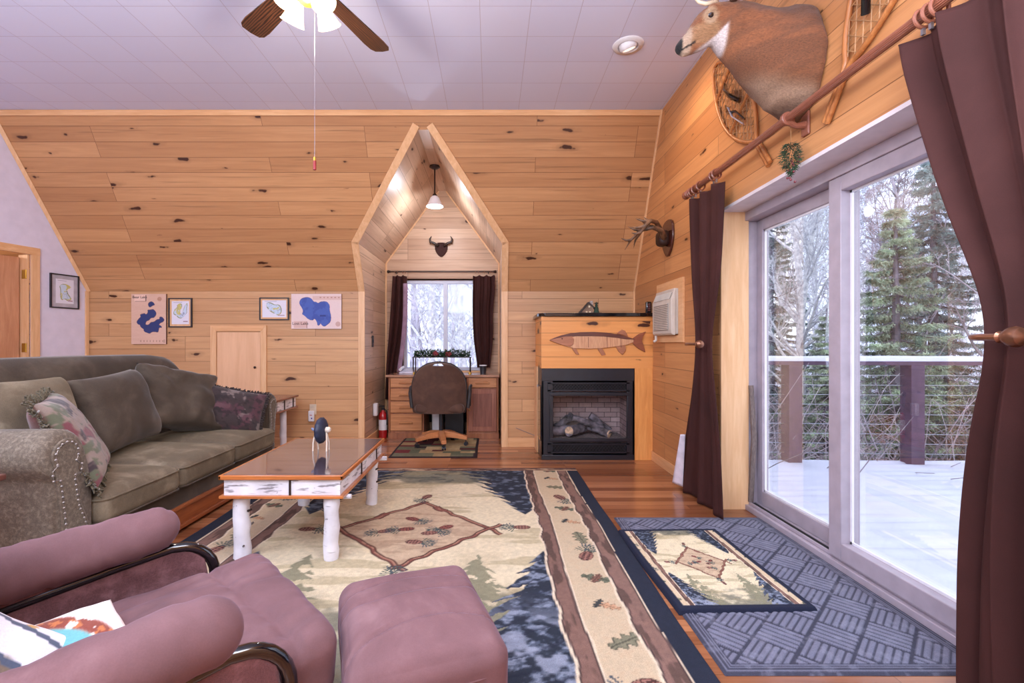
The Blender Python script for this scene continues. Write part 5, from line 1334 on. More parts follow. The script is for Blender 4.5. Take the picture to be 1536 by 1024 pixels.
t_ = board(-2.212, -1.655, 1.313, 1.70, .02, map2, 'lake_map_plaque', 'wide pale lake map plaque with brighter blue lake beside the alcove opening', 'map plaque'); q = P2(450, 485); textobj('Lost Lake', q[0], q[1], .046, KY - .0215, M_ink, t_)
def chart(seed, shape):
    def fn(U, V):      # 0..1
        c = np.ones(U.shape + (3,)) * (226, 222, 234); ins = inpoly(U, V, smoothpoly(shape, 2)); e = inpoly(U + .02, V + .015, smoothpoly(shape, 2)) ^ inpoly(U - .02, V - .015, smoothpoly(shape, 2))
        c = mixc(c, (200, 214, 232), ins * 1.0); c = mixc(c, (150, 158, 122), e * (fbm(U * 9, V * 9, seed) > .38)); c = mixc(c, (206, 190, 90), ss(fbm(U * 6, V * 6, seed + 1), .58, .66) * (e | ins) * .8); c = mixc(c, (120, 110, 140), ((np.abs(fbm(U * 4, V * 4, seed + 4) - .5) < .012) & ins) * .7)
        c = mixc(c, (170, 164, 180), (V > .93) & (V < .95) & (U > .1) & (U < .6)); return mixc(c, (164, 120, 130), (V > .10) & (V < .14) & (U > .66) & (U < .93))
    return fn
def framed(name, label, fn, x0, x1, z0, z1, mat_mat, y=KY, T=None, mb=.022):
    t_ = thing(name, label, 'picture', (0, 0, 0)); fw = .012
    if T is None: T = Matrix.Translation((x0, y, z0))
    t_.matrix_world = T; t_.location = T.translation; t_.rotation_euler = T.to_euler(); WM[t_.name] = T.copy(); w_, h_ = x1 - x0, z1 - z0
    bm = NB()
    for a, b_, c, e in ((0, w_, 0, fw), (0, w_, h_ - fw, h_), (0, fw, fw, h_ - fw), (w_ - fw, w_, fw, h_ - fw)): bx(bm, a, b_, -.02, -.0005, c, e)
    obj('frame', bm, M_black, t_, local=True); obj('mat_board', box(fw, w_ - fw, -.01, -.006, fw, h_ - fw), mat_mat, t_, local=True)
    a0, a1, b0, b1 = fw + mb, w_ - fw - mb, fw + mb, h_ - fw - mb; res = .0025; nu, nv = int((a1 - a0) / res), int((b1 - b0) / res); U, V = np.meshgrid(np.linspace(0, 1, nu + 1), np.linspace(0, 1, nv + 1)); P = np.stack([a0 + U * (a1 - a0), U * 0 - .0108, b0 + V * (b1 - b0)], -1)
    obj('lake_chart', sheet(nu, nv, P, fn(U, V)), M_print, t_, local=True, smooth=0); return t_
S1 = [(.08, .45), (.2, .7), (.35, .72), (.3, .85), (.55, .9), (.6, .75), (.45, .55), (.5, .42), (.62, .5), (.8, .88), (.92, .9), (.85, .6), (.9, .5), (.6, .25), (.4, .28), (.25, .4)]
S2 = [(.15, .8), (.25, .9), (.4, .82), (.5, .72), (.7, .75), (.8, .5), (.78, .2), (.65, .12), (.5, .25), (.35, .35), (.22, .55)]
S3 = [(.2, .75), (.5, .82), (.9, .68), (.6, .62), (.65, .4), (.9, .2), (.7, .1), (.5, .22), (.35, .12), (.25, .3), (.28, .55)]
framed('framed_chart', 'small upright framed lake chart between the tall map plaque and the low hatch door', chart(3, S1), -3.578, -3.318, 1.33, 1.655, M_trimz)
framed('framed_chart', 'small wide framed lake chart just beside the wide blue lake plaque', chart(13, S2), -2.568, -2.242, 1.41, 1.66, M_trimx, mb=.018)
p0 = LW(.378, 1.522); xd = -LD.normalized(); Tm = basis(p0, xd, Vector((0, 0, 1)).cross(xd), (0, 0, 1))
framed('framed_chart', 'black framed lake chart with grey mat on the painted gable wall by the doorway', chart(23, S3), 0, .28, 0, .36, plain('grey_mat', (178, 170, 178), .8), T=Tm, mb=.04)

# ------------------------------------------------------------------ curtains
def lerp_tab(tab, z):
    return sum(lerp_lin(tab, z + k * .05) for k in range(-3, 4)) / 7
def lerp_lin(tab, z):
    tab = sorted(tab)
    if z <= tab[0][0]: return tab[0][1]
    for (a, x), (b_, y) in zip(tab, tab[1:]):
        if z <= b_: t_ = (z - a) / (b_ - a); return x + (y - x) * t_
    return tab[-1][1]
def drape(name, fixed, nrm, zt, zb, e0, e1, amp, folds, tie, seed, par, nu=110, nv=80, taper=.55, axis='y'):
    """hanging cloth; e0,e1: tables z -> edge position along the wall; folds run down it"""
    P = np.zeros((nv + 1, nu + 1, 3)); rr = random.Random(seed); ph = [rr.uniform(0, 6) for _ in range(4)]
    for j in range(nv + 1):
        z = zb + (zt - zb) * j / nv; a, b_ = lerp_tab(e0, z), lerp_tab(e1, z); g = min(1, abs(b_ - a) / abs(lerp_tab(e0, zt) - lerp_tab(e1, zt)))
        dz = math.exp(-((z - tie) / .35) ** 2) if tie else 0
        for i in range(nu + 1):
            u = i / nu; f = math.sin(u * folds * 2 * PI + ph[0] + .5 * math.sin(z * 1.3 + ph[1])) + .35 * math.sin(u * folds * 4.3 * PI + ph[2] + z * .8) + .3 * nz((u * 4, z * 1.2, seed))
            A = amp * (1 - .35 * dz) * (.6 + .4 * g); uu = u + .012 * math.sin(u * folds * 2 * PI * 2 + ph[3])
            w_ = a + (b_ - a) * uu; d_ = fixed + nrm * (A * (f + 1.3) + .025 * dz)
            zz = z + (.018 * abs(math.sin(u * folds * PI + ph[0] / 2)) * -1 if j == nv else 0)
            P[j, i] = (d_, w_, zz) if axis == 'y' else (w_, d_, zz)
    me = sheet(nu, nv, P)
    o = obj(name, me, [M_curt, M_lining], par, smooth=0); s_ = o.modifiers.new('solid', 'SOLIDIFY'); s_.thickness = .004; s_.offset = 0; s_.material_offset = 0
    for p in o.data.polygons: p.use_smooth = True
    return o
XC = 1.50
Yp = lambda px: XC * F / (px - CX)
def Zp(py, Y): return CH + (CY - py) / F * Y
far = thing('curtain', 'brown curtain gathered by a holdback beside the air conditioner', 'curtain', (1.5, 3.4, 0))
obj_ = drape('curtain_cloth', 1.545, -1, 2.225, .012, [(2.23, 3.63), (1.6, 3.60), (1.15, 3.50), (.8, 3.60), (.4, 3.74), (0, 3.86)], [(2.23, 3.12), (1.6, 3.16), (1.17, 3.26), (.9, 3.22), (.5, 3.13), (0, 3.08)], .028, 3.0, 1.15, 5, far)
bm = NB(); P = np.zeros((21, 5, 3))
for j in range(21):
    z = .03 + .42 * j / 20; t_ = 1 - j / 20
    for i in range(5): P[j, i] = (1.462 + .01 * i, 3.69 + .165 * t_ - i * .028 * t_, z)
obj('lining_flap', sheet(4, 20, P), M_lining, far, smooth=0, solid=.002)
near = thing('curtain', 'wide brown curtain held back by a copper ball beside the glass door', 'curtain', (1.5, 1.3, 0))
TB = 1.165
drape('curtain_cloth', 1.54, -1, 2.235, .012, [(2.24, 1.72), (2.0, 1.66), (1.555, 1.53), (1.3, 1.43), (TB, 1.405), (.885, 1.475), (.536, 1.515), (0, 1.525)], [(2.24, .72), (1.6, .86), (TB, 1.06), (.8, .95), (0, .78)], .036, 5.2, TB, 9, near, nu=220, nv=140)
def holdback(y0, y1, z, label, xw=XR):
    t_ = thing('holdback', label, 'holdback', (xw, (y0 + y1) / 2, z)); m_ = plain('copper_bronze', (132, 88, 66), .3, .7, var=.15)
    xf = 1.425
    obj('arm', tube(NB(), [(xw, y0 + .035, z), (1.5, y0 + .04, z), (xf + .02, y0 + .03, z), (xf, y0, z), (xf - .004, (y0 + y1) / 2, z), (xf - .004, y1 - .03, z)], .0105, 10), m_, t_)
    obj('wall_plate', lathe(NB(), [(.03, 0), (.03, .006), (.018, .012), (0, .013)], basis((xw, y0 + .035, z), (0, 0, 1), (0, 1, 0), (-1, 0, 0)), 18), m_, t_)
    obj('finial', lathe(NB(), [(.012, 0), (.017, .004), (.012, .01), (.016, .016), (.026, .032), (.029, .046), (.024, .06), (.012, .068), (0, .07)], basis((xf - .004, y1 - .03, z), (0, 0, 1), (1, 0, 0), (0, -1, 0)), 20), m_, t_)
holdback(1.405, 1.37, TB + .003, 'copper holdback with ball finial on the wide near curtain')
holdback(3.49, 3.33, 1.145, 'dark bronze holdback around the gathered curtain by the air conditioner')
rod = thing('curtain_rod', 'long fluted brown wooden curtain pole above the sliding glass door', 'curtain rod', (XC, 2.3, 2.26))
RZ2 = 2.285; M_rod = plain('rod_brown', (138, 82, 62), .4, var=.12, stretch=(30, 2, 30), coat=.2)
bm = tube(NB(), [(XC, .75, RZ2), (XC, 3.62, RZ2)], .020, 36)
for i, v_ in enumerate(bm.verts):
    if i % 2: v_.co.x = XC + (v_.co.x - XC) * .9; v_.co.z = RZ2 + (v_.co.z - RZ2) * .9
obj('pole', bm, M_rod, rod, smooth=20)
obj('finial', lathe(NB(), [(.020, 0), (.03, .006), (.03, .014), (.018, .02), (.02, .03), (.03, .045), (.031, .06), (.022, .075), (.008, .083), (0, .084)], basis((XC, 3.62, RZ2), (1, 0, 0), (0, 0, -1), (0, 1, 0)), 22), M_rod, rod)
for y in (2.42,):
    obj('bracket', lathe(NB(), [(.034, -.012), (.034, .012)], basis((XC, y, RZ2), (1, 0, 0), (0, 0, -1), (0, 1, 0)), 20), M_rod, rod, bevel=.004)
    obj('bracket_arm', tube(NB(), [(XC, y, RZ2 - .01), (1.54, y, RZ2 - .035), (XR, y, RZ2 - .03)], [.02, .014, .022], 10), M_rod, rod); obj('wall_plate', box(XR - .014, XR - .0005, y - .03, y + .03, RZ2 - .085, RZ2 + .035), M_rod, rod, bevel=.008)
bm = NB(); 
def ring(bm, c, R_, r_, n=20, k=8, ax='y'):
    vs = []
    for i in range(n):
        a = 2 * PI * i / n; row = []
        for j in range(k):
            b_ = 2 * PI * j / k; q = R_ + r_ * math.cos(b_); h_ = r_ * math.sin(b_)
            row.append(bm.verts.new(Vector(c) + (Vector((q * math.cos(a), h_, q * math.sin(a))) if ax == 'y' else Vector((h_, q * math.cos(a), q * math.sin(a))))))
        vs.append(row)
    for i in range(n):
        for j in range(k): bm.faces.new((vs[i][j], vs[(i + 1) % n][j], vs[(i + 1) % n][(j + 1) % k], vs[i][(j + 1) % k]))
    return bm
def crings(par, ys, z, x, ax='y', R_=.031, r_=.0065, clip=True):
    for y in ys:
        c = (x, y, z - .009) if ax == 'y' else (y, x, z - .006)
        rg = obj('ring', ring(NB(), c, R_, r_, 20, 8, ax), M_rod, par)
        if clip:
            c2 = Vector(c) - Vector((0, 0, R_ + .012)); obj('clip', box(c2.x - .005, c2.x + .005, c2.y - .005, c2.y + .005, c2.z - .014, c2.z + .012), M_steel, rg)
crings(near, [1.66, 1.63, 1.60, 1.42, 1.2, 1.0, .82], RZ2, XC); crings(far, [3.58, 3.55, 3.50, 3.42, 3.22, 3.18], RZ2, XC)
# alcove curtains
ARZ = 2.09
rod2 = thing('curtain_rod', 'thin dark curtain rod across the alcove above the window', 'curtain rod', (-.64, 6.27, ARZ))
obj('pole', cyl(NB(), (-1.33, 6.27, ARZ), (.05, 6.27, ARZ), .009, n=12), M_iron, rod2)
for x, sg in ((-1.31, -1), (.03, 1)):
    obj('finial', lathe(NB(), [(.009, 0), (.018, .004), (.012, .012), (.022, .03), (.014, .045), (0, .05)], basis((x, 6.27, ARZ), (0, 1, 0), (0, 0, sg), (sg, 0, 0)), 14), M_iron, rod2)
    obj('bracket', tube(NB(), [(x - sg * .06, 6.27, ARZ), (x - sg * .06, AY, ARZ - .01)], .008, 8), M_iron, rod2)
ca = thing('curtain', 'brown curtain swept aside past the desk corner in the alcove, showing pale lining', 'curtain', (-1.3, 6.2, .35))
drape('curtain_cloth', 6.285, -1, 2.045, .42, [(2.05, -1.275), (1.2, -1.33), (.9, -1.36), (.42, -1.375)], [(2.05, -1.10), (1.6, -1.10), (1.2, -1.15), (.9, -1.22), (.42, -1.30)], .022, 2.4, None, 3, ca, nu=50, nv=50, axis='x')
P = np.zeros((21, 4, 3))
for j in range(21):
    z = .78 + 1.15 * j / 20; e = lerp_tab([(1.93, -1.09), (1.5, -1.10), (1.1, -1.14), (.78, -1.2)], z)
    for i in range(4): P[j, i] = (e - .045 + i * .02 + .02 * (1 - j / 20), 6.21, z)
obj('lining', sheet(3, 20, P), plain('lilac_lining', (150, 120, 140), .9), ca, smooth=0, solid=.002)
cb = thing('curtain', 'brown curtain hanging short above the desk beside the black tumbler', 'curtain', (-.1, 6.2, .84))
drape('curtain_cloth', 6.285, -1, 2.045, .835, [(2.05, -.225), (1.6, -.235), (1.2, -.22), (.835, -.165)], [(2.05, .05), (1.95, .075), (1.6, .03), (1.2, .035), (.835, -.01)], .022, 3.0, None, 8, cb, nu=50, nv=50, axis='x')
crings(ca, [-1.25, -1.22, -1.15, -1.12], ARZ, 6.27, 'x', .017, .003, False); crings(cb, [-.20, -.16, -.08, 0.0], ARZ, 6.27, 'x', .017, .003, False)
# ------------------------------------------------------------------ taxidermy
def loft(bm, secs, n=24):
    """secs: (centre, half_height, half_width, axis direction)"""
    rings = []
    for c, hh, hw, d in secs:
        d = Vector(d).normalized(); side = Vector((0, 1, 0)); up = d.cross(side).normalized(); up = up if up.z > 0 or abs(up.z) < .2 and up.x < 0 else -up
        rings.append([bm.verts.new(Vector(c) + up * hh * math.sin(2 * PI * k / n) + side * hw * math.cos(2 * PI * k / n)) for k in range(n)])
    for a, b_ in zip(rings, rings[1:]):
        for k in range(n): bm.faces.new((a[k], a[(k + 1) % n], b_[(k + 1) % n], b_[k]))
    bm.faces.new(rings[0][::-1]); bm.faces.new(rings[-1]); return bm
DYC = 2.47
def hd(x): t_ = max(0, min(1, (1.34 - x) / .2)); return .034 * t_ * t_ * (3 - 2 * t_)
dm = thing('deer_mount', 'taxidermy whitetail deer head and shoulders mounted high on the pine gable wall', 'taxidermy deer', (XR, DYC, 2.58))
W = (-1, 0, 0)
bm = NB()
loft(bm, [((1.597, DYC, 2.575), .275, .205, W), ((1.57, DYC, 2.58), .285, .215, W), ((1.52, DYC, 2.60), .27, .205, W), ((1.46, DYC, 2.635), .235, .175, (-1, 0, .3)), ((1.39, DYC, 2.68), .195, .14, (-1, 0, .4)), ((1.32, DYC, 2.73), .165, .115, (-1, 0, .5)), ((1.25, DYC, 2.785), .135, .095, (-1, 0, .6)), ((1.19, DYC, 2.83), .11, .08, (-1, 0, .5))])
nb0 = len(bm.verts)
loft(bm, [((1.22, DYC, 2.845), .085, .072, (-1, 0, 0)), ((1.16, DYC, 2.845), .088, .078, (-1, 0, -.3)), ((1.11, DYC, 2.815), .078, .070, (-1, 0, -.7)), ((1.065, DYC, 2.775), .058, .052, (-1, 0, -.8)), ((1.025, DYC, 2.74), .044, .040, (-1, 0, -.85)), ((.985, DYC, 2.706), .037, .035, (-1, 0, -.8)), ((.963, DYC, 2.69), .024, .025, (-1, 0, -.8))], 20)
loft(bm, [((1.14, DYC, 2.77), .04, .045, (-1, 0, -.4)), ((1.08, DYC, 2.722), .028, .034, (-1, 0, -.5)), ((1.02, DYC, 2.688), .018, .024, (-1, 0, -.5)), ((.985, DYC, 2.672), .012, .018, (-1, 0, -.5))], 14)
# brisket fold and brows
loft(bm, [((1.56, DYC - .03, 2.40), .10, .12, W), ((1.47, DYC, 2.44), .09, .10, (-1, 0, .5)), ((1.40, DYC, 2.50), .06, .07, (-1, 0, .5))], 16)
for sg in (-1, 1):
    tube(bm, [(1.15, DYC + sg * .06, 2.885), (1.105, DYC + sg * .072, 2.862), (1.075, DYC + sg * .055, 2.825)], [.02, .022, .014], 8)
me = remeshed(bm, .011, 4, 'deer')
for v_ in me.vertices:
    v_.co.z -= hd(v_.co.x); p = v_.co; k = nz(p * 60) * .0016 + nz(p * 14) * .004 + (nz(Vector((p.x * 4, p.y * 9, p.z * 13))) * .010 if p.x > 1.25 else 0); v_.co = p + v_.normal * k
def deer_col(co):
    x, y, z = co[:, 0], co[:, 1], co[:, 2]; n = fbm(x * 6, z * 26 + y * 9, 4, 3); c = np.ones((len(x), 3)) * (150, 94, 58)
    c = mixc(c, (112, 72, 48), ss(n, .4, .62) * .55); c = mixc(c, (92, 58, 40), ss(z - (2.58 + (1.6 - x) * .75), .0, .12) * .6)
    c = mixc(c, (160, 128, 104), ss((2.405 + (1.6 - x) * .42) - z, -.02, .06) * (x > 1.24)); c = mixc(c, (92, 66, 52), ss(n, .5, .7) * ss((2.36) - z, -.03, .03) * .6)
    thr = ss(1.20 - x, 0, .02) * ss((2.795 - (1.2 - x) * .72) - z, -.006, .012); c = mixc(c, (226, 214, 214), thr)
    c = mixc(c, (172, 130, 92), ss(1.17 - x, 0, .03) * ss(n, .4, .6) * (1 - thr)); c = mixc(c, (196, 170, 146), ss(1.035 - x, 0, .02) * (1 - thr)); c = mixc(c, (200, 178, 150), ss(-np.hypot(x - 1.105, z - 2.83), -.045, -.028) * .7)
    c = mixc(c, (24, 20, 22), ss(.985 - x, 0, .012) * (z > 2.672)); mouth = ss(-np.abs(z - (2.688 + (x - .985) * .55)), -.006, -.003) * (x < 1.045); return mixc(c, (28, 22, 22), mouth)
colour_verts(me, lambda co: deer_col(co + np.stack([co[:, 0] * 0, co[:, 0] * 0, np.array([hd(x) for x in co[:, 0]])], -1)))
s = NT('deer_fur'); a = s.n('ShaderNodeAttribute'); a.attribute_name = 'Col'; v = s.coord('Object', (16, 60, 60), (0, R(35), 0)); n = s.noise(v, 3, 5, .7, .5)
s.col(s.mix(1.0, a.outputs['Color'], s.ramp(n, [(.3, (.45, .42, .40)), (.7, (1.0, .96, .92))]), 'MULTIPLY')); s.p.inputs['Roughness'].default_value = .85; s.p.inputs['Sheen Weight'].default_value = .08; s.bump(n, .6, .008); M_fur = s.m
obj('body', me, M_fur, dm, smooth=180)
for sg in (-1, 1):
    e = obj('eye', lathe(NB(), [(.016, -.004), (.0165, .002), (.012, .008), (0, .011)], basis((1.104, DYC + sg * .067, 2.801), (1, 0, 0), (0, 0, sg), (0, sg, 0)), 16), M_blackg, dm)
    pts = [Vector((1.215, DYC + sg * .06, 2.87)), Vector((1.235, DYC + sg * .12, 2.90)), Vector((1.25, DYC + sg * .17, 2.925)), Vector((1.255, DYC + sg * .21, 2.935))]
    bm = tube(NB(), pts, [.018, .042, .034, .006], 12, flat=.35); colour = bm; me = bpy.data.meshes.new('e'); bm.to_mesh(me); bm.free(); colour_verts(me, lambda c: np.ones((len(c), 3)) * (120, 84, 60)); obj('ear', me, M_fur, dm, smooth=180)
    A = [Vector((1.175, DYC + sg * .04, 2.915)), Vector((1.20, DYC + sg * .08, 3.0)), Vector((1.19, DYC + sg * .16, 3.08)), Vector((1.12, DYC + sg * .21, 3.13)), Vector((1.02, DYC + sg * .20, 3.16)), Vector((.95, DYC + sg * .14, 3.18))]
    bm = tube(NB(), A, [.019, .016, .015, .013, .010, .003], 10)
    for i, h_ in ((2, .13), (3, .15), (4, .11)): tube(bm, [A[i], A[i] + Vector((-.01, 0, h_ * .5)), A[i] + Vector((-.035, -sg * .02, h_))], [.011, .009, .002], 8)
    tube(bm, [A[1] + Vector((0, 0, -.03)), A[1] + Vector((-.06, -sg * .01, .0)), A[1] + Vector((-.11, -sg * .015, .06))], [.009, .007, .002], 8)
    obj('antler', remeshed(bm, .006, 1, 'antler'), plain('antler', (196, 170, 140), .5, var=.25, scale=20), dm, smooth=180)
# a brow tine that curls forward past the forehead
obj('brow_tine', tube(NB(), [(1.13, DYC - .05, 2.875), (1.085, DYC - .055, 2.862), (1.05, DYC - .055, 2.872), (1.025, DYC - .05, 2.905), (1.018, DYC - .05, 2.935)], [.012, .010, .008, .005, .002], 10), plain('antler_tip', (214, 196, 170), .45), dm, smooth=180)

# antler plaque on the gable wall
M_ant = plain('antler_brown', (98, 72, 54), .5, var=.35, scale=25)
wx = lambda px, py, X: Vector((X, X * F / (px - CX), CH + (CY - py) / F * (X * F / (px - CX))))
ap = thing('antler_plaque', 'mounted deer antlers on a dark shield plaque above the air conditioner', 'antlers', (XR, 4.25, 2.1))
c0 = Vector((XR, 4.29, 2.10))
shield = [(-.14 + .0, -.0), (-.12, .12), (-.05, .155), (.05, .155), (.12, .12), (.14, 0), (.1, -.11), (0, -.19), (-.1, -.11)]
obj('plaque', prism(NB(), smoothpoly(shield, 1), c0 + Vector((-.022, 0, 0)), (0, 1, 0), (0, 0, 1), (.0215, 0, 0)), plain('plaque_wood', (74, 34, 26), .25, coat=.6), ap, bevel=.006)
obj('skull_cap', softbox(.10, .15, .14, .045, 10), plain('leather_dark', (52, 30, 24), .5), ap, smooth=180, T=Matrix.Translation(c0 + Vector((-.06, 0, -.01))))
def P_(px, py, X): return wx(px, py, X)
for sg, mx in ((1, 0), (-1, 1)):
    if mx == 0: L_ = [(994, 356, 1.52), (989, 342, 1.48), (984, 333, 1.42), (976, 331, 1.35), (968, 338, 1.30), (961, 348, 1.27), (953, 360, 1.26), (950, 373, 1.26)]
    else: L_ = [(990, 362, 1.52), (983, 353, 1.47), (974, 350, 1.40), (965, 352, 1.33), (958, 361, 1.28), (953, 370, 1.25)]
    if mx == 0: pts = [P_(*q) for q in L_]
    else:
        pts = [Vector((1.53, 4.22, 2.08)), Vector((1.47, 4.12, 2.12)), Vector((1.38, 4.08, 2.14)), Vector((1.29, 4.10, 2.12)), Vector((1.22, 4.17, 2.05)), Vector((1.18, 4.22, 1.97))]
    bm = tube(NB(), pts, [.027, .023, .021, .019, .017, .014, .010, .003] if mx == 0 else [.027, .023, .021, .017, .012, .003], 10)
    tin = ((2, (-.10, .05, .06)), (3, (-.13, .03, .03)), (4, (-.12, .02, -.01)), (5, (-.08, .02, .0))) if mx == 0 else ((1, (-.05, .04, .10)), (2, (-.12, .02, .09)), (3, (-.11, .03, .04)), (4, (-.09, .0, .02)))
    for i, d in tin:
        p = pts[i]; d = Vector(d); tube(bm, [p, p + d * .5 + Vector((0, 0, -.012)), p + d], [.013, .011, .003], 8)
    obj('antler', remeshed(bm, .0065, 1, 'antler'), M_ant, ap, smooth=180)
# alcove horn plaque
hp = thing('horn_plaque', 'small dark shield plaque with two short spike horns on the alcove end wall', 'antlers', (-.655, AY, 2.4))
obj('plaque', prism(NB(), smoothpoly([(a * .75, b_ * .75) for a, b_ in [(-.12, .03), (-.09, .11), (0, .12), (.09, .11), (.12, .03), (.08, -.08), (0, -.15), (-.08, -.08)]], 1), (-.655, AY - .02, 2.40), (1, 0, 0), (0, 0, 1), (0, .0195, 0)), plain('plaque_dark', (58, 30, 26), .75, spec=.2), hp, bevel=.005)
for sg in (-1, 1):
    obj('horn', tube(NB(), [(-.655 + sg * .035, AY - .03, 2.44), (-.655 + sg * .09, AY - .05, 2.47), (-.655 + sg * .14, AY - .05, 2.49), (-.655 + sg * .145, AY - .05, 2.53), (-.655 + sg * .125, AY - .05, 2.565)], [.018, .017, .016, .012, .003], 10), plain('dark_horn', (60, 44, 38), .4), hp, smooth=180)
    obj('tine', tube(NB(), [(-.655 + sg * .12, AY - .05, 2.485), (-.655 + sg * .15, AY - .05, 2.455)], [.009, .002], 8), MATS['dark_horn'], hp, smooth=180)

# ------------------------------------------------------------------ snowshoes
M_ash = wood('ash_frame', (196, 128, 72), (140, 80, 42), 'z', rough=.35, scale=1.5); M_gut = plain('rawhide', (150, 108, 70), .5, var=.2)
def snowshoe(tail, toe, label, xoff, n_side):
    tail = Vector(tail); toe = Vector(toe); X = XR - .018 - xoff; L = (toe - tail).length; d = (toe - tail).normalized(); s_ = Vector((0, -d.z, d.y))   # in the y,z plane
    o = thing('snowshoe', label, 'snowshoe', (XR, (tail.y + toe.y) / 2, tail.z))
    def pt(a, b_, dx=0): q = tail + d * (a * L) + s_ * b_; return Vector((X + dx, q.y, q.z))
    def hw(a):
        if a < .22: return .012
        t_ = (a - .22) / .78; return .012 + .155 * math.sin(PI * min(1, t_) ** .95 * .985) ** .8 if t_ < .99 else .0
    prof = [a / 40 for a in range(41)]
    Lp = [pt(a, hw(a)) for a in prof]; Rp = [pt(a, -hw(a)) for a in prof][::-1]
    obj('frame', tube(NB(), Lp + Rp[1:], .0125, 8), M_ash, o, smooth=60)
    obj('cross_bar', tube(NB(), [pt(.48, hw(.48)), pt(.48, -hw(.48))], .011, 8), M_ash, o); obj('cross_bar', tube(NB(), [pt(.80, hw(.8)), pt(.80, -hw(.8))], .011, 8), M_ash, o)
    bm = NB()
    def seg(p, q): tube(bm, [p, q], .0024, 4, cap=False)
    stp = .08
    for fam in (1, -1):
        for k in range(-40, 60):
            # lines b = fam*.6*(a*L - k*stp)
            run = None
            for i in range(121):
                a = .24 + .755 * i / 120; b_ = fam * .62 * (a * L - k * stp)
                if abs(b_) < hw(a):
                    if run is None: run = (a, b_)
                    last = (a, b_)
                elif run is not None: seg(pt(*run), pt(*last)); run = None
            if run is not None: seg(pt(*run), pt(*last))
    a = .26
    while a < .97: seg(pt(a, hw(a)), pt(a, -hw(a))); a += .05
    obj('lacing', bm, M_gut, o, smooth=0)
    obj('boot_strap', tube(NB(), [pt(.52, .05, -.01), pt(.56, .052, -.055), pt(.62, .04, -.06), pt(.70, .03, -.03)], .034, 8, flat=.35), M_blackg, o)
    obj('boot_strap', tube(NB(), [pt(.38, .02, -.015), pt(.44, .03, -.05), pt(.52, -.03, -.055), pt(.62, -.05, -.02)], .016, 8, flat=.35), M_blackg, o, label='black leather strap')
    if toe.y > tail.y: obj('strap_lining', tube(NB(), [pt(.36, .0, -.02), pt(.44, -.005, -.06), pt(.54, -.01, -.05)], .014, 8, flat=.3), M_lining, o)
    bm = NB()
    for k in range(7): ring(bm, pt(.62 + k * .022, -hw(.62 + k * .022)), .014, .0035, 12, 6, 'x')
    obj('wrapping', bm, M_gut, o)
snowshoe((XR, 2.72, 2.17), (XR, 3.38, 3.10), 'wooden snowshoe on the gable wall, its rounded toe showing beyond the deer chin', 0, 1)
snowshoe((XR, 2.26, 2.19), (XR, 1.62, 3.10), 'wooden snowshoe whose narrow tail crosses behind the curtain pole by the deer shoulder', 0, 1)

# sprig hung from the pole bracket
sp = thing('evergreen_sprig', 'green sprig with dark red berries hanging from the curtain pole bracket', 'sprig', (1.53, 2.45, 2.03)); q0 = Vector((1.53, 2.44, 2.17)); rr = random.Random(9); bm = NB()
for k in range(520):
    a = rr.uniform(0, 6.28); h_ = rr.random(); r = (.05 * math.sin(PI * min(1, h_ * .9 + .15))) * rr.uniform(.3, 1); p = q0 + Vector((r * math.cos(a), r * math.sin(a), -.16 * h_)); d = Vector((math.cos(a), math.sin(a), rr.uniform(-1.5, .3))).normalized() * .022; s_ = d.cross(Vector((rr.uniform(-1, 1), rr.uniform(-1, 1), .3))).normalized() * .0022
    face(bm, [p - s_, p + d, p + s_])
obj('greenery', bm, plain('sprig_green', (44, 66, 44), .7, var=.35), sp, smooth=0, solid=.001)
bm = NB()
for k in range(16): c_ = q0 + Vector((rr.uniform(-.02, .03), rr.uniform(-.03, .03), -.08 - .13 * rr.random())); lathe(bm, [(0, -.007), (.006, -.003), (.006, .003), (0, .007)], Matrix.Translation(c_), 8)
obj('berries', bm, plain('berry_red', (112, 26, 36), .4), sp); obj('cord', tube(NB(), [q0 + Vector((0, 0, .09)), q0], .002, 5), M_gut, sp)

# ------------------------------------------------------------------ ceiling fan and lamps
FC = Vector((-.93, 2.43, 0)); fn = thing('ceiling_fan', 'ceiling fan with dark walnut blades, lit glass shades and a pull chain', 'ceiling fan', (FC.x, FC.y, CEIL))
s = NT('walnut_blade'); v = s.coord('Object', (1, 1, 1)); n_ = s.n('ShaderNodeTexWave'); n_.wave_type = 'RINGS'; n_.inputs['Scale'].default_value = 5; n_.inputs['Distortion'].default_value = 6; n_.inputs['Detail'].default_value = 3; n_.inputs['Detail Scale'].default_value = 1.2; s.l(s.coord('Object', (.6, 5, 1)), n_.inputs['Vector'])
s.col(s.ramp(n_.outputs[1], [(.2, lin((40, 24, 20))), (.5, lin((70, 42, 30))), (.85, lin((98, 62, 42)))])); s.p.inputs['Roughness'].default_value = .35; M_blade = s.m
obj('downrod', cyl(NB(), (FC.x, FC.y, 3.07), (FC.x, FC.y, CEIL), .02), M_brass, fn); obj('canopy', lathe(NB(), [(.07, 0), (.06, -.03), (.02, -.06)], Matrix.Translation((FC.x, FC.y, CEIL - .001)), 24), M_brass, fn)
obj('motor', lathe(NB(), [(.02, .09), (.11, .08), (.13, .04), (.13, -.02), (.09, -.05), (.05, -.06), (.05, -.10), (.07, -.12), (.04, -.15), (0, -.155)], Matrix.Translation((FC.x, FC.y, 3.03)), 32), M_brass, fn)
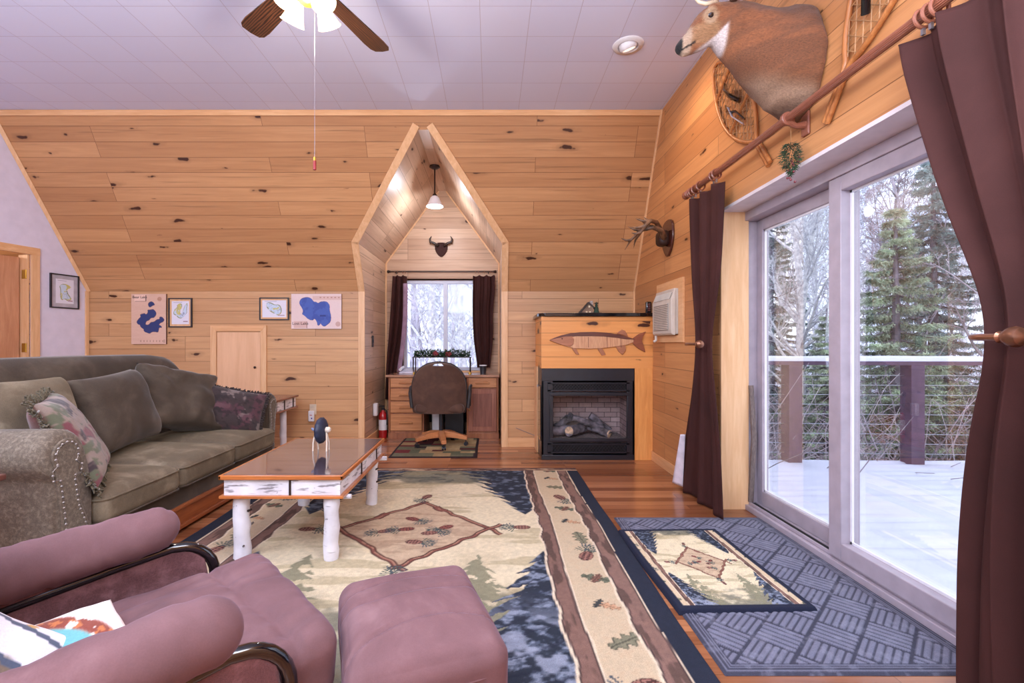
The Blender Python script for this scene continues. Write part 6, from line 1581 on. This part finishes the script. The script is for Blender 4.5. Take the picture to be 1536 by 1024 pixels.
for k in range(5):
    a = R(68 + 72 * k); T = Matrix.Translation((FC.x, FC.y, 3.0)) @ Matrix.Rotation(a, 4, 'Z') @ Matrix.Rotation(R(9), 4, 'X')
    pl_ = [(.16, -.05), (.56, -.072), (.62, -.068), (.648, -.05), (.655, 0), (.648, .05), (.62, .068), (.56, .072), (.16, .05)]
    bl = bpy.data.objects.new('x', None); bpy.data.objects.remove(bl)
    bm = prism(NB(), pl_, (0, 0, 0), (1, 0, 0), (0, 1, 0), (0, 0, .006)); me = bpy.data.meshes.new('blade'); bm.to_mesh(me); bm.free(); finish(me, M_blade, 35)
    o = bpy.data.objects.new('blade', me); COL.objects.link(o); o.parent = fn; o.matrix_local = wm(fn).inverted() @ T; WM[o.name] = T
    obj('blade_iron', prism(NB(), [(.08, -.015), (.2, -.03), (.22, 0), (.2, .03), (.08, .015)], (0, 0, .006), (1, 0, 0), (0, 1, 0), (0, 0, .006)), M_brass, fn, T=T)
M_shade = emit('lit_shade', (255, 214, 160), 1.6, (255, 235, 210))
for k in range(4):
    a = R(55 + 90 * k) ; d = Vector((math.cos(a), math.sin(a), 0)); c_ = FC + Vector((0, 0, 2.93)) + d * .075; ax = (d * .55 + Vector((0, 0, -1))).normalized(); u, v_, _ = frame_of(ax); T = basis(c_, u, v_, ax)
    obj('shade_arm', tube(NB(), [FC + Vector((0, 0, 2.93)), c_ + ax * .01], .01, 8), M_brass, fn)
    obj('lamp_shade', lathe(NB(), [(.022, 0), (.03, .02), (.04, .06), (.058, .115), (.062, .12), (.055, .115), (.036, .06), (.02, .01)], T, 20, cap=False), M_shade, fn, smooth=80)
ch = Vector((-.905, 2.47, 0)); cxp = at(472, 240, 2.47)
obj('pull_chain', cyl(NB(), (cxp.x, 2.47, 2.11), (cxp.x, 2.47, 2.9), .0010, n=5), M_steel, fn)
fb = obj('pull_fob', cyl(NB(), (cxp.x, 2.47, 2.045), (cxp.x, 2.47, 2.092), .008, n=10), plain('fob_red', (140, 34, 36), .4), fn, label='red pull fob'); obj('fob_cap', cyl(NB(), (cxp.x, 2.47, 2.092), (cxp.x, 2.47, 2.11), .007, n=10), M_brass, fb)
q = at(941, 69, 3.52); q.z = CEIL
rl = thing('recessed_light', 'round recessed ceiling light with tilted white eyeball near the gable wall', 'ceiling light', (q.x, 3.50, CEIL)); c_ = Vector((q.x, 3.50, CEIL))
obj('trim_ring', lathe(NB(), [(.112, 0), (.108, -.008), (.075, -.014), (.070, -.006)], Matrix.Translation(c_), 36, cap=False), M_white, rl, smooth=60)
ax = Vector((.35, .25, -1)).normalized(); u, v_, _ = frame_of(ax)
obj('eyeball', lathe(NB(), [(.066, -.02), (.068, .01), (.060, .030), (.050, .036), (.046, .030)], basis(c_ + Vector((0, 0, .004)), u, v_, ax), 28, cap=False), M_white, rl, smooth=80)
obj('lens', lathe(NB(), [(.047, .030), (.001, .031)], basis(c_ + Vector((0, 0, .004)), u, v_, ax), 24), emit('lens_glow', (255, 236, 214), 1.2), rl)
# alcove pendant
pd = thing('pendant_lamp', 'small pendant lamp with frosted bell shade hanging from the alcove ridge', 'pendant lamp', (-.64, 5.48, RZ)); c_ = Vector((-.64, 5.48, RZ))
obj('canopy', lathe(NB(), [(.062, -.001), (.06, -.015), (.03, -.035), (0, -.036)], Matrix.Translation(c_), 24), M_iron, pd); obj('stem', cyl(NB(), c_ - Vector((0, 0, .03)), c_ - Vector((0, 0, .32)), .008, n=10), M_iron, pd); obj('socket', lathe(NB(), [(.01, 0), (.026, -.02), (.03, -.05), (.0, -.052)], Matrix.Translation(c_ - Vector((0, 0, .31))), 18), M_iron, pd)
obj('glass_shade', lathe(NB(), [(.03, 0), (.05, -.02), (.066, -.06), (.086, -.10), (.10, -.115), (.097, -.118), (.06, -.062), (.044, -.022), (.026, -.004)], Matrix.Translation(c_ - Vector((0, 0, .345))), 32, cap=False), emit('frosted_shade', (255, 235, 225), .12, (226, 220, 232)), pd, smooth=80)

# ------------------------------------------------------------------ outside: deck, railing, woods
DZK = -.10
def deck():
    nu, nv = 150, 210; X, Y = np.meshgrid(np.linspace(1.93, 8.5, nu + 1), np.linspace(-3, 5.15, nv + 1))
    ph_ = (Y % .145) / .145; Z = DZK - .03 * ss(-np.abs(ph_ - .5), -.14, -.02) * ss(fbm(X * .9, Y * 2.2, 5), .34, .6) + .02 * (fbm(X * 1.3, Y * 1.5, 9) - .5)
    return struct('deck_snow', sheet(nu, nv, np.stack([X, Y, Z], -1)), M_snow, smooth=0)
deck()
M_post = plain('rail_stain', (88, 66, 86), .7, var=.12)
rl_ = thing('deck_railing', 'dark stained deck railing with snow on its top rail and steel cables', 'railing', (4, 4.95, DZK))
def RY(x): return 5.12 - (x - 2.9) * .06
obj('top_rail', (lambda bm: [strip(bm, (1.95, RY(1.95), .925), (8, RY(8), .925), .16, .04, (0, 0, 1)), bm][1])(NB()), M_post, rl_)
xs = np.linspace(1.95, 8, 90); bm = NB(); rows = []
for x in xs: rows.append([bm.verts.new((x, RY(x) + a, .9655 + (.052 + .016 * nz((x * 2, 0, 0))) * h_)) for a, h_ in ((-.08, 0), (-.07, .7), (-.03, 1), (.03, 1), (.07, .7), (.08, 0))])
for a, b_ in zip(rows, rows[1:]):
    for i in range(5): bm.faces.new((a[i], a[i + 1], b_[i + 1], b_[i]))
obj('snow_cap', bm, M_snow, rl_, smooth=80)
for x in (2.02, 3.20, 4.42, 5.62, 6.84, 8.0): obj('post', box(x - .07, x + .07, RY(x) - .08, RY(x) + .06, DZK - .2, .925), M_post, rl_, bevel=.004)
for k in range(9): z = DZK + .09 + k * .103; obj('cable', cyl(NB(), (1.95, RY(1.95), z), (8, RY(8), z), .0035, n=5), M_steel, rl_)
# folded patio umbrella by the house wall
um = thing('patio_umbrella', 'folded grey and white patio umbrella on the deck beside the door', 'umbrella', (2.72, 4.72, DZK)); obj('pole', cyl(NB(), (2.60, 4.72, DZK), (2.60, 4.72, 1.75), .02), M_white, um)
obj('canopy', tube(NB(), [(2.60, 4.72, 1.72), (2.61, 4.72, 1.5), (2.63, 4.72, 1.3), (2.62, 4.72, 1.2), (2.60, 4.72, 1.16)], [.015, .05, .085, .07, .03], 10), plain('dark_canvas', (80, 80, 96), .8, var=.2), um)
# snowy ground
X, Y = np.meshgrid(np.linspace(-40, 60, 101), np.linspace(-12, 60, 73)); r_ = np.hypot(X - 2, Y - 2); Z = -1.1 + 1.6 * (fbm(X * .12, Y * .12, 3) - .5) - .9 * np.exp(-(np.clip(Y - 4, -50, 0)) ** 2 / 1e9) * 0 + np.clip((r_ - 14) * .06, 0, 3.0)
Z = np.where((X < 9.5) & (Y < 6.6), -1.4, Z)
struct('ground_snow', sheet(100, 72, np.stack([X, Y, Z], -1)), M_snow, smooth=0)
def ground(x, y):
    i = int((x + 40)); j = int(y + 12); return float(Z[min(72, max(0, j)), min(100, max(0, i))])
M_bark = plain('winter_bark', (176, 168, 178), .9, var=.35, scale=3); M_barkd = plain('dark_bark', (118, 112, 122), .9, var=.35, scale=3); M_twig = plain('frosty_twig', (222, 222, 236), .9, var=.2)
def bare_tree(seed, H, r0, m, ntw=1.0, lo=.18):
    rr = random.Random(seed); bm = NB()
    def br(p, d, L, r, lvl):
        n = 5 if lvl < 2 else 3; pts = [p]; rad = [r]; q = p.copy(); dd = d.copy()
        for k in range(n):
            dd = (dd + Vector((rr.uniform(-1, 1), rr.uniform(-1, 1), rr.uniform(-.4, .9 if lvl else .3))) * (.07 if lvl == 0 else .22)).normalized(); q = q + dd * L / n; pts.append(q.copy()); rad.append(r * (1 - (k + 1) / n * (.75 if lvl else .85)))
        tube(bm, pts, rad, (8, 5, 4, 3)[min(lvl, 3)], cap=False)
        if lvl >= 4: return
        nb = int((26, 9, 6, 4)[lvl] * ntw)
        for _ in range(nb):
            t_ = rr.uniform(lo if lvl == 0 else .2, .98) * n; i = min(n - 1, int(t_)); c = pts[i].lerp(pts[i + 1], t_ - i); ax = (pts[i + 1] - pts[i]).normalized(); a = rr.uniform(0, 6.28); u, v_, _ = frame_of(ax)
            s_ = rr.uniform(.5, 1.0); nd = (ax * (1.1 - s_ * .7) + (u * math.cos(a) + v_ * math.sin(a)) * s_ + Vector((0, 0, .15))).normalized()
            ll = L * rr.uniform(.28, .45) * (1 - .35 * t_ / n) if lvl else H * rr.uniform(.14, .30) * (1.15 - .7 * t_ / n); rrad = max(.005, rad[i] * rr.uniform(.35, .55)) if lvl < 3 else .004
            br(c, nd, ll, min(rrad, .05), lvl + 1 if lvl < 3 else 4)
    br(Vector((0, 0, 0)), Vector((0, 0, 1)), H, r0, 0)
    me = bpy.data.meshes.new('bare_tree'); bm.to_mesh(me); bm.free(); me.materials.append(m)
    return me
def spruce(seed, H, Rr):
    rr = random.Random(seed); co = []; fc = []; mi = []
    def quad(a, b_, c, d, m): n = len(co); co.extend([a, b_, c, d]); fc.append((n, n + 1, n + 2, n + 3)); mi.append(m)
    bm = NB(); tube(bm, [(0, 0, 0), (0, 0, H)], [.16, .02], 8)
    z = .5
    while z < H - .2:
        R0 = Rr * (1 - z / H) ** .8 * rr.uniform(.8, 1.1)
        for k in range(rr.randint(6, 8)):
            a = rr.uniform(0, 6.28); L = R0 * rr.uniform(.7, 1.05); pts = [Vector((math.cos(a) * L * t_, math.sin(a) * L * t_, z - L * .35 * t_ + L * .22 * t_ ** 3)) for t_ in (0, .25, .5, .75, 1)]
            tube(bm, pts, [.03, .02, .012, .008, .003], 4, cap=False)
            side = Vector((-math.sin(a), math.cos(a), 0))
            for q in range(int(34 + L * 44)):
                t_ = rr.uniform(.12, 1) * 4; i = min(3, int(t_)); c = pts[i].lerp(pts[i + 1], t_ - i); out = (pts[i + 1] - pts[i]).normalized(); sg = rr.choice((-1, 1)); tl = rr.uniform(.10, .30) * (1.2 - t_ / 5); d = (out * .7 + side * sg * rr.uniform(.3, 1) + Vector((0, 0, rr.uniform(-.9, .1)))).normalized()
                nn = 7
                for w in range(nn):
                    p = c + d * tl * w / nn; nd = (d * .6 + Vector((rr.uniform(-1, 1), rr.uniform(-1, 1), rr.uniform(-.8, .8)))).normalized() * rr.uniform(.045, .085); s_ = nd.cross(Vector((rr.uniform(-1, 1), rr.uniform(-1, 1), 1))).normalized() * .009
                    quad(p - s_, p + s_, p + nd + s_ * .3, p + nd - s_ * .3, 1)
        z += .17 + .05 * z / H
    me0 = bpy.data.meshes.new('s'); bm.to_mesh(me0); bm.free(); nv0 = len(me0.vertices); C0 = np.empty(nv0 * 3); me0.vertices.foreach_get('co', C0); F0 = [tuple(p.vertices) for p in me0.polygons]; bpy.data.meshes.remove(me0)
    me = bpy.data.meshes.new('foliage'); me.from_pydata([tuple(c) for c in co], [], fc); me2 = bpy.data.meshes.new('trunk'); me2.from_pydata([tuple(c) for c in C0.reshape(-1, 3)], [], F0)
    return me2, me
M_needle = plain('spruce_needles', (168, 180, 158), .8, var=.35, scale=2.5); M_needleb = plain('blue_needles', (150, 168, 166), .8, var=.3, scale=2)
tr = [bare_tree(1, 9.5, .075, M_bark, 1.1), bare_tree(2, 8.5, .05, M_barkd, 1.2), bare_tree(3, 10, .11, M_twig, 1.1)]
sprs = [spruce(4, 7.0, 2.0), spruce(5, 8.5, 2.4)]
rr = random.Random(77)
def plant_tree(x, y, k, sc_, label, group, i):
    o = bpy.data.objects.new('bare_tree', tr[k]); COL.objects.link(o); o.location = (x, y, ground(x, y) - .1); o.rotation_euler = (0, 0, rr.uniform(0, 6.28)); o.scale = (sc_,) * 3; tag(o, label, 'tree', group)
spots = [(3.0, 9.5), (4.3, 9.4), (6.3, 9.9), (8.3, 7.6), (4.8, 12), (7.2, 11), (8.6, 9.2), (9.6, 12), (6.0, 14.5), (10.5, 7.5), (11.8, 10), (3.8, 14), (8.2, 15.5), (12, 14.5), (10.3, 17), (5.2, 18), (7.8, 20), (13, 19)]
for i, (x, y) in enumerate(spots): plant_tree(x, y, i % 3, rr.uniform(.85, 1.15), 'bare leafless tree in the snowy woods beyond the deck', 'bare trees beyond the deck', i)
spots = [(-1.25, 9.6), (-.95, 10.8), (-.5, 9.9), (-.2, 11.2), (-1.6, 12.2), (-.75, 13), (0.2, 13.4), (-2.2, 14.5), (-1.2, 15.5), (-.1, 16), (-2.8, 17), (-1.8, 19), (.3, 19), (-.7, 21)]
for i, (x, y) in enumerate(spots): plant_tree(x, y, (2, 0, 2)[i % 3], rr.uniform(.8, 1.1), 'pale frosty tree seen through the alcove window', 'frosty trees outside the alcove window', i)
def plant_spruce(x, y, k, sc_, label, m, group=None):
    r_ = thing('spruce_tree', label, 'tree', (x, y, ground(x, y) - .1), rr.uniform(0, 6.28), group); r_.scale = (sc_,) * 3
    t_ = bpy.data.objects.new('trunk', sprs[k][0]); COL.objects.link(t_); t_.parent = r_
    me = sprs[k][1].copy() if m is not None else sprs[k][1]; me.materials.clear(); me.materials.append(m)
    if not sprs[k][0].materials: sprs[k][0].materials.append(M_barkd)
    f_ = bpy.data.objects.new('foliage', me); COL.objects.link(f_); f_.parent = r_
plant_spruce(6.6, 7.8, 0, .72, 'grey-green spruce standing close behind the deck railing', M_needle)
plant_spruce(8.6, 9.3, 1, .80, 'large blue-green spruce filling the fixed glass panel', M_needleb)
plant_spruce(5.5, 10.8, 0, .66, 'soft green conifer behind the sliding glass panel', M_needle)
plant_spruce(10.6, 8.6, 1, .8, 'spruce at the edge of the near curtain', M_needleb)
plant_spruce(7.6, 13.0, 1, .8, 'more distant spruce between the two glass panels', M_needleb)
plant_spruce(5.2, 7.4, 0, .46, 'low bushy young spruce just behind the railing', M_needle)
plant_spruce(8.3, 7.2, 0, .62, 'low spruce at the post nearest the wide curtain', M_needle)
for i in range(34):
    a = rr.uniform(.28, 1.3); d_ = rr.uniform(17, 34); plant_tree(2 + d_ * math.cos(a), 2 + d_ * math.sin(a), (1, 2, 0)[i % 3], rr.uniform(.9, 1.3), 'bare leafless tree in the snowy woods beyond the deck', 'bare trees beyond the deck', i)
# undergrowth: one tangle
rr = random.Random(31); bm = NB(); bmg = NB()
for k in range(5200):
    x = rr.uniform(1.8, 15); y = 5.5 + rr.random() ** 1.2 * 9; g0 = ground(x, y); h_ = rr.uniform(.8, 2.9); p = Vector((x, y, g0)); d = Vector((rr.uniform(-.6, .6), rr.uniform(-.5, .5), 1)); pts = [p]
    for s_ in range(4): d = (d + Vector((rr.uniform(-.6, .6), rr.uniform(-.6, .6), rr.uniform(-.35, .1)))).normalized(); pts.append(pts[-1] + d * h_ / 4)
    tube(bm, pts, [.010, .009, .007, .005, .003], 3, cap=False)
tag(obj('undergrowth', bm, plain('brush_twig', (150, 140, 146), .9, var=.4, scale=1.2), smooth=0), 'tangle of grey leafless brush behind the deck railing', 'brush', kind='stuff')
rr = random.Random(32); bm = NB()
for k in range(500):
    x = rr.uniform(-3, 1.2); y = 8.5 + rr.random() * 8; g0 = ground(x, y); h_ = rr.uniform(.8, 3); p = Vector((x, y, g0)); d = Vector((rr.uniform(-.4, .4), rr.uniform(-.4, .4), 1)); pts = [p]
    for s_ in range(4): d = (d + Vector((rr.uniform(-.5, .5), rr.uniform(-.5, .5), 0))).normalized(); pts.append(pts[-1] + d * h_ / 4)
    tube(bm, pts, [.008, .007, .006, .004, .002], 3, cap=False)
tag(obj('frosty_brush', bm, M_twig, smooth=0), 'tangle of pale frosty saplings outside the alcove window', 'brush', kind='stuff')

# ------------------------------------------------------------------ light, sky, camera
wd = bpy.data.worlds.new('World'); bpy.context.scene.world = wd; wd.use_nodes = True; nt = wd.node_tree; nt.nodes.clear()
out = nt.nodes.new('ShaderNodeOutputWorld'); bg = nt.nodes.new('ShaderNodeBackground'); tc = nt.nodes.new('ShaderNodeTexCoord'); ns = nt.nodes.new('ShaderNodeTexNoise'); cr = nt.nodes.new('ShaderNodeValToRGB')
ns.inputs['Scale'].default_value = 3; ns.inputs['Detail'].default_value = 5; nt.links.new(tc.outputs['Generated'], ns.inputs['Vector']); nt.links.new(ns.outputs[0], cr.inputs[0])
cr.color_ramp.elements[0].position = .35; cr.color_ramp.elements[0].color = lin((160, 188, 240)); cr.color_ramp.elements[1].position = .6; cr.color_ramp.elements[1].color = (1, 1, 1, 1)
nt.links.new(cr.outputs[0], bg.inputs[0]); bg.inputs[1].default_value = 2.2; nt.links.new(bg.outputs[0], out.inputs[0])
def lamp(name, kind, loc, e, col_, size=.2, rot=(0, 0, 0), spot=None):
    l = bpy.data.lights.new(name, kind); l.energy = e; l.color = col_
    if kind == 'AREA': l.shape = 'DISK'; l.size = size
    else: l.shadow_soft_size = size
    if spot: l.spot_size = R(spot); l.spot_blend = .9
    o = bpy.data.objects.new(name, l); COL.objects.link(o); o.location = loc; o.rotation_euler = rot; return o
WARM = (1.0, .86, .72); NEU = (.78, .87, 1.0); COOL = (.86, .90, 1.0)
lamp('fan_lamp', 'POINT', (FC.x, FC.y, 2.74), 30, WARM, .12)
for x, y in ((-2.9, 1.0), (-.9, .2), (.9, .6), (-2.9, -1.6), (-.4, -1.8)): lamp('fill_light', 'POINT', (x, y, 2.35), 98, NEU, .42)  # unseen fill lights, no fixtures, added to brighten the room and ceiling
lamp('recessed_lamp', 'SPOT', (1.0, 3.50, 3.26), 30, (1, .72, .46), .05, (R(8), R(-30), 0), 120)
lamp('pendant_lamp_bulb', 'POINT', (-.64, 5.48, 2.66), 18, NEU, .05)
lamp('hall_lamp', 'POINT', tuple(LW(1.2, 2.1, -.7)), 12, WARM, .1)
# daylight entering through the door, alcove window and added rear openings
cam = bpy.data.cameras.new('camera'); co = bpy.data.objects.new('camera', cam); COL.objects.link(co); co.location = (0, 0, CH); co.rotation_euler = (PI / 2, 0, 0)
cam.sensor_width = 36; cam.lens = F / 1536 * 36; cam.shift_x = (768 - CX) / 1536; cam.shift_y = (CY - 512) / 1536; cam.clip_start = .05; cam.clip_end = 300
sc_ = bpy.context.scene; sc_.camera = co
sc_.view_settings.view_transform = 'Standard'; sc_.view_settings.look = 'None'; sc_.view_settings.gamma = 1; sc_.view_settings.use_curve_mapping = False; sc_.view_settings.exposure = .3
sc_.cycles.use_denoising = True; sc_.cycles.max_bounces = 8; sc_.cycles.transparent_max_bounces = 16; sc_.cycles.sample_clamp_indirect = 4; sc_.cycles.caustics_reflective = False; sc_.cycles.caustics_refractive = False
